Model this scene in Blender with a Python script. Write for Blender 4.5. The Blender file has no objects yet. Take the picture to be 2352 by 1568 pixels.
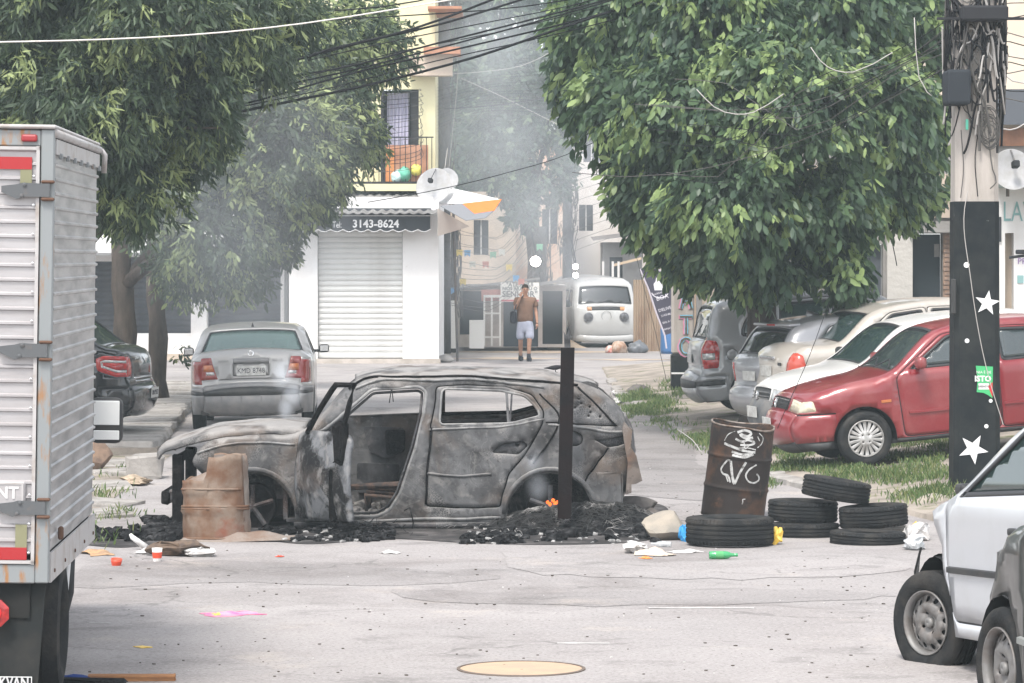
import bpy,bmesh,math,random
import numpy as np
from mathutils import Vector,Matrix,noise as mnoise
from mathutils.geometry import delaunay_2d_cdt
R = math.radians
random.seed(7); RNG = np.random.default_rng(7)
scene = bpy.context.scene
COL = scene.collection
# ------------------------------------------------------------------ camera
FP = 8000.0      # focal length in units of a 2352 px wide picture
HC = 2.39        # eye height
cam_d = bpy.data.cameras.new('camera'); cam = bpy.data.objects.new('camera', cam_d); COL.objects.link(cam)
cam.location = (0,0,HC); cam.rotation_euler = (R(90),0,0)
cam_d.sensor_width = 36; cam_d.lens = FP / 2352 * 36; cam_d.shift_y = -(784 - 589) / 2352
cam_d.clip_start = 1; cam_d.clip_end = 2000
scene.camera = cam
# ------------------------------------------------------------------ sky,sun,exposure
SUN_EL,SUN_AZ = 58,200      # azimuth: degrees clockwise from +Y (the viewing direction)
w = bpy.data.worlds.new('World'); scene.world = w; w.use_nodes = True
nt = w.node_tree; nt.nodes.clear()
sky = nt.nodes.new('ShaderNodeTexSky'); sky.sky_type = 'NISHITA'; sky.sun_disc = False
sky.sun_elevation = R(SUN_EL); sky.sun_rotation = R(SUN_AZ); sky.air_density = 1.0; sky.dust_density = 1.5; sky.ozone_density = 1.0
hs = nt.nodes.new('ShaderNodeHueSaturation'); hs.inputs['Saturation'].default_value = 0.22
bg = nt.nodes.new('ShaderNodeBackground'); bg.inputs['Strength'].default_value = 0.15
wo = nt.nodes.new('ShaderNodeOutputWorld')
nt.links.new(sky.outputs[0], hs.inputs['Color']); nt.links.new(hs.outputs[0], bg.inputs['Color']); nt.links.new(bg.outputs[0], wo.inputs['Surface'])
sd = bpy.data.lights.new('sun', 'SUN'); sun = bpy.data.objects.new('sun', sd); COL.objects.link(sun)
sd.energy = 1.5; sd.angle = R(14); sd.color = (1.0,0.95,0.88)
az,el = R(SUN_AZ),R(SUN_EL)
sdir = Vector((math.sin(az) * math.cos(el),math.cos(az) * math.cos(el),math.sin(el)))
sun.rotation_euler = sdir.to_track_quat('Z', 'Y').to_euler()
vs = scene.view_settings
vs.view_transform = 'Standard'; vs.look = 'None'; vs.gamma = 1; vs.exposure = 1.36; vs.use_curve_mapping = False
scene.cycles.use_denoising = True
scene.cycles.max_bounces = 8; scene.cycles.transparent_max_bounces = 16; scene.cycles.volume_bounces = 1
scene.cycles.sample_clamp_indirect = 4
# ------------------------------------------------------------------ places
def at(x,y,s):
 """point seen at picture position x, y where one metre is s units tall"""
 return Vector(((x - 1176) / s,FP / s,HC - (y - 589) / s))
def gs(y,z=0.0):
 return (y - 589) / (HC - z)
def ground(x,y,z=0.0):
 s = gs(y,z); return Vector(((x - 1176) / s,FP / s,z))
# ------------------------------------------------------------------ objects
def tag(o,label=None,cat=None,group=None,kind=None):
 if label: o['label'] = label
 if cat: o['category'] = cat
 if group: o['group'] = group
 if kind: o['kind'] = kind
 return o
def thing(name,label,cat,loc=(0,0,0),rot=(0,0,0),group=None):
 o = bpy.data.objects.new(name,None); COL.objects.link(o)
 o.empty_display_size = 0.2
 o.location = loc; o.rotation_euler = rot
 return tag(o,label,cat,group)
def link(name,me,mat=None,parent=None,smooth=False):
 o = bpy.data.objects.new(name,me); COL.objects.link(o)
 if mat is not None:
  me.materials.clear(); me.materials.append(mat)
 if smooth: me.polygons.foreach_set('use_smooth', [True] * len(me.polygons))
 if parent: o.parent = parent
 return o
def pymesh(name,v,f):
 me = bpy.data.meshes.new(name); me.from_pydata([tuple(p) for p in v],[],f); me.update(); return me
def copy_tree(o,parent=None,**kw):
 c = o.copy(); COL.objects.link(c); c.parent = parent
 for ch in [q for q in bpy.data.objects if q.parent == o]: copy_tree(ch,c)
 for k,v in kw.items(): c[k] = v
 return c
class MB:
 """collects simple shapes into one mesh"""
 def __init__(s): s.v = []; s.f = []
 def add(s,v,f):
  b = len(s.v); s.v += [Vector(p) for p in v]; s.f += [[i + b for i in q] for q in f]; return s
 def box(s,x0,x1,y0,y1,z0,z1,rot=None,c=None):
  p = [Vector((x,y,z)) for x in (x0,x1) for y in (y0,y1) for z in (z0,z1)]
  if rot is not None:
   c = Vector(c) if c is not None else sum(p,Vector()) / 8
   p = [rot @ (q - c) + c for q in p]
  return s.add(p,[[0,1,3,2],[4,6,7,5],[0,4,5,1],[2,3,7,6],[0,2,6,4],[1,5,7,3]])
 def rbox(s,x0,x1,y0,y1,z0,z1,r=0.03,seg=2,jit=0.0,M=None):
  bm = bmesh.new(); bmesh.ops.create_cube(bm,size=1)
  for q in bm.verts:
   q.co = Vector(((x0 + x1) / 2 + q.co.x * (x1 - x0),(y0 + y1) / 2 + q.co.y * (y1 - y0),(z0 + z1) / 2 + q.co.z * (z1 - z0)))
  bmesh.ops.bevel(bm, geom=list(bm.edges), offset=r, segments=seg, profile=0.5, affect='EDGES', clamp_overlap=True)
  if jit:
   for q in bm.verts: q.co += Vector((random.uniform(-jit,jit),random.uniform(-jit,jit),random.uniform(-jit,jit)))
  if M is not None:
   for q in bm.verts: q.co = M @ q.co
  bm.verts.index_update(); s.add([q.co.copy() for q in bm.verts],[[q.index for q in f.verts] for f in bm.faces]); bm.free(); return s
 def tube(s,pts,r,n=6,cap=True):
  pts = [Vector(p) for p in pts]; rr = r if isinstance(r,(list,tuple)) else [r] * len(pts)
  b = len(s.v); up = None
  for i,p in enumerate(pts):
   d = (pts[min(i + 1,len(pts) - 1)] - pts[max(i - 1,0)])
   d = d.normalized() if d.length > 1e-9 else Vector((0,0,1))
   if up is None: up = Vector((0,0,1)) if abs(d.z) < 0.9 else Vector((1,0,0))
   a = d.cross(up).normalized(); up = a.cross(d).normalized()
   for k in range(n):
    t = 2 * math.pi * k / n; s.v.append(p + (a * math.cos(t) + up * math.sin(t)) * rr[i])
  for i in range(len(pts) - 1):
   for k in range(n):
    k2 = (k + 1) % n; s.f.append([b + i * n + k,b + i * n + k2,b + (i + 1) * n + k2,b + (i + 1) * n + k])
  if cap:
   s.f.append([b + k for k in range(n)][::-1]); s.f.append([b + (len(pts) - 1) * n + k for k in range(n)])
  return s
 def lathe(s,prof,n=24,M=None,a0=0,a1=2 * math.pi):
  """prof (r, z); full turn about z"""
  b = len(s.v); full = abs(a1 - a0 - 2 * math.pi) < 1e-6; m = n if full else n + 1
  for (r,z) in prof:
   for k in range(m):
    t = a0 + (a1 - a0) * k / n; p = Vector((r * math.cos(t),r * math.sin(t),z)); s.v.append(M @ p if M is not None else p)
  for i in range(len(prof) - 1):
   for k in range(n):
    k2 = (k + 1) % m; s.f.append([b + i * m + k,b + i * m + k2,b + (i + 1) * m + k2,b + (i + 1) * m + k])
  return s
 def prism(s, poly, a, b, axis='y'):
  """2D polygon (x, z) pushed along y from a to b (or (x,y) along z)"""
  n = len(poly)
  def q(p,t):
   return (p[0], t, p[1]) if axis == 'y' else ((p[0], p[1], t) if axis == 'z' else (t, p[0], p[1]))
  return s.add([q(p,a) for p in poly] + [q(p,b) for p in poly],
      [list(range(n)),list(range(2 * n - 1,n - 1,-1))] + [[i,i + n,(i + 1) % n + n,(i + 1) % n] for i in range(n)])
 def xform(s,M):
  s.v = [M @ p for p in s.v]; return s
 def mesh(s,name,fix=True):
  me = pymesh(name,s.v,s.f)
  if fix:
   bm = bmesh.new(); bm.from_mesh(me); bmesh.ops.recalc_face_normals(bm,faces=bm.faces); bm.to_mesh(me); bm.free()
  return me
 def build(s,name,mat,parent=None,smooth=False,fix=True):
  return link(name,s.mesh(name,fix),mat,parent,smooth)
def autosmooth(o,ang=40):
 me = o.data; bm = bmesh.new(); bm.from_mesh(me)
 for f in bm.faces: f.smooth = True
 for e in bm.edges:
  if len(e.link_faces) == 2 and e.calc_face_angle(0) > R(ang): e.smooth = False
 bm.to_mesh(me); bm.free(); return o
# ------------------------------------------------------------------ materials
MATS = {}
def mat(name,col,rough=0.6,metal=0.0,col2=None,scale=4.0,lo=0.4,hi=0.6,detail=6.0,bump=0.0,bscale=30.0,spec=0.5,
  coat=0.0,alpha=1.0,emit=None,estr=0.0,col3=None,scale3=1.0,lo3=0.55,hi3=0.62,stretch=None,rough2=None,trans=0.0):
 if name in MATS: return MATS[name]
 if spec == 0.5 and rough >= 0.6: spec = 0.07
 m = bpy.data.materials.new(name); m.use_nodes = True; MATS[name] = m
 t = m.node_tree; p = t.nodes['Principled BSDF']; L = t.links.new
 def rgb(c): return (c[0],c[1],c[2],1)
 p.inputs['Base Color'].default_value = rgb(col); p.inputs['Roughness'].default_value = rough; p.inputs['Metallic'].default_value = metal
 p.inputs['Specular IOR Level'].default_value = spec; p.inputs['Coat Weight'].default_value = coat; p.inputs['Coat Roughness'].default_value = 0.08
 p.inputs['Alpha'].default_value = alpha; p.inputs['Transmission Weight'].default_value = trans
 if emit: p.inputs['Emission Color'].default_value = rgb(emit); p.inputs['Emission Strength'].default_value = estr
 tc = t.nodes.new('ShaderNodeTexCoord'); vec = tc.outputs['Object']
 if stretch:
  mp = t.nodes.new('ShaderNodeMapping'); mp.inputs['Scale'].default_value = stretch; L(vec, mp.inputs['Vector']); vec = mp.outputs[0]
 def nz(sc,a,b,det=detail):
  n = t.nodes.new('ShaderNodeTexNoise'); n.inputs['Scale'].default_value = sc; n.inputs['Detail'].default_value = det; n.inputs['Roughness'].default_value = 0.62
  L(vec, n.inputs['Vector'])
  r = t.nodes.new('ShaderNodeMapRange'); r.inputs['From Min'].default_value = a; r.inputs['From Max'].default_value = b; L(n.outputs['Fac'], r.inputs['Value'])
  return r.outputs[0]
 def mix(f,a,b):
  x = t.nodes.new('ShaderNodeMix'); x.data_type = 'RGBA'; L(f, x.inputs[0])
  for i,c in ((6,a),(7,b)):
   if isinstance(c,tuple): x.inputs[i].default_value = rgb(c)
   else: L(c,x.inputs[i])
  return x.outputs[2]
 cur = tuple(col)
 if col2 is not None:
  f = nz(scale,lo,hi); cur = mix(f,cur,tuple(col2))
  if rough2 is not None:
   rr = t.nodes.new('ShaderNodeMapRange'); rr.inputs['To Min'].default_value = rough; rr.inputs['To Max'].default_value = rough2
   L(f, rr.inputs['Value']); L(rr.outputs[0], p.inputs['Roughness'])
 if col3 is not None: cur = mix(nz(scale3,lo3,hi3),cur,tuple(col3))
 if not isinstance(cur, tuple): L(cur, p.inputs['Base Color'])
 if bump:
  n = t.nodes.new('ShaderNodeTexNoise'); n.inputs['Scale'].default_value = bscale; n.inputs['Detail'].default_value = 5; L(vec, n.inputs['Vector'])
  b = t.nodes.new('ShaderNodeBump'); b.inputs['Strength'].default_value = min(bump, 1); b.inputs['Distance'].default_value = 0.02; L(n.outputs['Fac'], b.inputs['Height']); L(b.outputs[0], p.inputs['Normal'])
 return m
def paint(name,col,metal=0.0,rough=0.32,dust=(0.42,0.38,0.34),amt=(0.48,0.9)):
 return mat(name,col,rough,metal,col2=dust,scale=2.3,lo=amt[0],hi=amt[1],coat=0.7,rough2=min(1,rough + 0.35))
BLACKPL = mat('black_plastic', (0.014, 0.015, 0.017), 0.55, col2=(0.03, 0.029, 0.028), scale=6)
RUBBER = mat('tyre_rubber', (0.022, 0.023, 0.024), 0.85, col2=(0.06, 0.055, 0.05), scale=5, lo=0.45, hi=0.75, bump=0.25, bscale=60)
SEAL = mat('window_rubber', (0.02, 0.02, 0.022), 0.5)
DARKIN = mat('interior_dark', (0.035, 0.036, 0.038), 0.8)
SEATM = mat('seat_cloth', (0.08, 0.08, 0.085), 0.9, col2=(0.05, 0.05, 0.055), scale=20)
RIMSIL = mat('wheel_silver', (0.42, 0.41, 0.4), 0.45, 0.3, col2=(0.25, 0.23, 0.21), scale=9, lo=0.45, hi=0.8)
STEELRIM = mat('steel_wheel', (0.2, 0.195, 0.19), 0.55, 0.3, col2=(0.12, 0.095, 0.08), scale=9, lo=0.45, hi=0.75)
CHROME = mat('chrome', (0.7, 0.7, 0.7), 0.2, 1.0)
PLATE = mat('plate_white', (0.5, 0.5, 0.48), 0.5, col2=(0.36, 0.35, 0.33), scale=14)
PLATEDK = mat('plate_letters', (0.06, 0.06, 0.07), 0.6)
REDL = mat('tail_lamp_red', (0.42, 0.02, 0.018), 0.15, coat=0.6, col2=(0.25, 0.012, 0.012), scale=25)
ORANGEL = mat('lamp_orange', (0.42, 0.13, 0.04), 0.2, coat=0.6)
CLEARL = mat('lamp_clear', (0.52, 0.52, 0.5), 0.16, 0.35, coat=0.8, col2=(0.32, 0.33, 0.34), scale=22)
YELLAMP = mat('lamp_yellowed', (0.62, 0.56, 0.4), 0.25, 0.2, coat=0.6, col2=(0.45, 0.42, 0.34), scale=18)
def glass(name,col,alpha=0.75,rough=0.06):
 return mat(name,col,rough,0,alpha=alpha,spec=0.9,coat=0.4)
GLASS = glass('car_glass', (0.05, 0.066, 0.07), 0.72)
GLASSG = glass('car_glass_green', (0.035, 0.06, 0.058), 0.8)
GLASSD = glass('car_glass_dark', (0.02, 0.022, 0.022), 0.9)
WHITEP = mat('white_paint', (0.72, 0.72, 0.72), 0.5)
# ------------------------------------------------------------------ lettering
def lettering(txt, size, mat_, parent, M, name='lettering', bold=0.0, extrude=0.0015, align='CENTER', sx=1.0, shear=0.0, space=1.0):
 cu = bpy.data.curves.new(name, 'FONT'); cu.body = txt; cu.size = size; cu.align_x = align; cu.align_y = 'CENTER'
 cu.extrude = extrude; cu.offset = bold; cu.resolution_u = 2; cu.shear = shear; cu.space_character = space
 o = bpy.data.objects.new(name,cu); COL.objects.link(o)
 dg = bpy.context.evaluated_depsgraph_get(); me = bpy.data.meshes.new_from_object(o.evaluated_get(dg))
 bpy.data.objects.remove(o); bpy.data.curves.remove(cu)
 me.transform(M @ Matrix.Diagonal((sx,1,1,1)))
 return link(name,me,mat_,parent)
def facing(o,right,up):
 """matrix taking the text plane to origin o with axes right / up"""
 r = Vector(right).normalized(); u = Vector(up).normalized(); n = r.cross(u)
 M = Matrix((r,u,n)).transposed().to_4x4(); M.translation = Vector(o); return M
# ------------------------------------------------------------------ 2D tools
def spline(pts,step=0.05):
 """non-uniform Hermite curve through points (any dimension); returns samples and their parameter"""
 P = [np.array(p,float) for p in pts]; n = len(P); out = []; tt = []
 h = [max(np.linalg.norm((P[i + 1] - P[i])[:2]),1e-6) for i in range(n - 1)]
 T = []
 for i in range(n):
  if i == 0: T.append((P[1] - P[0]) / h[0])
  elif i == n - 1: T.append((P[-1] - P[-2]) / h[-1])
  else:
   a,b = (P[i] - P[i - 1]) / h[i - 1],(P[i + 1] - P[i]) / h[i]
   T.append((a * h[i] + b * h[i - 1]) / (h[i] + h[i - 1]))
 for i in range(n - 1):
  m = max(2,int(math.ceil(h[i] / step)))
  for k in range(m):
   u = k / m; a = 2 * u**3 - 3 * u**2 + 1; b = u**3 - 2 * u**2 + u; c = -2 * u**3 + 3 * u**2; d = u**3 - u**2
   out.append(a * P[i] + b * h[i] * T[i] + c * P[i + 1] + d * h[i] * T[i + 1]); tt.append(i + u)
 out.append(P[-1]); tt.append(n - 1)
 return np.array(out),np.array(tt)
def roundpoly(pts,r=0.04,n=3):
 out = []; m = len(pts)
 for i in range(m):
  p = np.array(pts[i],float); a = np.array(pts[i - 1],float); b = np.array(pts[(i + 1) % m],float)
  da,db = a - p,b - p; la,lb = np.linalg.norm(da),np.linalg.norm(db); k = min(r,la * 0.45,lb * 0.45)
  p0,p1 = p + da / la * k,p + db / lb * k
  for j in range(n + 1):
   u = j / n; out.append((1 - u)**2 * p0 + 2 * u * (1 - u) * p + u * u * p1)
 return np.array(out)
def area2(p): p = np.asarray(p); x,y = p[:,0],p[:,1]; return float(np.sum(x * np.roll(y,-1) - y * np.roll(x,-1)))
def inset(poly,d):
 """positive d shrinks"""
 p = np.asarray(poly,float)
 if area2(p) < 0: p = p[::-1]
 e = np.roll(p,-1,0) - p; e /= np.maximum(np.linalg.norm(e,axis=1),1e-9)[:,None]
 nrm = np.stack([-e[:,1],e[:,0]],1); n2 = nrm + np.roll(nrm,1,0); q = np.maximum((n2 ** 2).sum(1) / 2,0.35)
 return p + n2 / q[:,None] * d
def inside(poly,pts):
 poly = np.asarray(poly,float); pts = np.asarray(pts,float); c = np.zeros(len(pts),bool); j = len(poly) - 1
 for i in range(len(poly)):
  xi,yi = poly[i]; xj,yj = poly[j]
  if yi != yj:
   k = ((yi > pts[:,1]) != (yj > pts[:,1])) & (pts[:,0] < (xj - xi) * (pts[:,1] - yi) / (yj - yi) + xi); c ^= k
  j = i
 return c
def subdiv(poly,step=0.06,closed=True):
 out = []; n = len(poly)
 for i in range(n if closed else n - 1):
  a = np.array(poly[i],float); b = np.array(poly[(i + 1) % n],float); m = max(1,int(np.linalg.norm(b - a) / step))
  for k in range(m): out.append(a + (b - a) * k / m)
 if not closed: out.append(np.array(poly[-1],float))
 return np.array(out)
def cdt(outer,loops,step):
 """triangulate the polygon outer with extra constraint loops and a grid; returns points, triangles"""
 V = []; E = []
 def addloop(p):
  b = len(V); n = len(p)
  for q in p: V.append(Vector((float(q[0]),float(q[1]))))
  for i in range(n): E.append((b + i,b + (i + 1) % n))
 addloop(outer)
 for l in loops: addloop(l)
 o = np.asarray(outer); lo,hi = o.min(0),o.max(0)
 gx = np.arange(lo[0] + step / 2,hi[0],step); gy = np.arange(lo[1] + step / 2,hi[1],step)
 if len(gx) and len(gy):
  g = np.stack(np.meshgrid(gx,gy),-1).reshape(-1,2); g = g[inside(inset(o,step * 0.3) if False else o,g)]
  base = np.array([(v.x,v.y) for v in V])
  keep = [q for q in g if np.min(((base - q) ** 2).sum(1)) > (step * 0.35) ** 2]
  for q in keep: V.append(Vector((float(q[0]),float(q[1]))))
 v,e,f,*_ = delaunay_2d_cdt(V,E,[],0,1e-5)
 P = np.array([(q.x,q.y) for q in v]); T = np.array([q for q in f if len(q) == 3],int)
 cen = P[T].mean(1); T = T[inside(o,cen)]
 return P,T
# ------------------------------------------------------------------ wheels
def circle(cx,cz,r,n=24,a0=0): return np.array([(cx + r * math.cos(a0 + 2 * math.pi * k / n),cz + r * math.sin(a0 + 2 * math.pi * k / n)) for k in range(n)])
RX90 = Matrix.Rotation(R(90), 4, 'X')
def tyre_profile(r,ri,wd,grooves=True):
 h = wd / 2; sh = 0.025
 p = [(ri,-h * 0.72),(ri + 0.01,-h * 0.86),(ri + (r - ri) * 0.45,-h),(r - sh,-h * 0.95),(r - 0.006,-h * 0.78)]
 if grooves:
  for g in (-0.5,-0.17,0.17,0.5):
   p += [(r,h * (g - 0.06)),(r - 0.009,h * (g - 0.045)),(r - 0.009,h * (g + 0.045)),(r,h * (g + 0.06))]
 p += [(r - 0.006,h * 0.78),(r - sh,h * 0.95),(ri + (r - ri) * 0.45,h),(ri + 0.01,h * 0.86),(ri,h * 0.72)]
 return p
def disc_with_holes(R0,holes,dish,depth=0.012,step=0.04):
 P,T = cdt(circle(0,0,R0,36),holes,step); c = P[T].mean(1); keep = np.ones(len(T),bool)
 for h in holes: keep &= ~inside(h,c)
 T = T[keep]; V = [(p[0],dish(math.hypot(*p)),p[1]) for p in P]
 return V,[list(map(int,t)) for t in T]
def make_wheel(parent, loc, r=0.3, wd=0.19, ri=0.19, style='cap', side=-1, rim=None, steer=0.0, flat=0.0):
 """axis along local y; the outer face looks to y*side"""
 Mw = Matrix.Translation(loc) @ Matrix.Rotation(steer, 4, 'Z')
 hub = MB().lathe([(0.001,-wd * 0.12),(ri * 0.95,-wd * 0.12),(ri * 0.95,wd * 0.12),(0.001,wd * 0.12)],20,RX90)
 hub.xform(Mw); w_ = hub.build('wheel', DARKIN, parent)
 t = MB().lathe(tyre_profile(r,ri,wd),40,RX90)
 if flat:
  for q in t.v:
   if q.z < -(r - flat):
    d = -(r - flat) - q.z; q.z = -(r - flat); q.y *= 1 + d * 6
   elif q.z < -ri * 0.9: q.y *= 1 + 0.25 * (-(q.z) - ri * 0.9) / (r - ri)
 t.xform(Mw); autosmooth(t.build('tyre', RUBBER, w_), 50)
 rim = rim or RIMSIL; m = MB(); f = wd / 2 * side
 if style == 'steel':
  holes = [circle(ri * 0.76 * math.cos(a),ri * 0.76 * math.sin(a),ri * 0.10,10) for a in np.arange(12) * math.pi / 6 + 0.13]
  holes += [circle(ri * 0.32 * math.cos(a),ri * 0.32 * math.sin(a),ri * 0.05,8) for a in np.arange(4) * math.pi / 2 + 0.4]
  V,F = disc_with_holes(ri * 0.97,holes,lambda q: f * (0.38 + 0.42 * math.exp(-((q / ri - 0.52) / 0.2) ** 2)))
  m.add(V,F)
  m.lathe([(ri * 0.9,f * 0.45),(ri * 0.99,f * 0.95),(ri * 1.03,f * 0.95),(ri * 1.03,f * 0.8)],36,RX90 @ Matrix.Scale(-1,4,(0,0,1)))
  m.lathe([(0.001,f * 0.75),(ri * 0.16,f * 0.72),(ri * 0.18,f * 0.45)],16,RX90 @ Matrix.Scale(-1,4,(0,0,1)))
 else:
  n = {'cap': 9, 'five': 5, 'plain': 7}[style]; holes = []
  for k in range(n):
   a = 2 * math.pi * k / n
   if style == 'cap':
    for o,w0,w1 in ((0.0,0.02,0.062),(math.pi / n,0.018,0.07)):
     b = a + o
     holes.append(np.array([(ri * rr * math.cos(b + q),ri * rr * math.sin(b + q)) for rr,q in ((0.42,-w0),(0.93,-w1),(0.96,0),(0.93,w1),(0.42,w0))]))
   else:
    w0 = 0.30 if style == 'five' else 0.16
    holes.append(np.array([(ri * rr * math.cos(a + q),ri * rr * math.sin(a + q)) for rr,q in ((0.45,-w0 * 0.5),(0.86,-w0),(0.9,0),(0.86,w0),(0.45,w0 * 0.5))]))
  if style == 'cap': holes += [circle(ri * 0.27 * math.cos(q), ri * 0.27 * math.sin(q), ri * 0.045, 8) for q in (0.785, 2.356, 3.927, 5.498)]
  V,F = disc_with_holes(ri * 1.02,holes,lambda q: f * (0.86 + 0.1 * math.cos(q / ri * 2.6)))
  m.add(V,F); m.lathe([(ri * 1.02,f * 0.78),(ri * 1.05,f * 0.9),(ri * 1.0,f * 0.97)],36,RX90 @ Matrix.Scale(-1,4,(0,0,1)))
 m.xform(Mw); o = m.build('rim', rim, w_, True)
 so = o.modifiers.new('thick', 'SOLIDIFY'); so.thickness = 0.006
 return w_
# ------------------------------------------------------------------ car bodies
class Shell:
 """side outline (x, z, crown): from the front bottom over hood and roof to the rear bottom"""
 def __init__(s,sil,sill=0.2,axles=(0.8,3.2),ar=0.34,wr=0.3,w=0.82,belt=0.9,tum=0.33,tf=0.16,tr=0.12,lf=0.9,lr=0.8,fillet=0.09,tuck=0.05,step=0.075,arch_z=None,crease=0.0):
  s.S,s.t = spline(sil,0.05); s.sil = sil; s.L = s.S[:,0].max(); s.x0 = s.S[:,0].min()
  for k in 'sill axles ar wr w belt tum tf tr lf lr fillet tuck step crease'.split(): setattr(s, k, locals()[k])
  s.arch_z = wr if arch_z is None else arch_z
  d = np.linalg.norm(np.diff(s.S[:,:2],axis=0),axis=1); s.arc = np.concatenate([[0],np.cumsum(d)])
  T = np.gradient(s.S[:,:2],axis=0); T /= np.maximum(np.linalg.norm(T,axis=1),1e-9)[:,None]
  s.N = np.stack([-T[:,1],T[:,0]],1)
 def W(s,x,z):
  x = np.asarray(x,float); z = np.asarray(z,float)
  f = np.clip((s.lf - (x - s.x0)) / s.lf,0,1); r = np.clip((x - (s.L - s.lr)) / s.lr,0,1)
  up = np.maximum(z - s.belt,0); lo = np.clip((0.5 - z) / 0.5,0,1)
  return s.w - s.tf * f**2.2 - s.tr * r**2.2 - s.tum * up - 0.25 * s.tum * np.minimum(up,0.05) - s.tuck * lo**2 + s.crease * np.exp(-((z - s.belt + 0.06) / 0.035)**2)
 def Y(s,x,z):
  x = np.atleast_1d(x).astype(float); z = np.atleast_1d(z).astype(float)
  A = s.S[:-1,:2]; B = s.S[1:,:2]; AB = B - A; l2 = np.maximum((AB**2).sum(1),1e-12)
  P = np.stack([x,z],1)[:,None,:]; u = np.clip(((P - A) * AB).sum(2) / l2,0,1); e = np.sqrt(((P - A - u[...,None] * AB)**2).sum(2)).min(1)
  q = np.clip(1 - e / s.fillet,0,1); return s.W(x,z) - s.fillet * (1 - np.sqrt(1 - q * q))
 def side(s,x,z,sgn=-1,off=0.0): return Vector((x,sgn * (float(s.Y(x,z)[0]) + off),z))
 def outline(s):
  top = s.S[:,:2]; b = [top[-1]]
  def arch(x): return [(x + s.ar * math.cos(a),s.arch_z + s.ar * math.sin(a)) for a in np.linspace(0,math.pi,17)]
  bot = []
  for ax in sorted(s.axles,reverse=True):
   A = [p for p in arch(ax) if p[1] > s.sill - 1e-6 and s.x0 < p[0] < s.L]
   h = math.sqrt(max(s.ar**2 - (s.sill - s.arch_z)**2,0)); pts = []
   if s.sill > s.arch_z: A = [(ax + h,s.sill)] + [p for p in A if p[1] > s.sill + 0.01] + [(ax - h,s.sill)]
   else: A = [(ax + s.ar,s.sill)] + A + [(ax - s.ar,s.sill)]
   bot += A
  return np.array([tuple(p) for p in top] + [tuple(p) for p in subdiv([tuple(top[-1])] + bot + [tuple(top[0])],0.08,False)[1:-1]])
 def t2arc(s,t): return np.interp(t,s.t,s.arc)
 def strip_pt(s,arc,v):
  x = np.interp(arc,s.arc,s.S[:,0]); z = np.interp(arc,s.arc,s.S[:,1]); c = np.interp(arc,s.arc,s.S[:,2])
  nx = np.interp(arc,s.arc,s.N[:,0]); nz = np.interp(arc,s.arc,s.N[:,1]); Yh = s.W(x,z) - s.fillet
  k = c * (1 - np.abs(v)**2.2); return np.stack([x + nx * k,v * Yh,z + nz * k],1)
 def top(s,t,v,off=0.0):
  a = s.t2arc(t); p = s.strip_pt(np.array([a]),np.array([v]))[0]
  n = Vector((np.interp(a,s.arc,s.N[:,0]),0,np.interp(a,s.arc,s.N[:,1])))
  return Vector(p) + n * off
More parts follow.
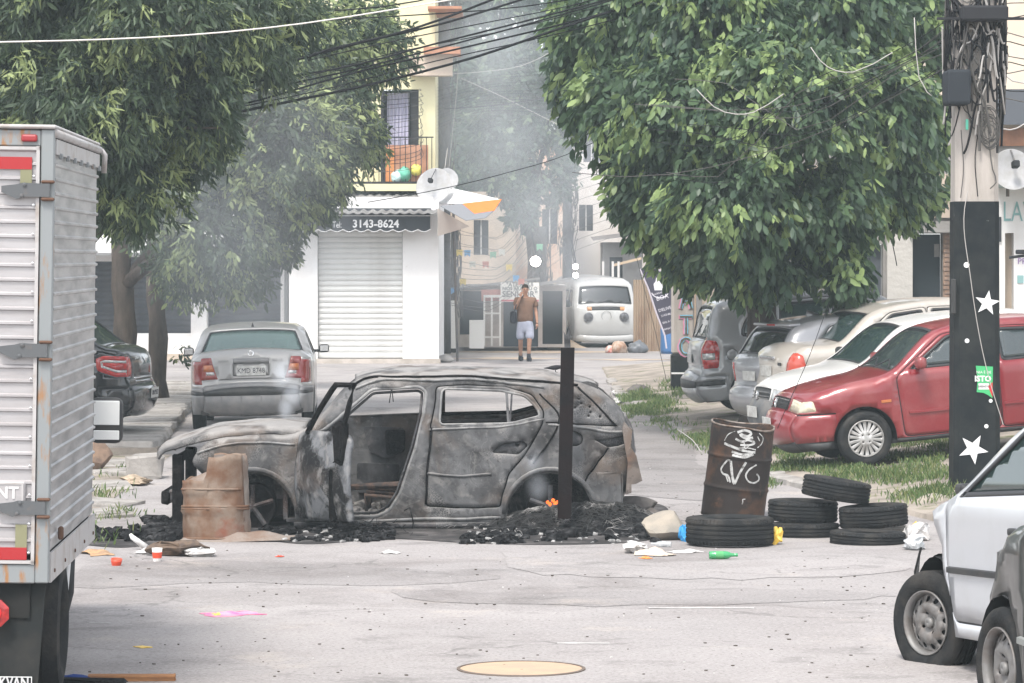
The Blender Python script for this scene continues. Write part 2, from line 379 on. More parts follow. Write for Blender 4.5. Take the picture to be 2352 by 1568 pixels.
def build_shell(root, sh, paint_, side_regions, strip_regions, skip=(), body_name='body', thick=0.0, left_only=(), skip_near=(), warp=None):
 """regions: (key, name, material, outer, inner, inward offset, parent key); polygon in (x,z) for sides, (t,v) for the strip"""
 parts = {}
 def put(key,V,F,info): parts.setdefault(key,[info,[],[]]); p = parts[key]; b = len(p[1]); p[1] += V; p[2] += [[i + b for i in f] for f in F]
 def classify(P,T,regs):
  c = P[T].mean(1); lab = np.full(len(T),-1)
  for i in range(len(regs) - 1,-1,-1):
   g = inside(regs[i][3],c)
   if regs[i][4] is not None: g &= ~inside(regs[i][4],c)
   lab[g] = i
  return lab
 # sides
 out = sh.outline(); regs = side_regions; loops = []
 for r in regs:
  for q in (r[3],r[4]):
   if q is not None: loops.append(subdiv(q,0.07))
 P,T = cdt(out,loops,sh.step); lab = classify(P,T,regs); Yv = sh.Y(P[:,0],P[:,1])
 for sg, sn in ((-1, 'a'), (1, 'b')):
  for i in list(range(len(regs))) + [-1]:
   tr = T[lab == i]
   if not len(tr): continue
   if i >= 0:
    key,name,mt,_,_,off,par = regs[i]
    if key in skip or (sg == -1 and key in skip_near): continue
    if sg == 1 and key in left_only: off = 0; key, name, mt, par = 'body', body_name, paint_, None
    elif key.startswith('+'): key, par = key, None
    else: key = key + sn; par = par + sn if par else None
   else: key, name, mt, off, par = 'body', body_name, paint_, 0, None
   used = np.unique(tr); mp = {int(a): b for b,a in enumerate(used)}
   V = [(P[u,0],sg * (Yv[u] - off),P[u,1]) for u in used]
   F = [[mp[int(a)] for a in (t if sg == -1 else t[::-1])] for t in tr]
   put(key,V,F,(name,mt,par))
 # strip over nose,hood,glass,roof and tail
 W0 = sh.w; A = sh.arc; ve = np.linspace(-1,1,17)
 outp = [(a,-W0) for a in A] + [(A[-1],v * W0) for v in ve[1:-1]] + [(a,W0) for a in A[::-1]] + [(A[0],v * W0) for v in ve[::-1][1:-1]]
 regs = []
 for r in strip_regions:
  cv = lambda q: None if q is None else np.array([(sh.t2arc(p[0]),p[1] * W0) for p in q])
  regs.append((r[0],r[1],r[2],cv(r[3]),cv(r[4]),r[5],r[6]))
 loops = [subdiv(q,0.07) for r in regs for q in (r[3],r[4]) if q is not None]
 P,T = cdt(np.array(outp),loops,sh.step * 1.2); lab = classify(P,T,regs)
 X = sh.strip_pt(P[:,0],P[:,1] / W0)
 Nx = np.interp(P[:,0],sh.arc,sh.N[:,0]); Nz = np.interp(P[:,0],sh.arc,sh.N[:,1])
 for i in list(range(len(regs))) + [-1]:
  tr = T[lab == i]
  if not len(tr): continue
  if i >= 0: key,name,mt,_,_,off,par = regs[i]
  else: key, name, mt, off, par = 'body', body_name, paint_, 0, None
  if key in skip: continue
  used = np.unique(tr); mp = {int(a): b for b,a in enumerate(used)}
  V = [(X[u,0] - Nx[u] * off,X[u,1],X[u,2] - Nz[u] * off) for u in used]; F = [[mp[int(a)] for a in t] for t in tr]
  put(key,V,F,(name,mt,par))
 objs = {}
 for key,(info,V,F) in parts.items():
  me = pymesh(info[0],V,F); bm = bmesh.new(); bm.from_mesh(me); bmesh.ops.remove_doubles(bm,verts=bm.verts,dist=0.002)
  bmesh.ops.recalc_face_normals(bm,faces=bm.faces)
  if warp:
   for q in bm.verts: q.co = warp(q.co)
  bm.to_mesh(me); bm.free()
  o = link(info[0],me,info[1],root,True); objs[key] = (o,info[2])
  so = o.modifiers.new('thick', 'SOLIDIFY'); so.thickness = thick or 0.012; so.offset = -1
 for key,(o,par) in objs.items():
  if par and par in objs: o.parent = objs[par][0]
 return {k: v[0] for k,v in objs.items()}
def win_regions(key,poly,gl,par=None,seal=0.028,r=0.05):
 q = roundpoly(poly, r); return [(key + 'g', 'window', gl, inset(q, seal), None, 0.012, par), (key + 's', 'window_seal', SEAL, q, inset(q, seal), 0.002, par)]
def door_regions(key,poly,paint_,gap=0.012,r=0.06):
 q = roundpoly(poly, r); return [(key, 'door', paint_, inset(q, gap), None, 0.0, None), (key + 'j', 'door_seam', SEAL, q, inset(q, gap), 0.008, None)]
def vwin(key,name,t0,t1,v0,v1,gl,seal=0.03,r=0.06):
 """window on the strip; v half width at t0 and t1"""
 q = roundpoly([(t0,-v0),(t1,-v1),(t1,v1),(t0,v0)],r); k = [(t0 + (t1 - t0) * 0.05,-v0 + seal),(t1 - (t1 - t0) * 0.05,-v1 + seal),(t1 - (t1 - t0) * 0.05,v1 - seal),(t0 + (t1 - t0) * 0.05,v0 - seal)]
 k = roundpoly(k, r); return [(key + 'g', name, gl, k, None, 0.012, None), (key + 's', 'window_seal', SEAL, q, k, 0.002, None)]
def rect(a0,a1,b0,b1,r=0.0):
 p = [(a0,b0),(a1,b0),(a1,b1),(a0,b1)]; return roundpoly(p,r) if r else np.array(p,float)
def car_inside(root,sh,x0,x1,floor=0.25,belt=None,rear=True,fx=None):
 belt = belt or sh.belt; w = sh.w
 MB().box(x0 - 0.6, x1, -w * 0.9, w * 0.9, floor - 0.04, floor).box(x0 - 0.6, x0 - 0.55, -w * 0.85, w * 0.85, floor, belt - 0.12).build('floor_pan', DARKIN, root)
 MB().rbox(x0 - 0.55, x0 - 0.1, -w * 0.84, w * 0.84, belt - 0.35, belt - 0.06, 0.05).build('dashboard', DARKIN, root)
 for y in (-0.36,0.36):
  x = x0 + 0.75 if fx is None else fx
  m = MB().rbox(x - 0.5,x,y - 0.24,y + 0.24,floor + 0.08,floor + 0.28,0.05)
  m.rbox(x - 0.1,x + 0.05,y - 0.23,y + 0.23,floor + 0.2,belt + 0.05,0.05,M=None)
  m.rbox(x - 0.04,x + 0.06,y - 0.12,y + 0.12,belt + 0.06,belt + 0.24,0.04)
  m.build('seat', SEATM, root, True)
 if rear:
  x = x1 - 0.15
  MB().rbox(x - 0.5, x, -w * 0.8, w * 0.8, floor + 0.1, floor + 0.3, 0.05).rbox(x - 0.12, x + 0.03, -w * 0.8, w * 0.8, floor + 0.2, belt + 0.02, 0.05).build('rear_seat', SEATM, root, True)
 st = [Vector((x0 + 0.2 + 0.05 * math.sin(a),-0.36 + 0.18 * math.cos(a),belt - 0.03 + 0.17 * math.sin(a))) for a in np.linspace(0,2 * math.pi,21)]
 MB().tube(st, 0.014, 6, False).build('steering_wheel', DARKIN, root, True)
def car_under(root,sh,axles_y=0.0):
 m = MB().box(sh.x0 + 0.15,sh.L - 0.15,-sh.w * 0.72,sh.w * 0.72,sh.sill - 0.02,sh.sill + 0.03)
 m.build('underbody', DARKIN, root)
 for ax in sh.axles:
  for sg in (-1,1):
   y1 = sg * (sh.w - 0.035); y0 = sg * (sh.w - 0.3); q = MB()
   a = np.linspace(-0.15,math.pi + 0.15,15); V = []
   for t in a:
    for y in (y0,y1): V.append((ax + (sh.ar + 0.004) * math.cos(t),y,sh.arch_z + (sh.ar + 0.004) * math.sin(t)))
   F = [[2 * i,2 * i + 1,2 * i + 3,2 * i + 2] for i in range(14)]; F.append([2 * i for i in range(15)])
   q.add(V, F).build('wheel_well', DARKIN, root, False)
def bolt_on(root,name,sh,x0,x1,z0,z1,mt,parent=None,out=0.02,r=0.012,sides=(-1,1)):
 """a strip of trim following the side of the body"""
 res = []
 for sg in sides:
  n = max(2,int((x1 - x0) / 0.1)); V = []; F = []
  for i in range(n + 1):
   x = x0 + (x1 - x0) * i / n; zt = (z1 - z0) / 2; zm = (z0 + z1) / 2; yb = float(sh.Y(x,zm)[0])
   for dz,o in ((-zt,-0.004),(-zt * 0.7,out),(zt * 0.7,out),(zt,-0.004)): V.append((x,sg * (yb + o),zm + dz))
  for i in range(n):
   for k in range(3): F.append([4 * i + k,4 * i + k + 1,4 * i + k + 5,4 * i + k + 4])
  F += [[0,1,2,3],[4 * n,4 * n + 1,4 * n + 2,4 * n + 3]]
  res.append(MB().add(V,F).build(name,mt,parent or root,False))
 return res
def handle(root,sh,x,z,mt,parents=None,sides=(-1,1),l=0.17):
 for sg in sides:
  p = sh.side(x,z,sg,0.012); m = MB().rbox(p.x - l / 2,p.x + l / 2,p.y - 0.018,p.y + 0.018,z - 0.02,z + 0.02,0.012)
  m.build('handle', mt, (parents or {}).get(sg, root), True)
def mirror(root,sh,x,z,mt,sides=(-1,1),size=(0.1,0.2,0.13)):
 for sg in sides:
  p = sh.side(x,z,sg); a,b,c = size
  m = MB().rbox(p.x - a / 2,p.x + a / 2,min(p.y + sg * 0.05,p.y + sg * (0.05 + b)),max(p.y + sg * 0.05,p.y + sg * (0.05 + b)),z,z + c,0.04,3)
  m.box(p.x - 0.02,p.x + 0.03,min(p.y - sg * 0.02,p.y + sg * 0.07),max(p.y - sg * 0.02,p.y + sg * 0.07),z + 0.01,z + 0.05)
  o = m.build('side_mirror', mt, root, True)
  q = MB().rbox(p.x + a / 2 - 0.004,p.x + a / 2 + 0.003,min(p.y + sg * 0.065,p.y + sg * (0.035 + b)),max(p.y + sg * 0.065,p.y + sg * (0.035 + b)),z + 0.02,z + c - 0.02,0.003,1)
  q.build('mirror_glass', CHROME, o)
def pose(root,local,x,y,s,yaw,pitch=0.0,roll=0.0,k=1.0):
 """stand the thing so that its local point is seen at x, y with scale s"""
 root.rotation_euler = (R(roll),-R(pitch),R(yaw)); M = root.rotation_euler.to_matrix()
 root.scale = (k,k,k); root.location = at(x,y,s) - M @ (Vector(local) * k)
def plate(root,c,right,up,txt,w_=0.40,h_=0.13,size=0.1,mt=None,parent=None):
 M = facing(c, right, up); o = MB().rbox(-w_ / 2, w_ / 2, -h_ / 2, h_ / 2, -0.004, 0.004, 0.003, 1).xform(M).build('licence_plate', mt or PLATE, parent or root)
 if txt: lettering(txt,size,PLATEDK,o,M @ Matrix.Translation((0,0,0.0055)),sx=0.85)
 return o
# ------------------------------------------------------------------ parked cars
G_RIGHT = 'cars parked nose or tail to the street on the right'
def both(f): return [f(-1),f(1)]
def red_sedan():
 P = paint('paint_red', (0.2, 0.012, 0.018), 0.1, 0.33, dust=(0.27, 0.08, 0.075), amt=(0.45, 0.85))
 root = thing('parked_car', 'red sedan with silver multi-spoke wheel covers on the grass verge beside the star-painted pole', 'car', group=G_RIGHT)
 sil = [(0.12,0.2,0.05),(0.03,0.32,0.10),(0.0,0.47,0.12),(0.05,0.57,0.12),(0.09,0.61,0.11),(0.14,0.73,0.11),(0.23,0.785,0.08),(0.6,0.885,0.05),(1.08,0.965,0.035),
   (1.70,1.37,0.045),(1.98,1.42,0.035),(2.5,1.43,0.03),(2.98,1.38,0.03),(3.48,1.04,0.04),(3.98,0.99,0.05),(4.08,0.9,0.06),(4.13,0.6,0.08),(4.1,0.34,0.07),(4.02,0.24,0.05)]
 sh = Shell(sil,sill=0.22,axles=(0.77,3.2),ar=0.345,wr=0.295,w=0.82,belt=0.95,tum=0.36,fillet=0.075)
 S = []
 S += win_regions('w1', [(1.30, 0.985), (1.78, 1.315), (2.23, 1.345), (2.24, 0.985)], GLASS, 'd1') + win_regions('w2', [(2.34, 0.985), (2.33, 1.345), (2.72, 1.325), (3.0, 1.12), (3.02, 0.985)], GLASS, 'd2')
 S += door_regions('d1', [(1.2, 0.27), (1.15, 0.93), (1.72, 1.34), (2.285, 1.375), (2.29, 0.27)], P) + door_regions('d2', [(2.292, 0.27), (2.288, 1.375), (2.75, 1.35), (3.07, 1.12), (3.04, 0.8), (2.86, 0.5), (2.8, 0.27)], P)
 S += [('hl', 'headlight', YELLAMP, roundpoly([(0.02, 0.625), (0.05, 0.735), (0.24, 0.745), (0.27, 0.63)], 0.02), None, 0.0, None)]
 S += [('+bf', 'bumper', P, np.array([(-0.1, 0.3), (-0.1, 0.6), (0.47, 0.585), (0.44, 0.3)]), None, -0.004, None), ('+bj', 'bumper_seam', SEAL, np.array([(-0.1, 0.6), (-0.1, 0.614), (0.47, 0.6), (0.47, 0.585)]), None, 0.006, None)]
 S += [('+vl', 'valance', BLACKPL, np.array([(-0.1, 0.1), (-0.1, 0.3), (0.44, 0.3), (0.46, 0.1)]), None, 0.003, None), ('+sk', 'sill_panel', BLACKPL, np.array([(1.1, 0.2), (1.1, 0.265), (2.9, 0.265), (2.9, 0.2)]), None, 0.003, None)]
 S += [('tl', 'tail_lamp', REDL, np.array([(3.86, 0.72), (3.84, 0.92), (4.2, 0.9), (4.2, 0.72)]), None, 0, None)]
 T = vwin('ws', 'windscreen', 8.05, 8.97, 0.93, 0.9, GLASS) + vwin('rw', 'rear_window', 12.05, 12.95, 0.85, 0.92, GLASS)
 T += [('hl' + k, 'headlight', YELLAMP, rect(4.05, 5.05, a, b), None, 0.0, None) for k, a, b in (('a', -1.05, -0.68), ('b', 0.68, 1.05))]
 T += [('gr', 'grille', BLACKPL, rect(4.1, 5.0, -0.62, 0.62, 0.05), None, 0.015, None), ('+bf', 'bumper', P, rect(1.0, 3.85, -1.1, 1.1), None, -0.004, None), ('+bj', 'bumper_seam', SEAL, rect(3.85, 4.0, -1.1, 1.1), None, 0.006, None), ('+vl', 'valance', BLACKPL, rect(-0.1, 1.0, -1.1, 1.1), None, 0.003, None)]
 T += [('tl' + k, 'tail_lamp', REDL, rect(14.9, 15.7, a, b), None, 0.0, None) for k, a, b in (('a', -1.05, -0.6), ('b', 0.6, 1.05))]
 ob = build_shell(root,sh,P,S,T); car_under(root,sh); car_inside(root,sh,1.3,3.2)
 for ax in sh.axles:
  for sg in (-1, 1): make_wheel(root, (ax, sg * 0.725, 0.295), 0.295, 0.185, 0.19, 'cap', sg)
 bolt_on(ob['d1a'], 'moulding', sh, 1.27, 2.25, 0.51, 0.545, P, sides=(-1,)); bolt_on(ob['d1b'], 'moulding', sh, 1.27, 2.25, 0.51, 0.545, P, sides=(1,))
 bolt_on(ob['d2a'], 'moulding', sh, 2.33, 2.8, 0.51, 0.545, P, sides=(-1,)); bolt_on(ob['d2b'], 'moulding', sh, 2.33, 2.8, 0.51, 0.545, P, sides=(1,))
 bolt_on(root, 'indicator', sh, 0.97, 1.08, 0.655, 0.69, ORANGEL, out=0.008)
 handle(root, sh, 2.12, 0.86, BLACKPL, {-1: ob['d1a'], 1: ob['d1b']}); handle(root, sh, 2.86, 0.86, BLACKPL, {-1: ob['d2a'], 1: ob['d2b']})
 mirror(root,sh,1.4,0.99,P)
 for z in (0.63,0.66,0.69,0.72):
  t = 4.1 + (z - 0.62) / 0.11 * 0.85; pts = [sh.top(t,v,0.002) for v in np.linspace(-0.6,0.6,9)]
  MB().tube(pts, 0.007, 5).build('slat', CHROME if z > 0.71 else BLACKPL, ob['gr'])
 e = sh.top(4.6, 0, 0.012); MB().lathe([(0.055, -0.004), (0.06, 0.004), (0.045, 0.008), (0.043, -0.004)], 20, facing(e, (0, -1, 0), (0.2, 0, 1))).build('emblem', CHROME, ob['gr'])
 c = sh.top(2.1, 0.0, 0.012); plate(root, c, (0, -1, 0), (0.02, 0, 1), '')
 for k in (-1,1):   # wipers
  MB().tube([sh.top(8.02, 0.35 * k + 0.1, 0.02), sh.top(8.25, 0.35 * k - 0.25, 0.03), sh.top(8.1, 0.35 * k - 0.5, 0.02)], 0.008, 5).build('wiper', BLACKPL, root)
 MB().tube([sh.top(8.05, 0.8, 0.0), sh.top(8.05, 0.8, 0.02)], 0.006, 5).build('washer_jet', BLACKPL, root)
 pose(root,(0.77,-0.82,0.295),1990,1007,214,8.5,5.2)
 return root,sh
def white_hatch():
 P = paint('paint_white', (0.62, 0.61, 0.59), 0, 0.35, dust=(0.45, 0.42, 0.38), amt=(0.55, 0.95))
 G = mat('bumper_grey', (0.10, 0.105, 0.11), 0.6, col2=(0.15, 0.145, 0.14), scale=7)
 root = thing('parked_car', 'white hatchback with dark grey bumper parked behind the red sedan', 'car', group=G_RIGHT)
 sil = [(0.1,0.22,0.05),(0.02,0.32,0.10),(0.0,0.48,0.12),(0.05,0.57,0.12),(0.08,0.6,0.12),(0.11,0.72,0.12),(0.2,0.79,0.09),(0.6,0.9,0.05),(1.0,0.96,0.035),
   (1.66,1.36,0.045),(1.95,1.41,0.035),(2.6,1.42,0.03),(3.2,1.36,0.03),(3.62,0.98,0.04),(3.74,0.9,0.05),(3.78,0.6,0.08),(3.76,0.34,0.07),(3.68,0.24,0.05)]
 sh = Shell(sil,sill=0.22,axles=(0.74,3.2),ar=0.345,wr=0.29,w=0.81,belt=0.94,tum=0.34,fillet=0.07)
 S = win_regions('w1', [(1.25, 0.975), (1.74, 1.305), (2.3, 1.34), (2.34, 0.975)], GLASSG, 'd1') + win_regions('w2', [(2.44, 0.975), (2.42, 1.335), (3.0, 1.30), (3.3, 1.02), (3.25, 0.975)], GLASSG)
 S += door_regions('d1', [(1.15, 0.27), (1.1, 0.92), (1.68, 1.33), (2.36, 1.365), (2.4, 0.27)], P)
 S += [('hl', 'headlight', CLEARL, roundpoly([(0.0, 0.61), (0.03, 0.735), (0.2, 0.75), (0.25, 0.62)], 0.02), None, 0, None), ('+bf', 'bumper', G, np.array([(-0.1, 0.1), (-0.1, 0.59), (0.43, 0.57), (0.42, 0.1)]), None, -0.006, None)]
 T = vwin('ws', 'windscreen', 8.05, 8.97, 0.93, 0.9, GLASSG) + vwin('rw', 'rear_window', 12.05, 12.95, 0.85, 0.9, GLASSG)
 T += [('hl' + k, 'headlight', CLEARL, rect(4.05, 5.15, a, b), None, 0.0, None) for k, a, b in (('a', -1.05, -0.6), ('b', 0.6, 1.05))]
 T += [('gr', 'grille', BLACKPL, rect(4.1, 5.1, -0.57, 0.57, 0.05), None, 0.015, None), ('+bf', 'bumper', G, rect(-0.1, 3.9, -1.1, 1.1), None, -0.006, None)]
 ob = build_shell(root,sh,P,S,T); car_under(root,sh); car_inside(root,sh,1.25,3.1)
 for z in (0.625,0.66,0.695):
  t = 4.15 + (z - 0.61) / 0.11 * 0.85; MB().tube([sh.top(t, v, 0.0) for v in np.linspace(-0.55, 0.55, 9)], 0.009, 5).build('slat', G, ob['gr'])
 e = sh.top(4.6, 0, 0.012); MB().lathe([(0.05, -0.004), (0.055, 0.004), (0.04, 0.008), (0.038, -0.004)], 20, facing(e, (0, -1, 0), (0.2, 0, 1))).build('emblem', CHROME, ob['gr'])
 for ax in sh.axles:
  for sg in (-1, 1): make_wheel(root, (ax, sg * 0.715, 0.29), 0.29, 0.18, 0.18, 'plain', sg)
 mirror(root, sh, 1.33, 0.98, BLACKPL); handle(root, sh, 2.25, 0.85, BLACKPL, {-1: ob['d1a'], 1: ob['d1b']})
 plate(root, sh.top(2.0, -0.05, 0.012), (0, -1, 0), (0.02, 0, 1), '')
 pose(root,(0.0,0,0.47),1750,950,194,12,5.5)
 return root,sh
def beige_sedan():
 P = paint('paint_beige', (0.41, 0.375, 0.335), 0.1, 0.34, dust=(0.36, 0.33, 0.29), amt=(0.5, 0.95))
 root = thing('parked_car', 'beige sedan with tall orange-red tail lamp, its tail towards the street', 'car', group=G_RIGHT)
 sil = [(0.1,0.22,0.05),(0.02,0.34,0.1),(0.0,0.5,0.12),(0.08,0.68,0.1),(0.25,0.82,0.08),(0.7,0.94,0.05),(1.1,1.0,0.04),
   (1.72,1.44,0.045),(2.0,1.49,0.035),(2.6,1.51,0.03),(3.05,1.45,0.03),(3.62,1.1,0.04),(4.12,1.07,0.05),(4.2,1.0,0.06),(4.25,0.72,0.08),(4.27,0.6,0.09),(4.27,0.42,0.08),(4.18,0.24,0.05)]
 sh = Shell(sil,sill=0.23,axles=(0.82,3.42),ar=0.345,wr=0.3,w=0.85,belt=1.0,tum=0.3,fillet=0.07)
 S = win_regions('w1', [(1.36, 1.04), (1.82, 1.39), (2.32, 1.42), (2.33, 1.04)], GLASS, 'd1') + win_regions('w2', [(2.43, 1.04), (2.42, 1.42), (2.85, 1.405), (3.18, 1.16), (3.16, 1.06)], GLASS, 'd2')
 S += door_regions('d1', [(1.24, 0.28), (1.2, 0.98), (1.76, 1.41), (2.37, 1.455), (2.38, 0.28)], P) + door_regions('d2', [(2.382, 0.28), (2.372, 1.455), (2.88, 1.43), (3.25, 1.17), (3.24, 0.9), (3.06, 0.6), (2.98, 0.28)], P)
 S += [('tl', 'tail_lamp', mat('lamp_orange_red', (0.45, 0.06, 0.035), 0.18, coat=0.6), np.array([(4.02, 0.68), (4.09, 1.0), (4.14, 1.04), (4.4, 1.03), (4.4, 0.68)]), None, 0, None)]
 S += [('+bf', 'bumper', P, np.array([(3.8, 0.1), (3.78, 0.58), (4.5, 0.62), (4.5, 0.1)]), None, -0.006, None)]
 T = vwin('ws', 'windscreen', 6.05, 6.97, 0.93, 0.9, GLASS) + vwin('rw', 'rear_window', 10.1, 10.93, 0.93, 0.95, GLASSG)
 T += [('tl' + k, 'tail_lamp', MATS['lamp_orange_red'], np.array(q), None, 0, None) for k, q in (('a', [(12.5, -1.05), (12.5, -0.95), (14.1, -0.82), (14.1, -1.05)]), ('b', [(12.5, 1.05), (12.5, 0.95), (14.1, 0.82), (14.1, 1.05)]))]
 T += [('+bf', 'bumper', P, rect(14.9, 17.1, -1.1, 1.1), None, -0.006, None)]
 ob = build_shell(root,sh,P,S,T); car_under(root,sh); car_inside(root,sh,1.4,3.4,0.27)
 for ax in sh.axles:
  for sg in (-1, 1): make_wheel(root, (ax, sg * 0.75, 0.3), 0.3, 0.185, 0.19, 'plain', sg)
 handle(root, sh, 2.2, 0.93, P, {-1: ob['d1a'], 1: ob['d1b']}); handle(root, sh, 3.03, 0.93, P, {-1: ob['d2a'], 1: ob['d2b']}); mirror(root, sh, 1.45, 1.04, P)
 plate(root, sh.top(13.7, 0, 0.01), (0, 1, 0), (-0.1, 0, 1), '')
 b = sh.top(13.2, 0, 0.01); MB().rbox(b.x - 0.01, b.x + 0.012, b.y - 0.28, b.y + 0.28, b.z - 0.02, b.z + 0.02, 0.008).build('boot_handle', CHROME, root)
 q = sh.top(13.4, 0.62, 0.006); MB().rbox(q.x - 0.004, q.x + 0.004, q.y - 0.06, q.y + 0.06, q.z - 0.02, q.z + 0.02, 0.003, 1).build('badge', BLACKPL, root)
 pose(root,(4.2,0.8,1.04),1826,812,184,180 + 15,-5.5)
 return root,sh
def silver_hatch():
 P = paint('paint_silver', (0.30, 0.30, 0.315), 0.4, 0.36, dust=(0.28, 0.275, 0.27))
 root = thing('parked_car', 'silver hatchback with dark rear window and fin aerial between the minivan and beige sedan', 'car', group=G_RIGHT)
 sil = [(0.1,0.22,0.05),(0.02,0.34,0.1),(0.0,0.5,0.12),(0.1,0.7,0.1),(0.3,0.85,0.08),(0.7,0.97,0.05),(1.0,1.02,0.04),
   (1.6,1.42,0.045),(1.9,1.48,0.035),(2.6,1.5,0.03),(3.35,1.45,0.03),(3.46,1.42,0.03),(3.8,1.03,0.05),(3.86,0.97,0.06),(3.88,0.62,0.08),(3.95,0.56,0.09),(3.95,0.36,0.08),(3.86,0.24,0.05)]
 sh = Shell(sil,sill=0.23,axles=(0.8,3.27),ar=0.345,wr=0.3,w=0.83,belt=0.98,tum=0.3,fillet=0.07)
 S = win_regions('w1', [(1.3, 1.02), (1.74, 1.36), (2.25, 1.4), (2.27, 1.02)], GLASS, 'd1') + win_regions('w2', [(2.37, 1.02), (2.35, 1.4), (2.95, 1.38), (3.2, 1.12), (3.15, 1.02)], GLASS, 'd2')
 S += door_regions('d1', [(1.2, 0.28), (1.15, 0.98), (1.68, 1.39), (2.31, 1.43), (2.32, 0.28)], P) + door_regions('d2', [(2.322, 0.28), (2.312, 1.43), (3.0, 1.41), (3.28, 1.12), (3.1, 0.75), (2.9, 0.5), (2.84, 0.28)], P)
 S += [('tl', 'tail_lamp', REDL, np.array([(3.72, 0.68), (3.74, 0.95), (4, 0.95), (4, 0.68)]), None, 0, None), ('+bf', 'bumper', P, np.array([(3.62, 0.1), (3.6, 0.58), (4.2, 0.6), (4.2, 0.1)]), None, -0.006, None)]
 T = vwin('ws', 'windscreen', 6.05, 6.97, 0.93, 0.9, GLASS) + vwin('rw', 'rear_window', 11.12, 11.97, 0.9, 0.98, GLASSD)
 T += [('tl' + k, 'tail_lamp', REDL, rect(13.1, 13.8, a, b), None, 0, None) for k, a, b in (('a', -1.05, -0.85), ('b', 0.85, 1.05))] + [('+bf', 'bumper', P, rect(14.4, 17.1, -1.1, 1.1), None, -0.006, None)]
 ob = build_shell(root,sh,P,S,T); car_under(root,sh); car_inside(root,sh,1.35,3.2)
 for ax in sh.axles:
  for sg in (-1, 1): make_wheel(root, (ax, sg * 0.73, 0.3), 0.3, 0.18, 0.19, 'plain', sg)
 m = MB().rbox(3.38, 3.56, -0.58, 0.58, 1.43, 1.465, 0.014); m.build('spoiler', P, root, True)
 MB().rbox(3.557, 3.57, -0.12, 0.12, 1.435, 1.46, 0.004, 1).build('brake_lamp', REDL, root)
 MB().add([(2.75, 0, 1.50), (3.02, -0.035, 1.50), (3.02, 0.035, 1.50), (3.0, 0, 1.61), (2.93, 0, 1.585)], [[0, 1, 3, 4], [0, 4, 3, 2], [1, 2, 3], [0, 2, 1]]).build('fin_aerial', P, root, True)
 plate(root, sh.top(13.5, 0, 0.01), (0, 1, 0), (-0.05, 0, 1), '')
 lettering('1.0 8V', 0.05, BLACKPL, root, facing(sh.top(13.15, 0.6, 0.006), (0, 1, 0), (0, 0, 1)))
 handle(root, sh, 2.15, 0.92, P, {-1: ob['d1a'], 1: ob['d1b']}); mirror(root, sh, 1.4, 1.02, P)
 pose(root,(3.5,0.58,1.44),1822,748,180,180 + 21,-4.5,0,0.94)
 return root,sh
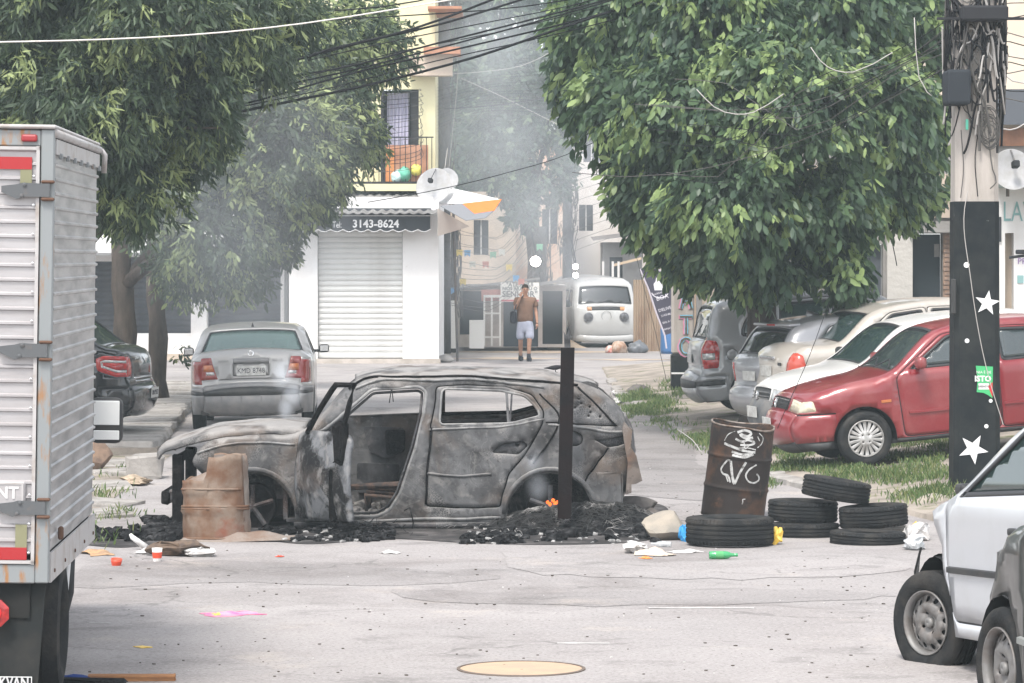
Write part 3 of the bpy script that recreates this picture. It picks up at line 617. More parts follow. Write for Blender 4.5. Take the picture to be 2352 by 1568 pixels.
def minivan():
 P = paint('paint_silver_van', (0.25, 0.255, 0.26), 0.4, 0.38, dust=(0.25, 0.245, 0.24))
 root = thing('parked_car', 'silver minivan with tall red and white tail lamp and arched quarter window under the tree', 'minivan', group=G_RIGHT)
 sil = [(0.1,0.22,0.05),(0.02,0.34,0.1),(0.0,0.5,0.12),(0.1,0.72,0.1),(0.35,0.9,0.08),(0.8,1.06,0.05),(1.0,1.1,0.04),
   (1.75,1.56,0.045),(2.1,1.62,0.035),(2.9,1.66,0.03),(3.75,1.62,0.03),(3.95,1.57,0.03),(4.16,1.08,0.05),(4.21,1.0,0.06),(4.25,0.62,0.08),(4.32,0.56,0.09),(4.32,0.36,0.08),(4.22,0.24,0.05)]
 sh = Shell(sil,sill=0.24,axles=(0.85,3.54),ar=0.355,wr=0.31,w=0.87,belt=1.05,tum=0.24,tr=0.1,fillet=0.075)
 S = win_regions('w1', [(1.35, 1.09), (1.85, 1.48), (2.3, 1.53), (2.3, 1.09)], GLASSG, 'd1') + win_regions('w2', [(2.4, 1.09), (2.4, 1.53), (3.1, 1.53), (3.14, 1.09)], GLASSG, 'd2') + win_regions('w3', [(3.24, 1.1), (3.24, 1.53), (3.45, 1.48), (3.62, 1.32), (3.7, 1.1)], GLASSG, None, 0.035, 0.1)
 S += door_regions('d1', [(1.28, 0.3), (1.25, 1.05), (1.8, 1.52), (2.35, 1.575), (2.36, 0.3)], P) + door_regions('d2', [(2.362, 0.3), (2.352, 1.575), (3.14, 1.57), (3.2, 1.1), (3.16, 0.75), (3.0, 0.5), (2.95, 0.3)], P)
 S += [('tm', 'tail_lamp', CLEARL, np.array([(4.06, 0.82), (4.06, 0.91), (4.4, 0.91), (4.4, 0.82)]), None, -0.002, None), ('tl', 'tail_lamp', REDL, roundpoly([(4.02, 0.7), (3.99, 0.95), (4.03, 1.08), (4.4, 1.13), (4.4, 0.7)], 0.03), None, 0, None)]
 S += [('+bs', 'bumper_strip', BLACKPL, np.array([(3.95, 0.46), (3.95, 0.53), (4.5, 0.53), (4.5, 0.46)]), None, -0.008, None), ('+bf', 'bumper', P, np.array([(3.92, 0.1), (3.9, 0.58), (4.5, 0.6), (4.5, 0.1)]), None, -0.006, None)]
 S += [('fu', 'fuel_flap', P, circle(3.82, 0.87, 0.075, 16), None, 0.0, None), ('fj', 'flap_seam', SEAL, circle(3.82, 0.87, 0.082, 16), circle(3.82, 0.87, 0.075, 16), 0.006, None)]
 T = vwin('ws', 'windscreen', 6.05, 6.97, 0.93, 0.9, GLASSG) + vwin('rw', 'rear_window', 11.1, 11.97, 0.92, 0.97, GLASSG)
 T += [('tl' + k, 'tail_lamp', REDL, rect(11.9, 13.7, a, b), None, 0, None) for k, a, b in (('a', -1.05, -0.93), ('b', 0.93, 1.05))] + [('+bs', 'bumper_strip', BLACKPL, rect(15.2, 15.6, -1.1, 1.1), None, -0.008, None), ('+bf', 'bumper', P, rect(14.4, 17.1, -1.1, 1.1), None, -0.006, None)]
 ob = build_shell(root,sh,P,S,T); car_under(root,sh); car_inside(root,sh,1.4,3.3,0.3)
 for ax in sh.axles:
  for sg in (-1, 1): make_wheel(root, (ax, sg * 0.77, 0.31), 0.31, 0.19, 0.2, 'plain', sg)
 for sg in (-1,1):
  y = sg * 0.6; MB().tube([(1.95, y, 1.6), (2.0, y, 1.69), (2.9, y, 1.73), (3.6, y, 1.7), (3.7, y, 1.63)], 0.016, 6).build('roof_rail', CHROME, root, True)
 plate(root, sh.top(13.4, 0, 0.012), (0, 1, 0), (-0.1, 0, 1), ''); MB().tube([sh.top(11.95, 0.1, 0.02), sh.top(11.6, 0.5, 0.02)], 0.01, 5).build('wiper', BLACKPL, root)
 handle(root, sh, 2.2, 0.98, P, {-1: ob['d1a'], 1: ob['d1b']}); handle(root, sh, 3.0, 0.98, P, {-1: ob['d2a'], 1: ob['d2b']}); mirror(root, sh, 1.45, 1.1, P)
 pose(root,(4.02,0.82,1.08),1646,782,165,180 + 5,-4.5)
 return root,sh
def silver_sedan():
 P = paint('paint_silver_sedan', (0.31, 0.305, 0.30), 0.25, 0.4, dust=(0.31, 0.295, 0.28))
 P2 = mat('bumper_faded', (0.17, 0.17, 0.175), 0.55, col2=(0.22, 0.215, 0.21), scale=5)
 root = thing('parked_car', 'silver sedan seen from behind beyond the burnt hood, near the smoking shop front', 'car')
 sil = [(0.1,0.22,0.05),(0.02,0.34,0.1),(0.0,0.5,0.12),(0.1,0.68,0.1),(0.3,0.8,0.08),(0.8,0.93,0.05),(1.1,0.97,0.04),
   (1.75,1.37,0.045),(2.05,1.42,0.04),(2.6,1.43,0.035),(3.05,1.37,0.035),(3.62,1.06,0.05),(4.02,1.07,0.06),(4.08,1.02,0.07),(4.14,0.7,0.09),(4.18,0.62,0.11),(4.24,0.54,0.12),(4.23,0.42,0.12),(4.12,0.25,0.06)]
 sh = Shell(sil,sill=0.24,axles=(0.83,3.44),ar=0.345,wr=0.3,w=0.855,belt=0.98,tum=0.36,tr=0.13,fillet=0.08)
 S = win_regions('w1', [(1.38, 1.0), (1.85, 1.32), (2.3, 1.35), (2.32, 1.0)], GLASSG, 'd1') + win_regions('w2', [(2.42, 1.0), (2.4, 1.35), (2.85, 1.33), (3.2, 1.1), (3.15, 1.02)], GLASSG, 'd2')
 S += door_regions('d1', [(1.24, 0.28), (1.2, 0.95), (1.8, 1.345), (2.36, 1.38), (2.37, 0.28)], P) + door_regions('d2', [(2.372, 0.28), (2.362, 1.38), (2.9, 1.355), (3.25, 1.12), (3.2, 0.85), (3.02, 0.6), (2.95, 0.28)], P)
 TLM = mat('lamp_dark_red', (0.2, 0.02, 0.022), 0.2, coat=0.6, col2=(0.2, 0.03, 0.02), scale=10)
 S += [('tl', 'tail_lamp', TLM, np.array([(3.9, 0.66), (3.93, 0.97), (4.3, 0.98), (4.3, 0.66)]), None, 0, None), ('+bs', 'bumper_strip', BLACKPL, np.array([(3.8, 0.515), (3.8, 0.56), (4.4, 0.56), (4.4, 0.515)]), None, -0.01, None), ('+bf', 'bumper', P2, np.array([(3.8, 0.1), (3.78, 0.6), (4.5, 0.62), (4.5, 0.1)]), None, -0.006, None)]
 T = vwin('ws', 'windscreen', 6.05, 6.97, 0.93, 0.9, GLASSG) + vwin('rw', 'rear_window', 10.08, 10.9, 0.94, 0.97, glass('rear_glass_pale', (0.12, 0.19, 0.18), 0.62))
 for k, g in (('a', -1), ('b', 1)):
  T += [('tr' + k, 'reverse_lamp', CLEARL, np.array([(13.62, g * 0.9), (13.62, g * 0.74), (13.75, g * 0.73), (13.75, g * 0.9)]), None, 0, None), ('to' + k, 'indicator', ORANGEL, np.array([(13.35, g * 0.95), (13.35, g * 0.78), (13.6, g * 0.74), (13.6, g * 0.95)]), None, 0, None)]
  T += [('tl' + k, 'tail_lamp', TLM, np.array([(13.0, g * 1.05), (13.05, g * 0.8), (13.95, g * 0.67), (13.95, g * 1.05)]), None, 0, None)]
 T += [('nh', 'plate_trim', P2, rect(13.16, 13.3, -0.36, 0.36), None, 0.0, None), ('nr', 'plate_recess', P, rect(13.3, 13.82, -0.36, 0.36, 0.02), None, 0.02, None), ('bl', 'boot_seam', SEAL, np.array([(13.97, -0.66), (14.04, -0.66), (14.04, 0.66), (13.97, 0.66)]), None, 0.006, None)]
 T += [('+bs', 'bumper_strip', BLACKPL, rect(15.75, 16.3, -1.1, 1.1), None, -0.01, None), ('+bf', 'bumper', P2, rect(15.0, 18.1, -1.1, 1.1), None, -0.006, None)]
 ob = build_shell(root,sh,P,S,T); car_under(root,sh); car_inside(root,sh,1.4,3.4,0.27)
 for ax in sh.axles:
  for sg in (-1, 1): make_wheel(root, (ax, sg * 0.755, 0.3), 0.3, 0.18, 0.19, 'plain', sg)
 c = sh.top(13.6, 0, 0.006); plate(root, c, (0, 1, 0), (-0.15, 0, 1), 'KMD 8748', 0.4, 0.13, 0.1, PLATE)
 e = sh.top(12.95, 0, 0.01); MB().lathe([(0.035, -0.004), (0.04, 0.004), (0.03, 0.006), (0.028, -0.004)], 16, facing(e, (0, 1, 0), (-0.2, 0, 1))).build('emblem', CHROME, root)
 lettering('ASTRA', 0.05, P2, root, facing(sh.top(13.22, -0.55, 0.006), (0, 1, 0), (-0.15, 0, 1))); lettering('GLS 1.8', 0.045, P2, root, facing(sh.top(13.22, 0.52, 0.006), (0, 1, 0), (-0.15, 0, 1)))
 a = sh.top(9.9, 0, 0.0); MB().add([a + Vector(q) for q in ((-0.08, 0, 0), (0.04, -0.02, 0), (0.04, 0.02, 0), (0.04, 0, 0.07))], [[0, 1, 3], [0, 3, 2], [1, 2, 3]]).build('aerial', BLACKPL, root)
 mirror(root,sh,1.5,0.99,BLACKPL,size=(0.1,0.15,0.12))
 MB().rbox(4.05, 4.16, -0.7, 0.7, 0.24, 0.33, 0.03).build('rear_apron', BLACKPL, root)
 pose(root,(4.24,0,0.0),580,992,168,-90 + 2.5,0,1.4)
 return root,sh
def black_hatch():
 P = paint('paint_black', (0.007, 0.008, 0.010), 0.1, 0.18, dust=(0.02, 0.02, 0.021), amt=(0.5, 1.0))
 root = thing('parked_car', 'black hatchback with big red and white tail lamp, half hidden behind the box truck', 'car')
 sil = [(0.1,0.22,0.05),(0.02,0.34,0.1),(0.0,0.5,0.12),(0.1,0.7,0.1),(0.35,0.88,0.08),(0.8,1.0,0.05),(1.05,1.04,0.04),
   (1.7,1.47,0.045),(2.0,1.53,0.035),(2.7,1.55,0.03),(3.2,1.5,0.03),(3.85,1.09,0.05),(4.0,1.06,0.06),(4.05,0.98,0.08),(4.09,0.66,0.09),(4.14,0.56,0.1),(4.14,0.36,0.08),(4.05,0.26,0.05)]
 sh = Shell(sil,sill=0.24,axles=(0.82,3.41),ar=0.355,wr=0.31,w=0.86,belt=1.0,tum=0.28,fillet=0.08)
 S = win_regions('w1', [(1.38, 1.05), (1.8, 1.41), (2.3, 1.45), (2.32, 1.05)], GLASSG, 'd1') + win_regions('w2', [(2.42, 1.05), (2.4, 1.45), (3.0, 1.42), (3.3, 1.15), (3.2, 1.06)], GLASSG, 'd2')
 S += door_regions('d1', [(1.24, 0.3), (1.2, 1.0), (1.75, 1.44), (2.36, 1.49), (2.37, 0.3)], P) + door_regions('d2', [(2.372, 0.3), (2.362, 1.49), (3.05, 1.45), (3.36, 1.14), (3.2, 0.8), (3.0, 0.55), (2.95, 0.3)], P)
 q = roundpoly([(3.72,0.82),(3.7,0.97),(3.8,1.01),(4.3,0.99),(4.3,0.74),(3.95,0.74)],0.03)
 S += [('tw', 'reverse_lamp', CLEARL, inset(q, 0.055), inset(q, 0.085), -0.002, None), ('tl', 'tail_lamp', REDL, q, None, 0, None), ('+bf', 'bumper', P, np.array([(3.8, 0.1), (3.78, 0.58), (4.5, 0.6), (4.5, 0.1)]), None, -0.006, None)]
 T = vwin('ws', 'windscreen', 6.05, 6.97, 0.93, 0.9, GLASSG) + vwin('rw', 'rear_window', 10.08, 10.92, 0.9, 0.95, GLASSG)
 T += [('tl' + k, 'tail_lamp', REDL, rect(12.9, 13.75, a, b), None, 0, None) for k, a, b in (('a', -1.05, -0.82), ('b', 0.82, 1.05))] + [('ch', 'chrome_strip', CHROME, rect(13.82, 13.88, -0.7, 0.7), None, -0.004, None), ('+bf', 'bumper', P, rect(14.5, 17.1, -1.1, 1.1), None, -0.006, None)]
 ob = build_shell(root,sh,P,S,T); car_under(root,sh); car_inside(root,sh,1.4,3.4,0.28)
 for ax in sh.axles:
  for sg in (-1, 1): make_wheel(root, (ax, sg * 0.76, 0.31), 0.31, 0.19, 0.2, 'five', sg)
 plate(root, sh.top(15.3, 0.1, 0.014), (0, 1, 0), (0.05, 0, 1), 'RWZ9E27', 0.4, 0.13, 0.09)
 lettering('SANDERO', 0.06, CHROME, root, facing(sh.top(13.1, -0.5, 0.008), (0, 1, 0), (-0.12, 0, 1)))
 e = sh.top(13.15, 0, 0.012); MB().add([e + Vector(q) for q in ((0, 0, 0.07), (0, 0.045, 0), (0, 0, -0.07), (0, -0.045, 0), (0.012, 0, 0))], [[0, 1, 4], [1, 2, 4], [2, 3, 4], [3, 0, 4]]).build('emblem', CHROME, root)
 mirror(root, sh, 1.5, 1.05, P); handle(root, sh, 2.2, 0.93, P, {-1: ob['d1a'], 1: ob['d1b']})
 pose(root,(3.98,-0.86,0.74),268,866,181,-7,0)
 return root,sh
def kombi():
 P = paint('paint_van_white', (0.44, 0.44, 0.43), 0, 0.45, dust=(0.33, 0.32, 0.30), amt=(0.45, 0.9))
 root = thing('old_van', 'old white forward-control van with round headlamps facing the camera beside the flag banner', 'van')
 sil = [(0.12,0.34,0.05),(0.05,0.5,0.10),(0.02,0.75,0.12),(0.05,1.0,0.12),(0.1,1.2,0.10),(0.15,1.27,0.09),(0.36,1.74,0.07),(0.44,1.84,0.05),(0.7,1.9,0.05),(2.5,1.97,0.05),(4.0,1.93,0.05),(4.3,1.8,0.06),(4.4,1.3,0.08),(4.44,0.7,0.08),(4.4,0.36,0.05)]
 sh = Shell(sil,sill=0.34,axles=(0.95,3.35),ar=0.37,wr=0.32,w=0.86,belt=1.2,tum=0.17,tf=0.07,fillet=0.075,lf=0.6)
 S = win_regions('w1', [(0.42, 1.28), (0.62, 1.66), (1.15, 1.68), (1.15, 1.28)], GLASS, 'd1')
 for k, x in enumerate((1.3, 2.1, 2.9)): S += win_regions('w%d' % (k + 2), [(x, 1.3), (x, 1.68), (x + 0.7, 1.68), (x + 0.7, 1.3)], GLASS)
 S += door_regions('d1', [(0.3, 0.45), (0.28, 1.24), (0.5, 1.7), (1.2, 1.74), (1.22, 0.9), (1.0, 0.75), (0.6, 0.7), (0.55, 0.45)], P)
 T = vwin('ws', 'windscreen', 5.02, 6.05, 0.985, 0.96, GLASSD, 0.03, 0.1) + vwin('rw', 'rear_window', 11.2, 11.9, 0.6, 0.65, GLASS)
 T += [('vg', 'air_grille', BLACKPL, rect(3.55, 3.95, -0.52, 0.52, 0.03), None, 0.006, None)] + [('in' + k, 'indicator', mat('lamp_faded_orange', (0.55, 0.27, 0.12), 0.3), rect(3.55, 3.95, a, b, 0.02), None, -0.006, None) for k, a, b in (('a', -0.68, -0.52), ('b', 0.52, 0.68))]
 ob = build_shell(root,sh,P,S,T); car_under(root,sh); car_inside(root,sh,0.85,3.9,0.5,1.25)
 for ax in sh.axles:
  for sg in (-1, 1): make_wheel(root, (ax, sg * 0.74, 0.32), 0.32, 0.17, 0.2, 'steel', sg)
 for sg in (-1,1):
  c = sh.top(2.75,0.66 * sg,0.02); M = facing(c,(0,-1,0),(0.05,0,1))
  h = MB().lathe([(0.125, -0.05), (0.13, 0.012), (0.118, 0.024), (0.108, 0.016)], 28, M).build('headlight', mat('headlamp_ring', (0.14, 0.14, 0.15), 0.45), root, True)
  MB().lathe([(0.109, 0.016), (0.08, 0.03), (0.04, 0.036), (0.001, 0.038)], 24, M).build('lens', mat('headlamp_glass', (0.16, 0.16, 0.17), 0.15, 0.3, col2=(0.08, 0.08, 0.085), scale=30), h, True)
  p = sh.side(0.42, 1.3, sg, 0.12); MB().rbox(p.x - 0.04, p.x + 0.02, p.y - 0.07, p.y + 0.07, 1.22, 1.4, 0.03).tube([sh.side(0.36, 1.25, sg), p], 0.012).build('side_mirror', BLACKPL, root, True)
  MB().tube([sh.top(4.98, 0.3 * sg, 0.02), sh.top(5.2, 0.3 * sg - 0.35, 0.025)], 0.009, 5).build('wiper', BLACKPL, root)
 m = MB()
 pts = [sh.top(0.9,v,0.07) for v in np.linspace(-1.08,1.08,13)]; pts[0].x += 0.12; pts[-1].x += 0.12
 V = []; F = []
 for p in pts:
  for dz,dx in ((-0.09,0.03),(-0.06,-0.01),(0.06,-0.01),(0.09,0.03)): V.append((p.x + dx,p.y,p.z - 0.05 + dz))
 for i in range(12):
  for k in range(3): F.append([4 * i + k,4 * i + k + 1,4 * i + k + 5,4 * i + k + 4])
 m.add(V, F).build('bumper', P, root, True)
 MB().lathe([(0.13, 0), (0.14, 0.008), (0.12, 0.01), (0.115, 0)], 28, facing(sh.top(2.9, 0, 0.004), (0, -1, 0), (0.03, 0, 1))).build('emblem', P, root, True)
 pose(root,(0.0,0,0.42),1392,775,87.5,90 + 8,0)
 return root,sh
# ------------------------------------------------------------------ materials of burnt metal
def burnt_mat(name,base=(0.20,0.20,0.205),dark=(0.055,0.056,0.06),ash=(0.46,0.44,0.42),rust=(0.22,0.15,0.11),dk=(0.5,0.62),rs=(0.55,0.66),up=0.6):
 m = bpy.data.materials.new(name); m.use_nodes = True; MATS[name] = m; t = m.node_tree; L = t.links.new; p = t.nodes['Principled BSDF']
 p.inputs['Roughness'].default_value = 0.75; p.inputs['Specular IOR Level'].default_value = 0.15
 tc = t.nodes.new('ShaderNodeTexCoord'); vec = tc.outputs['Object']
 def noise(sc,det=6,dist=0.0,loc=(0,0,0)):
  mp = t.nodes.new('ShaderNodeMapping'); mp.inputs['Location'].default_value = loc; L(vec, mp.inputs[0])
  n = t.nodes.new('ShaderNodeTexNoise'); n.inputs['Scale'].default_value = sc; n.inputs['Detail'].default_value = det; n.inputs['Distortion'].default_value = dist; L(mp.outputs[0], n.inputs[0]); return n.outputs['Fac']
 def rng(f,a,b,c=0.0,d=1.0):
  r = t.nodes.new('ShaderNodeMapRange'); r.inputs[1].default_value = a; r.inputs[2].default_value = b; r.inputs[3].default_value = c; r.inputs[4].default_value = d; L(f, r.inputs[0]); return r.outputs[0]
 def mix(f,a,b):
  x = t.nodes.new('ShaderNodeMix'); x.data_type = 'RGBA'; L(f, x.inputs[0])
  for i,c in ((6,a),(7,b)):
   if isinstance(c,tuple): x.inputs[i].default_value = (*c,1)
   else: L(c,x.inputs[i])
  return x.outputs[2]
 def mul(a,b):
  q = t.nodes.new('ShaderNodeMath'); q.operation = 'MULTIPLY'; L(a, q.inputs[0]); L(b, q.inputs[1]); return q.outputs[0]
 c = mix(rng(noise(1.5,6,1.6),dk[0],dk[1]),base,dark)
 c = mix(rng(noise(1.7,7,0.6,(5,2,1)),rs[0],rs[1],0,0.8),c,rust)
 # wavy tide lines and crackled ash
 w_ = noise(3.2, 3, 2.0, (9, 1, 4)); s = t.nodes.new('ShaderNodeMath'); s.operation = 'SINE'; k = t.nodes.new('ShaderNodeMath'); k.operation = 'MULTIPLY'; k.inputs[1].default_value = 38; L(w_, k.inputs[0]); L(k.outputs[0], s.inputs[0])
 c = mix(mul(rng(s.outputs[0],0.8,1.0,0,0.28),rng(noise(1.3,2,0,(2,7,3)),0.46,0.6)),c,ash)
 v = t.nodes.new('ShaderNodeTexVoronoi'); v.feature = 'DISTANCE_TO_EDGE'; v.inputs['Scale'].default_value = 55; L(vec, v.inputs['Vector'])
 c = mix(mul(rng(v.outputs['Distance'], 0.0, 0.10, 0.9, 0.0), rng(noise(2.0, 3, 0.8, (1, 3, 8)), 0.56, 0.64)), c, ash)
 c = mix(rng(noise(5,7,0.8,(6,2,9)),0.48,0.62,0,0.55),c,dark); c = mix(rng(noise(7,6,0.4,(2,8,5)),0.56,0.7,0,0.5),c,ash); fine = noise(28,5); c = mix(rng(fine,0.6,0.78,0,0.35),c,ash); c = mix(rng(noise(16,5,0.5,(4,4,4)),0.6,0.7,0,0.6),c,dark)
 if up:   # pale ash lies on faces that look up
  g = t.nodes.new('ShaderNodeNewGeometry'); sx = t.nodes.new('ShaderNodeSeparateXYZ'); L(g.outputs['Normal'], sx.inputs[0])
  c = mix(mul(rng(sx.outputs[2],0.45,0.9,0,up),rng(noise(3.5,6,0.5,(3,9,2)),0.36,0.52)),c,(0.34,0.325,0.31))
 L(c, p.inputs['Base Color'])
 b = t.nodes.new('ShaderNodeBump'); b.inputs['Strength'].default_value = 0.5; b.inputs['Distance'].default_value = 0.02; L(noise(9, 6, 0.5), b.inputs['Height']); L(b.outputs[0], p.inputs['Normal'])
 return m
BURNT = burnt_mat('burnt_metal', (0.115, 0.115, 0.118), (0.036, 0.035, 0.036), (0.25, 0.24, 0.23), (0.12, 0.092, 0.074), (0.46, 0.66), (0.5, 0.64))
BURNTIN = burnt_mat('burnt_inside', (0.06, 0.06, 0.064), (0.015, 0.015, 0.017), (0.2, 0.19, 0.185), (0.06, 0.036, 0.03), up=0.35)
CHAR = mat('charred', (0.008, 0.0075, 0.008), 0.85, col2=(0.026, 0.024, 0.024), scale=14, lo=0.5, hi=0.75, bump=0.6, bscale=40)
SOOT = mat('soot', (0.011, 0.011, 0.012), 0.9, col2=(0.075, 0.075, 0.077), scale=11, lo=0.5, hi=0.72, bump=0.8, bscale=25)
def wob(co,amp=0.012,sc=3.0):
 n = mnoise.noise_vector(co * sc); return co + n * amp + mnoise.noise_vector(co * sc * 3.1) * amp * 0.4
def burnt_suv():
 K = 262.0
 q = lambda x,y: ((x - 355) / K,(1215 - y) / K)
 root = thing('burnt_car', 'burnt-out grey shell of an SUV standing across the street with its front door open', 'car')
 pts = [(470,1098,0.02),(440,1060,0.03),(462,1026,0.05),(560,1002,0.06),(688,992,0.05),(818,876,0.05),(880,865,0.05),(1000,862,0.05),(1150,866,0.05),(1290,876,0.05),(1366,892,0.03),
   (1436,962,0.02),(1450,990,0.02),(1455,1030,0.03),(1444,1105,0.03),(1424,1158,0.03)]
 sh = Shell([(*q(a,b),c) for a,b,c in pts],sill=0.03,axles=((578 - 355) / K,(1264 - 355) / K),ar=0.375,wr=0.12,w=0.88,belt=0.9,tum=0.27,tf=0.10,tr=0.14,lf=0.7,lr=0.7,fillet=0.07,tuck=0.04,step=0.06)
 sh.x0 = 0.0
 pl = lambda L_: [q(a,b) for a,b in L_]
 fo = roundpoly(pl([(700,1000),(748,985),(852,895),(962,888),(978,898),(972,950),(952,1030),(922,1130),(895,1172),(865,1186),(700,1190)]),0.04)
 fw = roundpoly(pl([(752,978),(852,897),(962,890),(976,900),(968,970)]),0.04)
 rw = roundpoly(pl([(1008,976),(1013,893),(1150,897),(1205,909),(1232,935),(1243,955),(1175,972)]),0.05)
 rd = roundpoly(pl([(978,1166),(985,985),(1000,885),(1160,884),(1222,905),(1252,945),(1248,975),(1205,1050),(1172,1085),(1158,1125),(1152,1166)]),0.04)
 S = [('fw', 'x', BURNT, fw, None, 0, None), ('fo', 'x', BURNT, fo, None, 0, None), ('rw', 'x', BURNT, rw, None, 0, None)]
 for k, (a, b, r) in enumerate(((1324, 934, 3), (1332, 914, 3.5), (1337, 926, 3), (1356, 934, 3.2), (1359, 946, 3), (1355, 955, 3), (1380, 957, 3.5), (1398, 1128, 9), (1220, 1052, 6), (1190, 1022, 5))): S.append(('ho%d' % k, 'x', BURNT, circle(*q(a, b), r / K, 8), None, 0, None))
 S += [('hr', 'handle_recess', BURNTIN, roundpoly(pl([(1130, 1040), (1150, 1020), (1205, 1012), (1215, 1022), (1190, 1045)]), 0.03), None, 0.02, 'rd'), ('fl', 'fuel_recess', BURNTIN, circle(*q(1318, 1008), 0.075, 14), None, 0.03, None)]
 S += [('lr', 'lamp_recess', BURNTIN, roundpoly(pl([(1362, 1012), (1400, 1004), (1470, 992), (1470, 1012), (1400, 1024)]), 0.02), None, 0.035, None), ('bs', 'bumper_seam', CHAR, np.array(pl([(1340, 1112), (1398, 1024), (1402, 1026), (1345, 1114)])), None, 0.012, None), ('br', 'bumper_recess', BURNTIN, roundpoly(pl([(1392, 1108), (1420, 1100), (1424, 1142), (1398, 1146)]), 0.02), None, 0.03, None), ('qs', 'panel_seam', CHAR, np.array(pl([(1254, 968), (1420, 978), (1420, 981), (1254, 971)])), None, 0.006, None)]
 S += [('rd', 'rear_door', BURNT, inset(rd, 0.012), None, 0.0, None), ('rj', 'door_seam', CHAR, rd, inset(rd, 0.012), 0.012, None)]
 T = [('wo', 'x', BURNT, rect(4.05, 4.97, -0.9, 0.9), None, 0, None), ('ho', 'x', BURNT, rect(-0.1, 3.9, -1.1, 1.1), None, 0, None), ('bo', 'x', BURNT, rect(10.1, 11.0, -0.85, 0.85), None, 0, None)]
 ob = build_shell(root, sh, BURNT, S, T, skip=('fw', 'rw', 'wo', 'ho', 'bo') + tuple('ho%d' % k for k in range(10)), skip_near=('fo',), left_only=('fo', 'hr', 'fl', 'lr', 'bs', 'br', 'qs'), thick=0.02, warp=lambda c: wob(c, 0.02 + 0.03 * max(0, c.x - 3.6), 2.6))
 # flanges,gutters and creases pressed into the panels
 def line(nm,L_,r,mt,off=0.0,sides=(-1,1),closed=False):
  sp = np.array(L_) if closed else spline(pl(L_),0.06)[0]; yv = sh.Y(sp[:,0],sp[:,1])
  for sg in sides:
   P3 = [wob(Vector((a,sg * (y + off),b)),0.014,2.6) for (a,b),y in zip(sp,yv)]; MB().tube(P3 + ([P3[0]] if closed else []),r,6,not closed).build(nm,mt,root,True)
 PALE = burnt_mat('burnt_pale', (0.2, 0.2, 0.2), (0.06, 0.06, 0.062), (0.34, 0.33, 0.31), (0.15, 0.12, 0.1), (0.52, 0.66))
 line('roof_gutter', [(800, 893), (835, 872), (900, 866), (1050, 865), (1200, 871), (1330, 886)], 0.011, CHAR, 0.004); line('roof_rail', [(815, 892), (850, 879), (1000, 873), (1150, 876), (1250, 890)], 0.012, PALE, 0.006)
 line('door_flange', fo, 0.017, PALE, -0.012, (-1,), True); line('door_flange', inset(fo, 0.035), 0.012, BURNTIN, -0.05, (-1,), True); line('window_flange', rw, 0.012, PALE, -0.006, (-1, 1), True); line('window_flange', fw, 0.012, BURNT, -0.01, (1,), True)
 line('shoulder_crease', [(985, 985), (1080, 984), (1180, 976), (1250, 962)], 0.010, PALE, 0.0); line('door_crease', [(982, 1085), (1060, 1092), (1130, 1088)], 0.012, BURNT, 0.002); line('sill_crease', [(700, 1196), (850, 1196), (980, 1192), (1150, 1190)], 0.014, PALE, 0.0)
 line('tail_crease', [(1258, 975), (1330, 980), (1400, 992), (1445, 992)], 0.012, PALE, 0.0); line('fender_crease', [(452, 1040), (520, 1022), (600, 1016), (676, 1022)], 0.010, PALE, 0.0); line('pillar_crease', [(990, 980), (984, 1060), (978, 1160)], 0.010, CHAR, 0.003, (-1,)); line('hatch_seam', [(1330, 890), (1380, 940), (1415, 978)], 0.009, CHAR, 0.004); line('pillar_crease', [(1240, 905), (1285, 960), (1262, 1010), (1225, 1065)], 0.008, CHAR, 0.004)
 # hood sheet
 hp,_ = spline([q(*p) for p in ((357,1048),(366,1036),(400,1021),(450,1006),(540,991),(640,987),(700,990))],0.05); V = []; F = []; n = 15
 for i,(x,z) in enumerate(hp):
  hw = 0.80 - 0.10 * max(0,1 - x / 0.5)**2
  for k in range(n):
   v = -1 + 2 * k / (n - 1); lip = 0.035 * max(0,abs(v) - 0.9) / 0.1
   p = Vector((x - 0.05 * (1 - v * v) * max(0,1 - x / 0.4),v * hw,z + (0.02 + 0.04 * min(1,x / 0.5)) * (1 - abs(v)**2.5) - lip)); V.append(wob(p,0.016,3.5))
 for i in range(len(hp) - 1):
  for k in range(n - 1): F.append([i * n + k,i * n + k + 1,(i + 1) * n + k + 1,(i + 1) * n + k])
 o = MB().add(V, F).build('hood', BURNT, root, True); o.modifiers.new('t', 'SOLIDIFY').thickness = 0.018
 # front: radiator support,bumper beam,inner wings
 m = MB()
 for y in (-0.62,0.62): m.rbox(0.13,0.23,y - 0.05,y + 0.05,0.0,0.64,0.012,1,0.006)
 m.rbox(0.14, 0.21, -0.62, 0.62, 0.56, 0.63, 0.01, 1, 0.006).rbox(0.14, 0.2, -0.62, 0.62, 0.08, 0.15, 0.01, 1, 0.006); m.build('radiator_support', CHAR, root)
 MB().rbox(0.03, 0.11, -0.66, 0.66, 0.20, 0.31, 0.015, 1, 0.008).build('bumper_beam', CHAR, root)
 for y in (-0.6, 0.6): MB().rbox(0.1, 0.95, y - 0.04, y + 0.04, 0.22, 0.33, 0.015, 1, 0.006).rbox(0.5, 1.25, y - 0.02, y + 0.02, 0.25, 0.62, 0.01, 1, 0.006).build('inner_wing', BURNTIN, root)
 m = MB().rbox(0.35, 0.85, -0.4, 0.35, 0.1, 0.5, 0.05, 2, 0.02).rbox(0.45, 0.75, -0.2, 0.2, 0.48, 0.58, 0.03, 2, 0.01); m.build('engine_block', CHAR, root, True)
 # inside
 MB().box(1.15, 3.95, -0.8, 0.8, 0.06, 0.09).box(1.12, 1.16, -0.78, 0.78, 0.08, 0.75).build('floor_pan', BURNTIN, root)
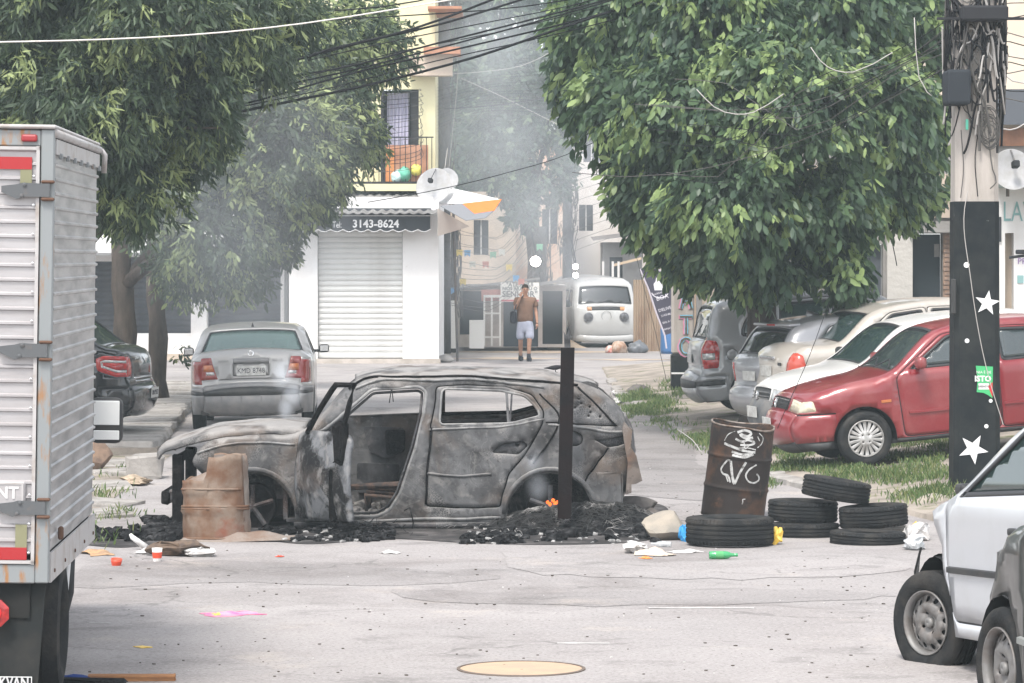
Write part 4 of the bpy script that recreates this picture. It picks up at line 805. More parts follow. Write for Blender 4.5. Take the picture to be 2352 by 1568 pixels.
 MB().tube([(1.45, -0.78, 0.72), (1.42, 0, 0.76), (1.45, 0.78, 0.72)], 0.04, 8).build('dash_beam', BURNTIN, root, True)
 for y in (-0.36,0.36):
  m = MB()
  for dy in (-0.21,0.21): m.tube([(1.85,y + dy,0.1),(1.83,y + dy,0.28),(2.28,y + dy,0.24),(2.42,y + dy,0.52),(2.50,y + dy,0.80)],0.018,6)
  for t in range(5): m.tube([(1.86 + t * 0.1,y - 0.21,0.27 - t * 0.008),(1.86 + t * 0.1,y + 0.21,0.26 - t * 0.008)],0.012,5)
  for t in range(4): m.tube([(2.33 + t * 0.05,y - 0.21,0.36 + t * 0.13),(2.33 + t * 0.05,y + 0.21,0.36 + t * 0.13)],0.012,5)
  m.build('seat_frame', mat('rusty_frame', (0.11, 0.075, 0.06), 0.8, col2=(0.05, 0.045, 0.045), scale=15), root, True)
 m = MB()
 for dy in (-0.7,-0.25,0.25,0.7): m.tube([(2.85,dy,0.12),(2.85,dy,0.32),(3.2,dy,0.32),(3.38,dy,0.88)],0.018,6)
 for t in range(6): m.tube([(3.22 + t * 0.03,-0.72,0.38 + t * 0.095),(3.22 + t * 0.03,0.72,0.38 + t * 0.095)],0.011,5)
 m.build('rear_seat_frame', BURNTIN, root, True)
 # recessed panels of the far door,seen through the open doorway
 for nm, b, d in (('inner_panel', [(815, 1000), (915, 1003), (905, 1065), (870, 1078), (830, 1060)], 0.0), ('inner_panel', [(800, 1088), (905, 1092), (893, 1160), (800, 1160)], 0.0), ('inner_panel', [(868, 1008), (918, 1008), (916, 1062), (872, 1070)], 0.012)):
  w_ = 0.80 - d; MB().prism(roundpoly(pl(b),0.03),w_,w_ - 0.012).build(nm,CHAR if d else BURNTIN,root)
 # rubble of ash on the floor
 V = []; F = []; m = MB()
 for k in range(90):
  x,y = random.uniform(1.35,2.6),random.uniform(-0.75,0.6); s = random.uniform(0.015,0.05); m.rbox(x - s,x + s,y - s * 1.4,y + s * 1.4,0.08,0.08 + s * random.uniform(0.8,2.2),s * 0.3,1,s * 0.35)
 o = m.build('ash_debris', mat('ash_pale', (0.22, 0.21, 0.2), 0.9, col2=(0.07, 0.065, 0.065), scale=14), root); o['kind'] = 'stuff'
 for k in range(5):
  x = random.uniform(1.6, 2.4); a = random.uniform(-0.3, 0.3); MB().rbox(x - 0.3, x + 0.25, -0.62 + 0.2 * k, -0.56 + 0.2 * k, 0.16 + 0.02 * k, 0.2 + 0.02 * k, 0.01, 1, 0.01, Matrix.Rotation(a, 4, 'Z') @ Matrix.Rotation(a * 0.4, 4, 'Y')).build('fallen_strut', MATS['rusty_frame'], root)
 # quarter window posts,sill beads
 a,b = q(1163,897),q(1168,972); yy = lambda p: -float(sh.Y(*p)[0]) + 0.01
 MB().tube([(a[0], yy(a), a[1]), (b[0], yy(b), b[1])], 0.013, 6).build('window_post', BURNT, root); a, b = q(1176, 898), q(1171, 980)
 MB().tube([(a[0], yy(a), a[1]), (b[0], yy(b), b[1])], 0.010, 6).build('window_post', BURNTIN, root)
 for sg in (-1, 1): MB().tube([(x, sg * 0.80, z) for x, z in pl([(1005, 970), (1100, 968), (1180, 966), (1240, 950)])], 0.02, 6).build('window_rail', CHAR, root)
 # hubs without tyres
 for ax in sh.axles:
  for sg in (-1,1):
   Mw = Matrix.Translation((ax,sg * 0.70,0.19)) @ RX90
   w_ = MB().lathe([(0.001, -0.09), (0.19, -0.09), (0.21, -0.085), (0.205, 0.085), (0.19, 0.09), (0.16, 0.03), (0.001, 0.05)], 28, Mw).build('wheel', CHAR, root, True)
   n = MB()
   for k in range(5):
    a = 2 * math.pi * k / 5 + 0.3; c = Vector((ax + 0.1 * math.cos(a),sg * 0.77,0.19 + 0.1 * math.sin(a))); n.rbox(c.x - 0.02,c.x + 0.02,c.y - 0.012,c.y + 0.012,c.z - 0.02,c.z + 0.02,0.008,1)
    n.tube([(ax,sg * 0.77,0.19),(ax + 0.19 * math.cos(a),sg * 0.78,0.19 + 0.19 * math.sin(a))],0.022,6)
   n.build('spoke', BURNTIN, w_); y1, y0 = sg * 0.83, sg * 0.45; V = []
   for t in np.linspace(-0.1,math.pi + 0.1,15):
    for y in (y0,y1): V.append((ax + 0.38 * math.cos(t),y,0.12 + 0.38 * math.sin(t)))
   MB().add(V, [[2 * i, 2 * i + 1, 2 * i + 3, 2 * i + 2] for i in range(14)] + [[2 * i for i in range(15)]]).build('wheel_well', BURNTIN, root)
   if sg == -1:   # rolled lip of the arch
    lip = [(ax + (0.378 + 0.028) * math.cos(t),-float(sh.Y(ax + 0.41 * math.cos(t),max(0.06,0.12 + 0.41 * math.sin(t)))[0]) - 0.004,0.12 + 0.406 * math.sin(t)) for t in np.linspace(0.05,math.pi - 0.05,18)]
    MB().tube(lip, 0.024, 6).build('arch_lip', BURNT, root, True)
 # sill pipe and hanging wires
 MB().tube([(1.22, -0.84, 0.035), (2.4, -0.86, 0.03), (3.0, -0.86, 0.035)], 0.03, 6).build('sill_flange', BURNTIN, root, True)
 p0 = Vector((*q(942, 1172), 0)); MB().tube([(p0.x - 0.05, -0.88, p0.y), (p0.x, -0.92, p0.y + 0.03), (p0.x + 0.03, -0.93, p0.y - 0.1), (p0.x + 0.02, -0.92, 0.01)], 0.006, 5).build('wire', SOOT, root)
 p = q(898, 890); MB().tube([(p[0], -0.72, p[1]), (p[0] - 0.01, -0.72, p[1] - 0.07), (p[0] - 0.02, -0.72, p[1] - 0.14)], 0.004, 4).tube([(p[0], -0.72, p[1]), (p[0] + 0.015, -0.72, p[1] - 0.13)], 0.004, 4).build('wire', CHAR, root)
 # tail: spoiler and torn bumper
 V = []; F = []; s = [q(*p) for p in ((1335,880),(1352,878),(1372,884),(1376,896),(1360,905),(1340,896))]
 MB().prism(roundpoly(s, 0.012), -0.62, 0.62).build('spoiler', BURNT, root)
 edge = [(1436,968),(1456,992),(1452,1022),(1462,1050),(1474,1100),(1462,1108),(1448,1110),(1450,1130),(1436,1132),(1440,1060),(1436,1025),(1426,985)]
 for y0,y1 in ((-0.86,-0.7),(-0.66,0.1),(0.15,0.8)):
  e = [(a + random.uniform(-4, 4), b + random.uniform(-4, 4)) for a, b in edge]; MB().prism(pl(e), y0, y1).build('torn_bumper', burnt_mat('burnt_brown%d' % int(y0 * 10), (0.15, 0.125, 0.11), (0.05, 0.042, 0.04), (0.3, 0.27, 0.25), (0.16, 0.1, 0.07), (0.55, 0.68)), root)
 MB().rbox(3.86, 4.10, -0.84, -0.80, 0.2, 0.5, 0.02, 2, 0.01).rbox(3.9, 4.05, -0.83, 0.8, 0.1, 0.4, 0.03, 2, 0.01).build('rear_panel', BURNT, root)
 # the open front door: hinge at the front,swung towards the street
 H = Vector((*q(688, 1190), 0)); M = Matrix.Translation((H.x, -0.885, 0)) @ Matrix.Rotation(R(-60), 4, 'Z')
 pan = roundpoly([(0,0.1),(0.0,0.84),(0.3,0.885),(0.84,0.875),(0.93,0.8),(0.95,0.1)],0.04)
 P_,T_ = cdt(subdiv(pan,0.06),[],0.07); V = []
 for a,b in P_: V.append(wob(Vector((a,-0.05 * math.sin(min(1,max(0,(b - 0.1) / 0.75)) * math.pi) - 0.015 * math.sin(a * 6),b)),0.014,3))
 m = MB().add(V, [list(map(int, t)) for t in T_]); m.xform(M); d = m.build('front_door', burnt_mat('burnt_door', (0.16, 0.165, 0.175), (0.014, 0.014, 0.015), (0.3, 0.29, 0.28), (0.12, 0.1, 0.09), dk=(0.5, 0.56), rs=(0.6, 0.7)), root, True, False); d.modifiers.new('t', 'SOLIDIFY').thickness = 0.05
 fr = [(0.20,0.86),(0.42,1.06),(0.66,1.24),(0.74,1.29),(1.08,1.30),(1.0,1.15),(0.84,0.86)]
 m = MB().tube([M @ Vector((a, -0.02, b)) for a, b in fr], 0.026, 6); m.build('window_frame', CHAR, d)
 m = MB().rbox(0.79, 0.9, -0.09, 0.04, 0.62, 0.98, 0.04, 2, 0.02, M); m.rbox(0.66, 0.71, -0.07, 0.02, 0.12, 0.55, 0.02, 1, 0.02, M); m.build('melted_trim', CHAR, d)
 root.location = (at(355,1215,K).x,FP / K + 0.88,0.0)
 return root,sh
def near_white_car():
 P = paint('paint_near_white', (0.44, 0.455, 0.48), 0, 0.34, dust=(0.38, 0.375, 0.37), amt=(0.5, 0.95))
 root = thing('parked_car', 'wrecked white hatchback with a flat front tyre on a bare steel wheel, missing its fender', 'car', group='wrecked cars at the right edge')
 sil = [(0.12,0.22,0.05),(0.02,0.34,0.1),(0.0,0.5,0.12),(0.1,0.68,0.1),(0.3,0.8,0.08),(0.7,0.9,0.05),(0.96,0.955,0.04),(1.66,1.36,0.045),(1.95,1.42,0.035),(2.6,1.43,0.03),(3.2,1.36,0.03),(3.6,1.0,0.05),(3.72,0.92,0.06),(3.76,0.6,0.08),(3.72,0.3,0.07),(3.66,0.24,0.05)]
 sh = Shell(sil,sill=0.19,axles=(0.7,3.15),ar=0.33,wr=0.28,w=0.81,belt=0.93,tum=0.42,fillet=0.06)
 S = win_regions('w1', [(1.12, 0.95), (1.16, 0.98), (1.70, 1.325), (2.06, 1.36), (2.1, 0.985)], GLASSG, 'd1') + win_regions('w2', [(2.2, 0.99), (2.17, 1.36), (2.9, 1.34), (3.22, 1.05), (3.1, 1.0)], GLASSG)
 S += door_regions('d1', [(1.04, 0.27), (0.95, 0.6), (0.95, 0.9), (1.6, 1.335), (2.12, 1.39), (2.16, 0.27)], P)
 S += [('fe', 'x', P, np.array([(-0.1, 0.1), (-0.1, 1.0), (0.70, 1.0), (0.78, 0.8), (0.90, 0.68), (0.905, 0.6), (0.98, 0.27), (0.98, 0.1)]), None, 0, None)]
 T = vwin('ws', 'windscreen', 6.05, 6.97, 0.93, 0.9, GLASSG) + vwin('rw', 'rear_window', 10.1, 10.93, 0.85, 0.9, GLASSG) + [('no', 'x', P, rect(-0.1, 5.6, -1.1, 1.1), None, 0, None)]
 ob = build_shell(root, sh, P, S, T, skip=('no', 'fe')); car_under(root, sh); car_inside(root, sh, 1.2, 3.0)
 make_wheel(root, (0.62, -0.74, 0.245), 0.29, 0.18, 0.175, 'steel', -1, STEELRIM, R(20), 0.045)
 for ax, sg in ((0.7, 1), (3.15, -1), (3.15, 1)): make_wheel(root, (ax, sg * 0.72, 0.275), 0.28, 0.18, 0.18, 'steel', sg, STEELRIM)
 MB().rbox(0.6, 1.0, -0.55, 0.6, 0.3, 0.72, 0.04, 1, 0.02).build('engine_bay', DARKIN, root)
 MB().rbox(0.52, 0.6, -0.6, 0.6, 0.42, 0.5, 0.02, 1, 0.01).rbox(0.52, 0.58, -0.62, -0.56, 0.35, 0.6, 0.01, 1, 0.01).build('radiator_support', BLACKPL, root)
 c = [Vector((0.7 + 0.345 * math.cos(t),-0.62,0.28 + 0.35 * math.sin(t))) for t in np.linspace(0.2,2.9,14)]
 V = []; [V.extend([p, p + Vector((0, -0.12, 0))]) for p in c]; MB().add(V, [[2 * i, 2 * i + 1, 2 * i + 3, 2 * i + 2] for i in range(13)]).build('splash_guard', BLACKPL, root)
 V = [(0.36, -0.74, 0.62), (0.52, -0.79, 0.66), (0.44, -0.8, 0.52), (0.4, -0.78, 0.38), (0.35, -0.75, 0.48)]; o = MB().add(V, [[0, 1, 2], [0, 2, 4], [4, 2, 3]]).build('torn_liner', BLACKPL, root); o.modifiers.new('t', 'SOLIDIFY').thickness = 0.012
 bolt_on(ob['d1a'], 'moulding', sh, 1.0, 2.0, 0.535, 0.575, BLACKPL, sides=(-1,), out=0.018); bolt_on(ob['d1b'], 'moulding', sh, 0.96, 1.86, 0.535, 0.575, BLACKPL, sides=(1,), out=0.018)
 handle(root, sh, 1.95, 0.79, BLACKPL, {-1: ob['d1a'], 1: ob['d1b']}, l=0.13); mirror(root, sh, 1.1, 0.97, BLACKPL, sides=(1,))
 MB().rbox(0.86, 0.97, -0.72, -0.62, 0.955, 1.02, 0.02).build('wiper_stub', BLACKPL, root)
 pose(root,(0.62,-0.83,0.245),2116,1430,390,-75.5,2.5,0.0,1.06)
 return root
def near_dark_car():
 P = paint('paint_dark_green', (0.035, 0.04, 0.038), 0.4, 0.33, dust=(0.09, 0.085, 0.08), amt=(0.45, 0.85))
 root = thing('parked_car', 'dark grey-green car with a crumpled fender in the bottom right corner', 'car', group='wrecked cars at the right edge')
 sil = [(0.52,0.3,0.02),(0.5,0.4,0.03),(0.48,0.55,0.04),(0.5,0.68,0.04),(0.56,0.83,0.04),(0.75,0.93,0.05),(1.05,1.0,0.04),(1.7,1.38,0.045),(1.98,1.43,0.035),(2.6,1.44,0.03),(3.1,1.38,0.03),(3.6,1.02,0.05),(4.0,0.98,0.06),(4.06,0.6,0.08),(4.02,0.3,0.07),(3.96,0.24,0.05)]
 sh = Shell(sil,sill=0.2,axles=(0.78,3.2),ar=0.34,wr=0.29,w=0.83,belt=0.95,tum=0.4,fillet=0.06,tf=0.1)
 S = win_regions('w1', [(1.32, 0.99), (1.78, 1.33), (2.24, 1.36), (2.25, 0.99)], GLASSD, 'd1') + win_regions('w2', [(2.35, 0.99), (2.33, 1.36), (2.75, 1.34), (3.05, 1.1), (3.0, 1.0)], GLASSD)
 S += door_regions('d1', [(1.2, 0.27), (1.16, 0.95), (1.72, 1.345), (2.29, 1.385), (2.3, 0.27)], P)
 T = vwin('ws', 'windscreen', 6.05, 6.97, 0.93, 0.9, GLASSD) + vwin('rw', 'rear_window', 10.1, 10.93, 0.85, 0.9, GLASSD)
 def crumple(c):
  k = max(0,1 - (c.x - 0.4) / 0.6)
  return c + mnoise.noise_vector(c * 6.0) * 0.08 * k + mnoise.noise_vector(c * 14.0) * 0.03 * k
 ob = build_shell(root,sh,P,S,T,warp=crumple); car_under(root,sh); car_inside(root,sh,1.35,3.1)
 make_wheel(root, (0.78, -0.73, 0.29), 0.29, 0.185, 0.19, 'steel', -1, STEELRIM, R(4))
 for ax, sg in ((0.78, 1), (3.2, -1), (3.2, 1)): make_wheel(root, (ax, sg * 0.735, 0.29), 0.29, 0.18, 0.18, 'steel', sg, STEELRIM)
 bolt_on(root, 'moulding', sh, 1.12, 3.0, 0.44, 0.48, mat('moulding_grey', (0.22, 0.23, 0.22), 0.5), out=0.02)
 pose(root,(0.78,-0.82,0.29),2290,1535,452,-79,0,0,1.08)
 return root
# ------------------------------------------------------------------ box truck
def truck():
 ALU = mat('aluminium_ribbed', (0.40, 0.385, 0.39), 0.36, 0.3, col2=(0.34, 0.32, 0.32), scale=3, lo=0.4, hi=0.7, stretch=(1, 1, 8), rough2=0.5)
 m_ = bpy.data.materials.new('aluminium_side'); m_.use_nodes = True; t = m_.node_tree; p = t.nodes['Principled BSDF']; L = t.links.new
 tc = t.nodes.new('ShaderNodeTexCoord'); mp = t.nodes.new('ShaderNodeMapping'); mp.inputs['Rotation'].default_value = (0, R(90), R(90));
 mp.inputs['Scale'].default_value = (1, 0.8, 6); mp.inputs['Rotation'].default_value = (0, 0, 0); L(tc.outputs['Object'], mp.inputs[0]); n = t.nodes.new('ShaderNodeTexNoise'); n.inputs['Scale'].default_value = 2.2; n.inputs['Detail'].default_value = 8; L(mp.outputs[0], n.inputs[0])
 rr = t.nodes.new('ShaderNodeMapRange'); rr.inputs[1].default_value = 0.4; rr.inputs[2].default_value = 0.66; L(n.outputs[0], rr.inputs[0]); mx = t.nodes.new('ShaderNodeMix'); mx.data_type = 'RGBA'; L(rr.outputs[0], mx.inputs[0]); mx.inputs[6].default_value = (0.44, 0.43, 0.43, 1); mx.inputs[7].default_value = (0.25, 0.25, 0.255, 1); L(mx.outputs[2], p.inputs['Base Color'])
 p.inputs['Metallic'].default_value = 0.45; p.inputs['Roughness'].default_value = 0.38
 FR = mat('truck_frame_paint', (0.23, 0.245, 0.25), 0.55, 0.2, col2=(0.30, 0.15, 0.06), scale=5, lo=0.56, hi=0.68, stretch=(3, 3, 0.7), detail=8)
 STEEL = mat('hinge_steel', (0.105, 0.11, 0.115), 0.5, 0.4, col2=(0.2, 0.15, 0.12), scale=9, lo=0.55, hi=0.75)
 WHT = mat('truck_trim_white', (0.40, 0.385, 0.38), 0.5, col2=(0.28, 0.24, 0.21), scale=6, lo=0.5, hi=0.7)
 RED = mat('reflector_red', (0.33, 0.012, 0.015), 0.35); OLV = mat('reflector_olive', (0.2, 0.195, 0.11), 0.5)
 root = thing('box_truck', 'small truck with ribbed aluminium box body and grey strap hinges at the left edge', 'truck')
 W,L_,Z0,Z1 = 2.1,2.85,0.685,3.055
 # side and rear skins with pressed ribs
 def ribbed(axis):
  m = MB(); pr = []; z = Z0 + 0.16
  while z < Z1 - 0.10:
   pr += [(z,0.0),(z + 0.052,0.0),(z + 0.058,0.013),(z + 0.069,0.013),(z + 0.075,0.0)]; z += 0.0755
  return pr
 pr = ribbed(0); V = []; F = []
 for z,o in pr:
  for y in (0.04,L_ - 0.02): V.append((o - 0.01,y,z))
 F = [[2 * i,2 * i + 1,2 * i + 3,2 * i + 2] for i in range(len(pr) - 1)]
 side = MB().add(V, F).build('side_panel', m_, root, fix=False); side.modifiers.new('t', 'SOLIDIFY').thickness = 0.01
 V = [(-W - o + 0.01, y, z) for z, o in pr for y in (0.04, L_ - 0.02)]; MB().add(V, F).build('side_panel', m_, root).modifiers.new('t', 'SOLIDIFY').thickness = 0.01
 MB().box(-W + 0.03, -0.03, 0.05, L_ - 0.03, Z0 + 0.03, Z1 - 0.03).build('box_core', DARKIN, root)
 for a,b in ((-W / 2 + 0.005,-0.075),(-W + 0.075,-W / 2 - 0.005)):
  V = [(x,-0.012 - o,z) for z,o in pr for x in (a,b)]
  d = MB().add(V, F).build('rear_door', ALU, root, fix=False)
  MB().box(b - 0.018, b, -0.036, 0.02, Z0 + 0.10, Z1 - 0.09).box(a, a + 0.018, -0.036, 0.02, Z0 + 0.10, Z1 - 0.09).box(a, b, -0.036, 0.02, Z1 - 0.11, Z1 - 0.093).box(a, b, -0.036, 0.02, Z0 + 0.103, Z0 + 0.12).build('door_frame', WHT, d)
  for z in (Z1 - 0.18, Z0 + 0.155): MB().box(a + 0.04, b - 0.04, -0.032, -0.02, z - 0.032, z + 0.032).build('reflector', RED, d)
  for z in (Z1 - 0.265, Z0 + 0.245): MB().box(b - 0.10, b - 0.04, -0.0295, -0.02, z - 0.062, z + 0.062).build('reflector_patch', OLV, d)
  for zr in np.arange(Z0 + 0.16, Z1 - 0.1, 0.151): MB().lathe([(0.008, 0), (0.007, 0.005), (0.001, 0.007)], 8, facing((b - 0.03, -0.026, zr), (1, 0, 0), (0, 0, 1))).build('rivet', CHROME, d)
  o = MB().rbox(b - 0.62, b - 0.05, -0.04, -0.02, Z0 + 0.40, Z0 + 0.53, 0.008, 1).build('name_plate', ALU, d); e = WHT
  lettering('FERRANT', 0.085, mat('embossed', (0.66, 0.65, 0.64), 0.35, 0.4), o, facing((b - 0.085, -0.041, Z0 + 0.47), (1, 0, 0), (0, 0, 1)), bold=0.002, extrude=0.004, align='RIGHT')
  MB().box(b - 0.61, b - 0.06, -0.044, -0.04, Z0 + 0.405, Z0 + 0.414).box(b - 0.61, b - 0.06, -0.044, -0.04, Z0 + 0.516, Z0 + 0.525).box(b - 0.07, b - 0.06, -0.044, -0.04, Z0 + 0.414, Z0 + 0.516).build('plate_rim', WHT, o)
 for z in (0.80 + 0.28,1.90,2.735):
  zz = z - 0.0
  for sg in (0,1):
   poly = [(-0.02,zz - 0.035),(-0.02,zz + 0.035),(-0.075,zz + 0.035),(-0.16,zz + 0.038),(-0.19,zz + 0.030),(-0.27,zz + 0.02),(-0.27,zz - 0.012),(-0.19,zz - 0.048),(-0.15,zz - 0.036),(-0.075,zz - 0.035)]
   if sg: poly = [(-W - x,y) for x,y in poly]
   h = MB().prism(poly, -0.055, -0.04).build('hinge', STEEL, root)
   for dx,dz in ((-0.15,0.028),(-0.165,-0.03)):
    x = dx if not sg else -W - dx; MB().lathe([(0.012, 0), (0.011, 0.008), (0.001, 0.01)], 8, facing((x, -0.056, zz + dz), (1, 0, 0), (0, 0, 1))).build('bolt', STEEL, h)
   x = -0.03 if not sg else -W + 0.03; MB().rbox(x - 0.035, x + 0.035, -0.06, -0.02, zz + 0.036, zz + 0.052, 0.006, 1).build('knuckle', mat('rust', (0.12, 0.07, 0.05), 0.8), h); MB().rbox(x - 0.035, x + 0.035, -0.06, -0.02, zz - 0.055, zz - 0.038, 0.006, 1).build('knuckle', MATS['rust'], h)
 for x in (-0.035, -W + 0.035): MB().rbox(x - 0.035, x + 0.035, -0.03, 0.04, Z0 + 0.002, Z1 - 0.002, 0.006, 1).build('corner_post', FR, root)
 MB().rbox(-W + 0.07, -0.07, -0.026, 0.03, Z1 - 0.09, Z1 - 0.004, 0.006, 1).build('rear_header', FR, root)
 MB().rbox(-W + 0.07, -0.07, -0.026, 0.03, Z0, Z0 + 0.1, 0.006, 1).build('rear_sill', FR, root)
 MB().rbox(-W - 0.01, 0.01, -0.05, L_, Z1, Z1 + 0.022, 0.008, 1).build('roof', WHT, root)
 MB().tube([(0.0, -0.02, Z1 - 0.02), (0.0, L_ + 0.01, Z1 - 0.02)], 0.024, 8).build('gutter', WHT, root, True)
 MB().tube([(0.012, L_ + 0.01, Z1 - 0.02), (0.035, L_ + 0.03, Z1 - 0.05), (0.03, L_ + 0.03, Z1 - 0.16)], 0.016, 6).build('drain_pipe', WHT, root, True)
 MB().box(-0.004, 0.006, 0.03, L_, Z1 - 0.13, Z1 - 0.05).build('upper_rail', WHT, root)
 lr = MB().box(-0.004, 0.008, 0.03, L_, Z0, Z0 + 0.155).build('lower_rail', WHT, root)
 for y in np.arange(0.2, L_, 0.62): MB().lathe([(0.011, 0), (0.01, 0.006), (0.001, 0.008)], 8, facing((0.009, y, Z0 + 0.05), (0, 1, 0), (0, 0, 1))).build('bolt', MATS['rust'], lr)
 for y in np.arange(0.25, L_, 0.42): MB().rbox(-0.002, 0.02, y - 0.02, y + 0.02, Z1 - 0.15, Z1 - 0.12, 0.004, 1).build('clip', FR, root)
 MB().rbox(0.002, 0.03, 0.45, 0.5, Z0 + 0.19, Z0 + 0.26, 0.008, 1).build('side_latch', MATS['rust'], root)
 for x in (-0.13, -W + 0.13): MB().rbox(x - 0.042, x + 0.042, -0.05, -0.02, Z1 - 0.068, Z1 - 0.03, 0.01, 2).build('marker_lamp', mat('lamp_marker', (0.28, 0.02, 0.025), 0.3), root)
 # chassis,flaps,lights,wheels
 DK = mat('chassis_dark', (0.013, 0.014, 0.014), 0.7, col2=(0.024, 0.024, 0.023), scale=4)
 MB().box(-W / 2 - 0.4, -W / 2 + 0.4, 0.1, 5.2, 0.45, 0.66).build('chassis', DK, root); MB().box(-W + 0.1, -0.1, 0.02, 0.08, 0.5, 0.68).build('rear_crossbar', DK, root)
 for x0,x1 in ((-0.56,-0.02),(-W + 0.02,-W + 0.56)):
  f = MB().add([(x0, 0.05, 0.68), (x1, 0.05, 0.68), (x1 - 0.035, 0.0, 0.09), (x0, 0.0, 0.09)], [[0, 1, 2, 3]]).build('mud_flap', mat('flap_rubber', (0.02, 0.022, 0.022), 0.7, col2=(0.034, 0.033, 0.031), scale=3), root); f.modifiers.new('t', 'SOLIDIFY').thickness = 0.012
  c = (x0 + x1) / 2
  pl_ = MB().box(x1 - 0.47, x1 - 0.055, -0.006, -0.0, 0.10, 0.20).build('flap_badge', DK, f)
  MB().box(x1 - 0.465, x1 - 0.06, -0.011, -0.006, 0.193, 0.197).box(x1 - 0.064, x1 - 0.06, -0.011, -0.006, 0.10, 0.193).build('badge_border', WHITEP, pl_)
  lettering('TRUCKVAN', 0.078, mat('flap_letters', (0.5, 0.5, 0.5), 0.6), pl_, facing((x1 - 0.075, -0.008, 0.163), (1, 0, 0), (0, 0, 1)), bold=0.002, align='RIGHT', sx=0.74)
  lettering('11 2635-1133', 0.03, MATS['flap_letters'], pl_, facing((x1 - 0.085, -0.008, 0.117), (1, 0, 0), (0, 0, 1)), align='RIGHT')
  pb = MB().box(x1 - 0.262, x1 - 0.25, -0.02, -0.01, 0.2, 0.36).build('plate_bracket', WHT, f)
 for x in (-0.27,-W + 0.27):
  o = MB().lathe([(0.075, 0.0), (0.075, 0.03), (0.05, 0.04), (0.001, 0.042)], 8, facing((x, -0.02, 0.53), (1, 0, 0), (0, 0, 1)) @ Matrix.Rotation(R(22.5), 4, 'Z')).build('tail_lamp', REDL, root); MB().lathe([(0.035, 0.0), (0.03, 0.012), (0.001, 0.014)], 12, facing((x, -0.062, 0.53), (1, 0, 0), (0, 0, 1))).build('lens', ORANGEL if False else mat('lens_bright', (0.6, 0.03, 0.03), 0.2), o)
 for y in (0.95,4.1):
  for sg in (-1,1):
   x = -W / 2 + sg * (W / 2 - 0.08 - (0.12 if y < 2 else 0.34)); wl = thing('wheel', None, None); wl.parent = root
   hub = MB().lathe([(0.001, -0.12), (0.2, -0.12), (0.2, 0.12), (0.001, 0.12)], 20, Matrix.Translation((x, y, 0.37)) @ Matrix.Rotation(R(90), 4, 'Y')).build('wheel', STEELRIM, root); bpy.data.objects.remove(wl)
   tp = [(r, z * (2.0 if y < 2 else 1.1)) for r, z in tyre_profile(0.37, 0.21, 0.2)]; autosmooth(MB().lathe(tp, 40, Matrix.Translation((x, y, 0.37)) @ Matrix.Rotation(R(90), 4, 'Y')).build('tyre', RUBBER, hub), 50)
 MB().box(-0.62, -0.12, 0.5, 0.54, 0.2, 0.68).build('inner_flap', DK, root)
 pts = [Vector((-0.06,1.35 + 0.1 * math.sin(a),0.68 - 0.33 * math.sin(a * 0.5))) for a in np.linspace(0,3.0,10)]
 MB().tube([(-0.03, 1.5, 0.72), (-0.05, 1.55, 0.5), (-0.09, 1.5, 0.35), (-0.13, 1.4, 0.28)], 0.02, 6).build('white_hose', WHITEP, root, True); MB().tube([(-0.02, 1.56, 0.72), (-0.03, 1.62, 0.48), (-0.07, 1.58, 0.31), (-0.12, 1.45, 0.24)], 0.025, 6).build('black_hose', BLACKPL, root, True)
 # cab,mostly hidden in front of the box
 cab = MB().prism(roundpoly([(3.45, 0.5), (3.45, 2.15), (4.3, 2.2), (4.75, 1.5), (5.0, 1.35), (5.05, 0.5)], 0.12), -W + 0.2, -0.2, 'x').build('cab', paint('paint_cab', (0.5, 0.5, 0.5)), root)
 for sg in (0,1):
  x = (lambda v: v - 0.03 if not sg else -W - v); hd = MB().rbox(min(x(-0.11), x(0.10)), max(x(-0.11), x(0.10)), 4.16, 4.26, 1.19, 1.485, 0.045, 3).build('side_mirror', BLACKPL, root, True)
  MB().rbox(min(x(-0.085), x(0.08)), max(x(-0.085), x(0.08)), 4.152, 4.158, 1.31, 1.465, 0.003, 1).build('mirror_glass', mat('mirror_glass', (0.85, 0.86, 0.85), 0.12, 0.25, coat=0.5), hd); MB().rbox(min(x(-0.085), x(0.08)), max(x(-0.085), x(0.08)), 4.152, 4.158, 1.215, 1.275, 0.003, 1).build('lower_mirror_glass', MATS['mirror_glass'], hd)  # near-white base colour stands in for bright sky reflected in the glass
  MB().tube([(x(-0.25), 4.3, 1.4), (x(-0.1), 4.22, 1.36)], 0.018, 6).build('mirror_arm', BLACKPL, hd)
 root.location = ((108 - 1176) / 440,FP / 440,0); root.rotation_euler = (0,R(0.8),R(2.2))
 return root
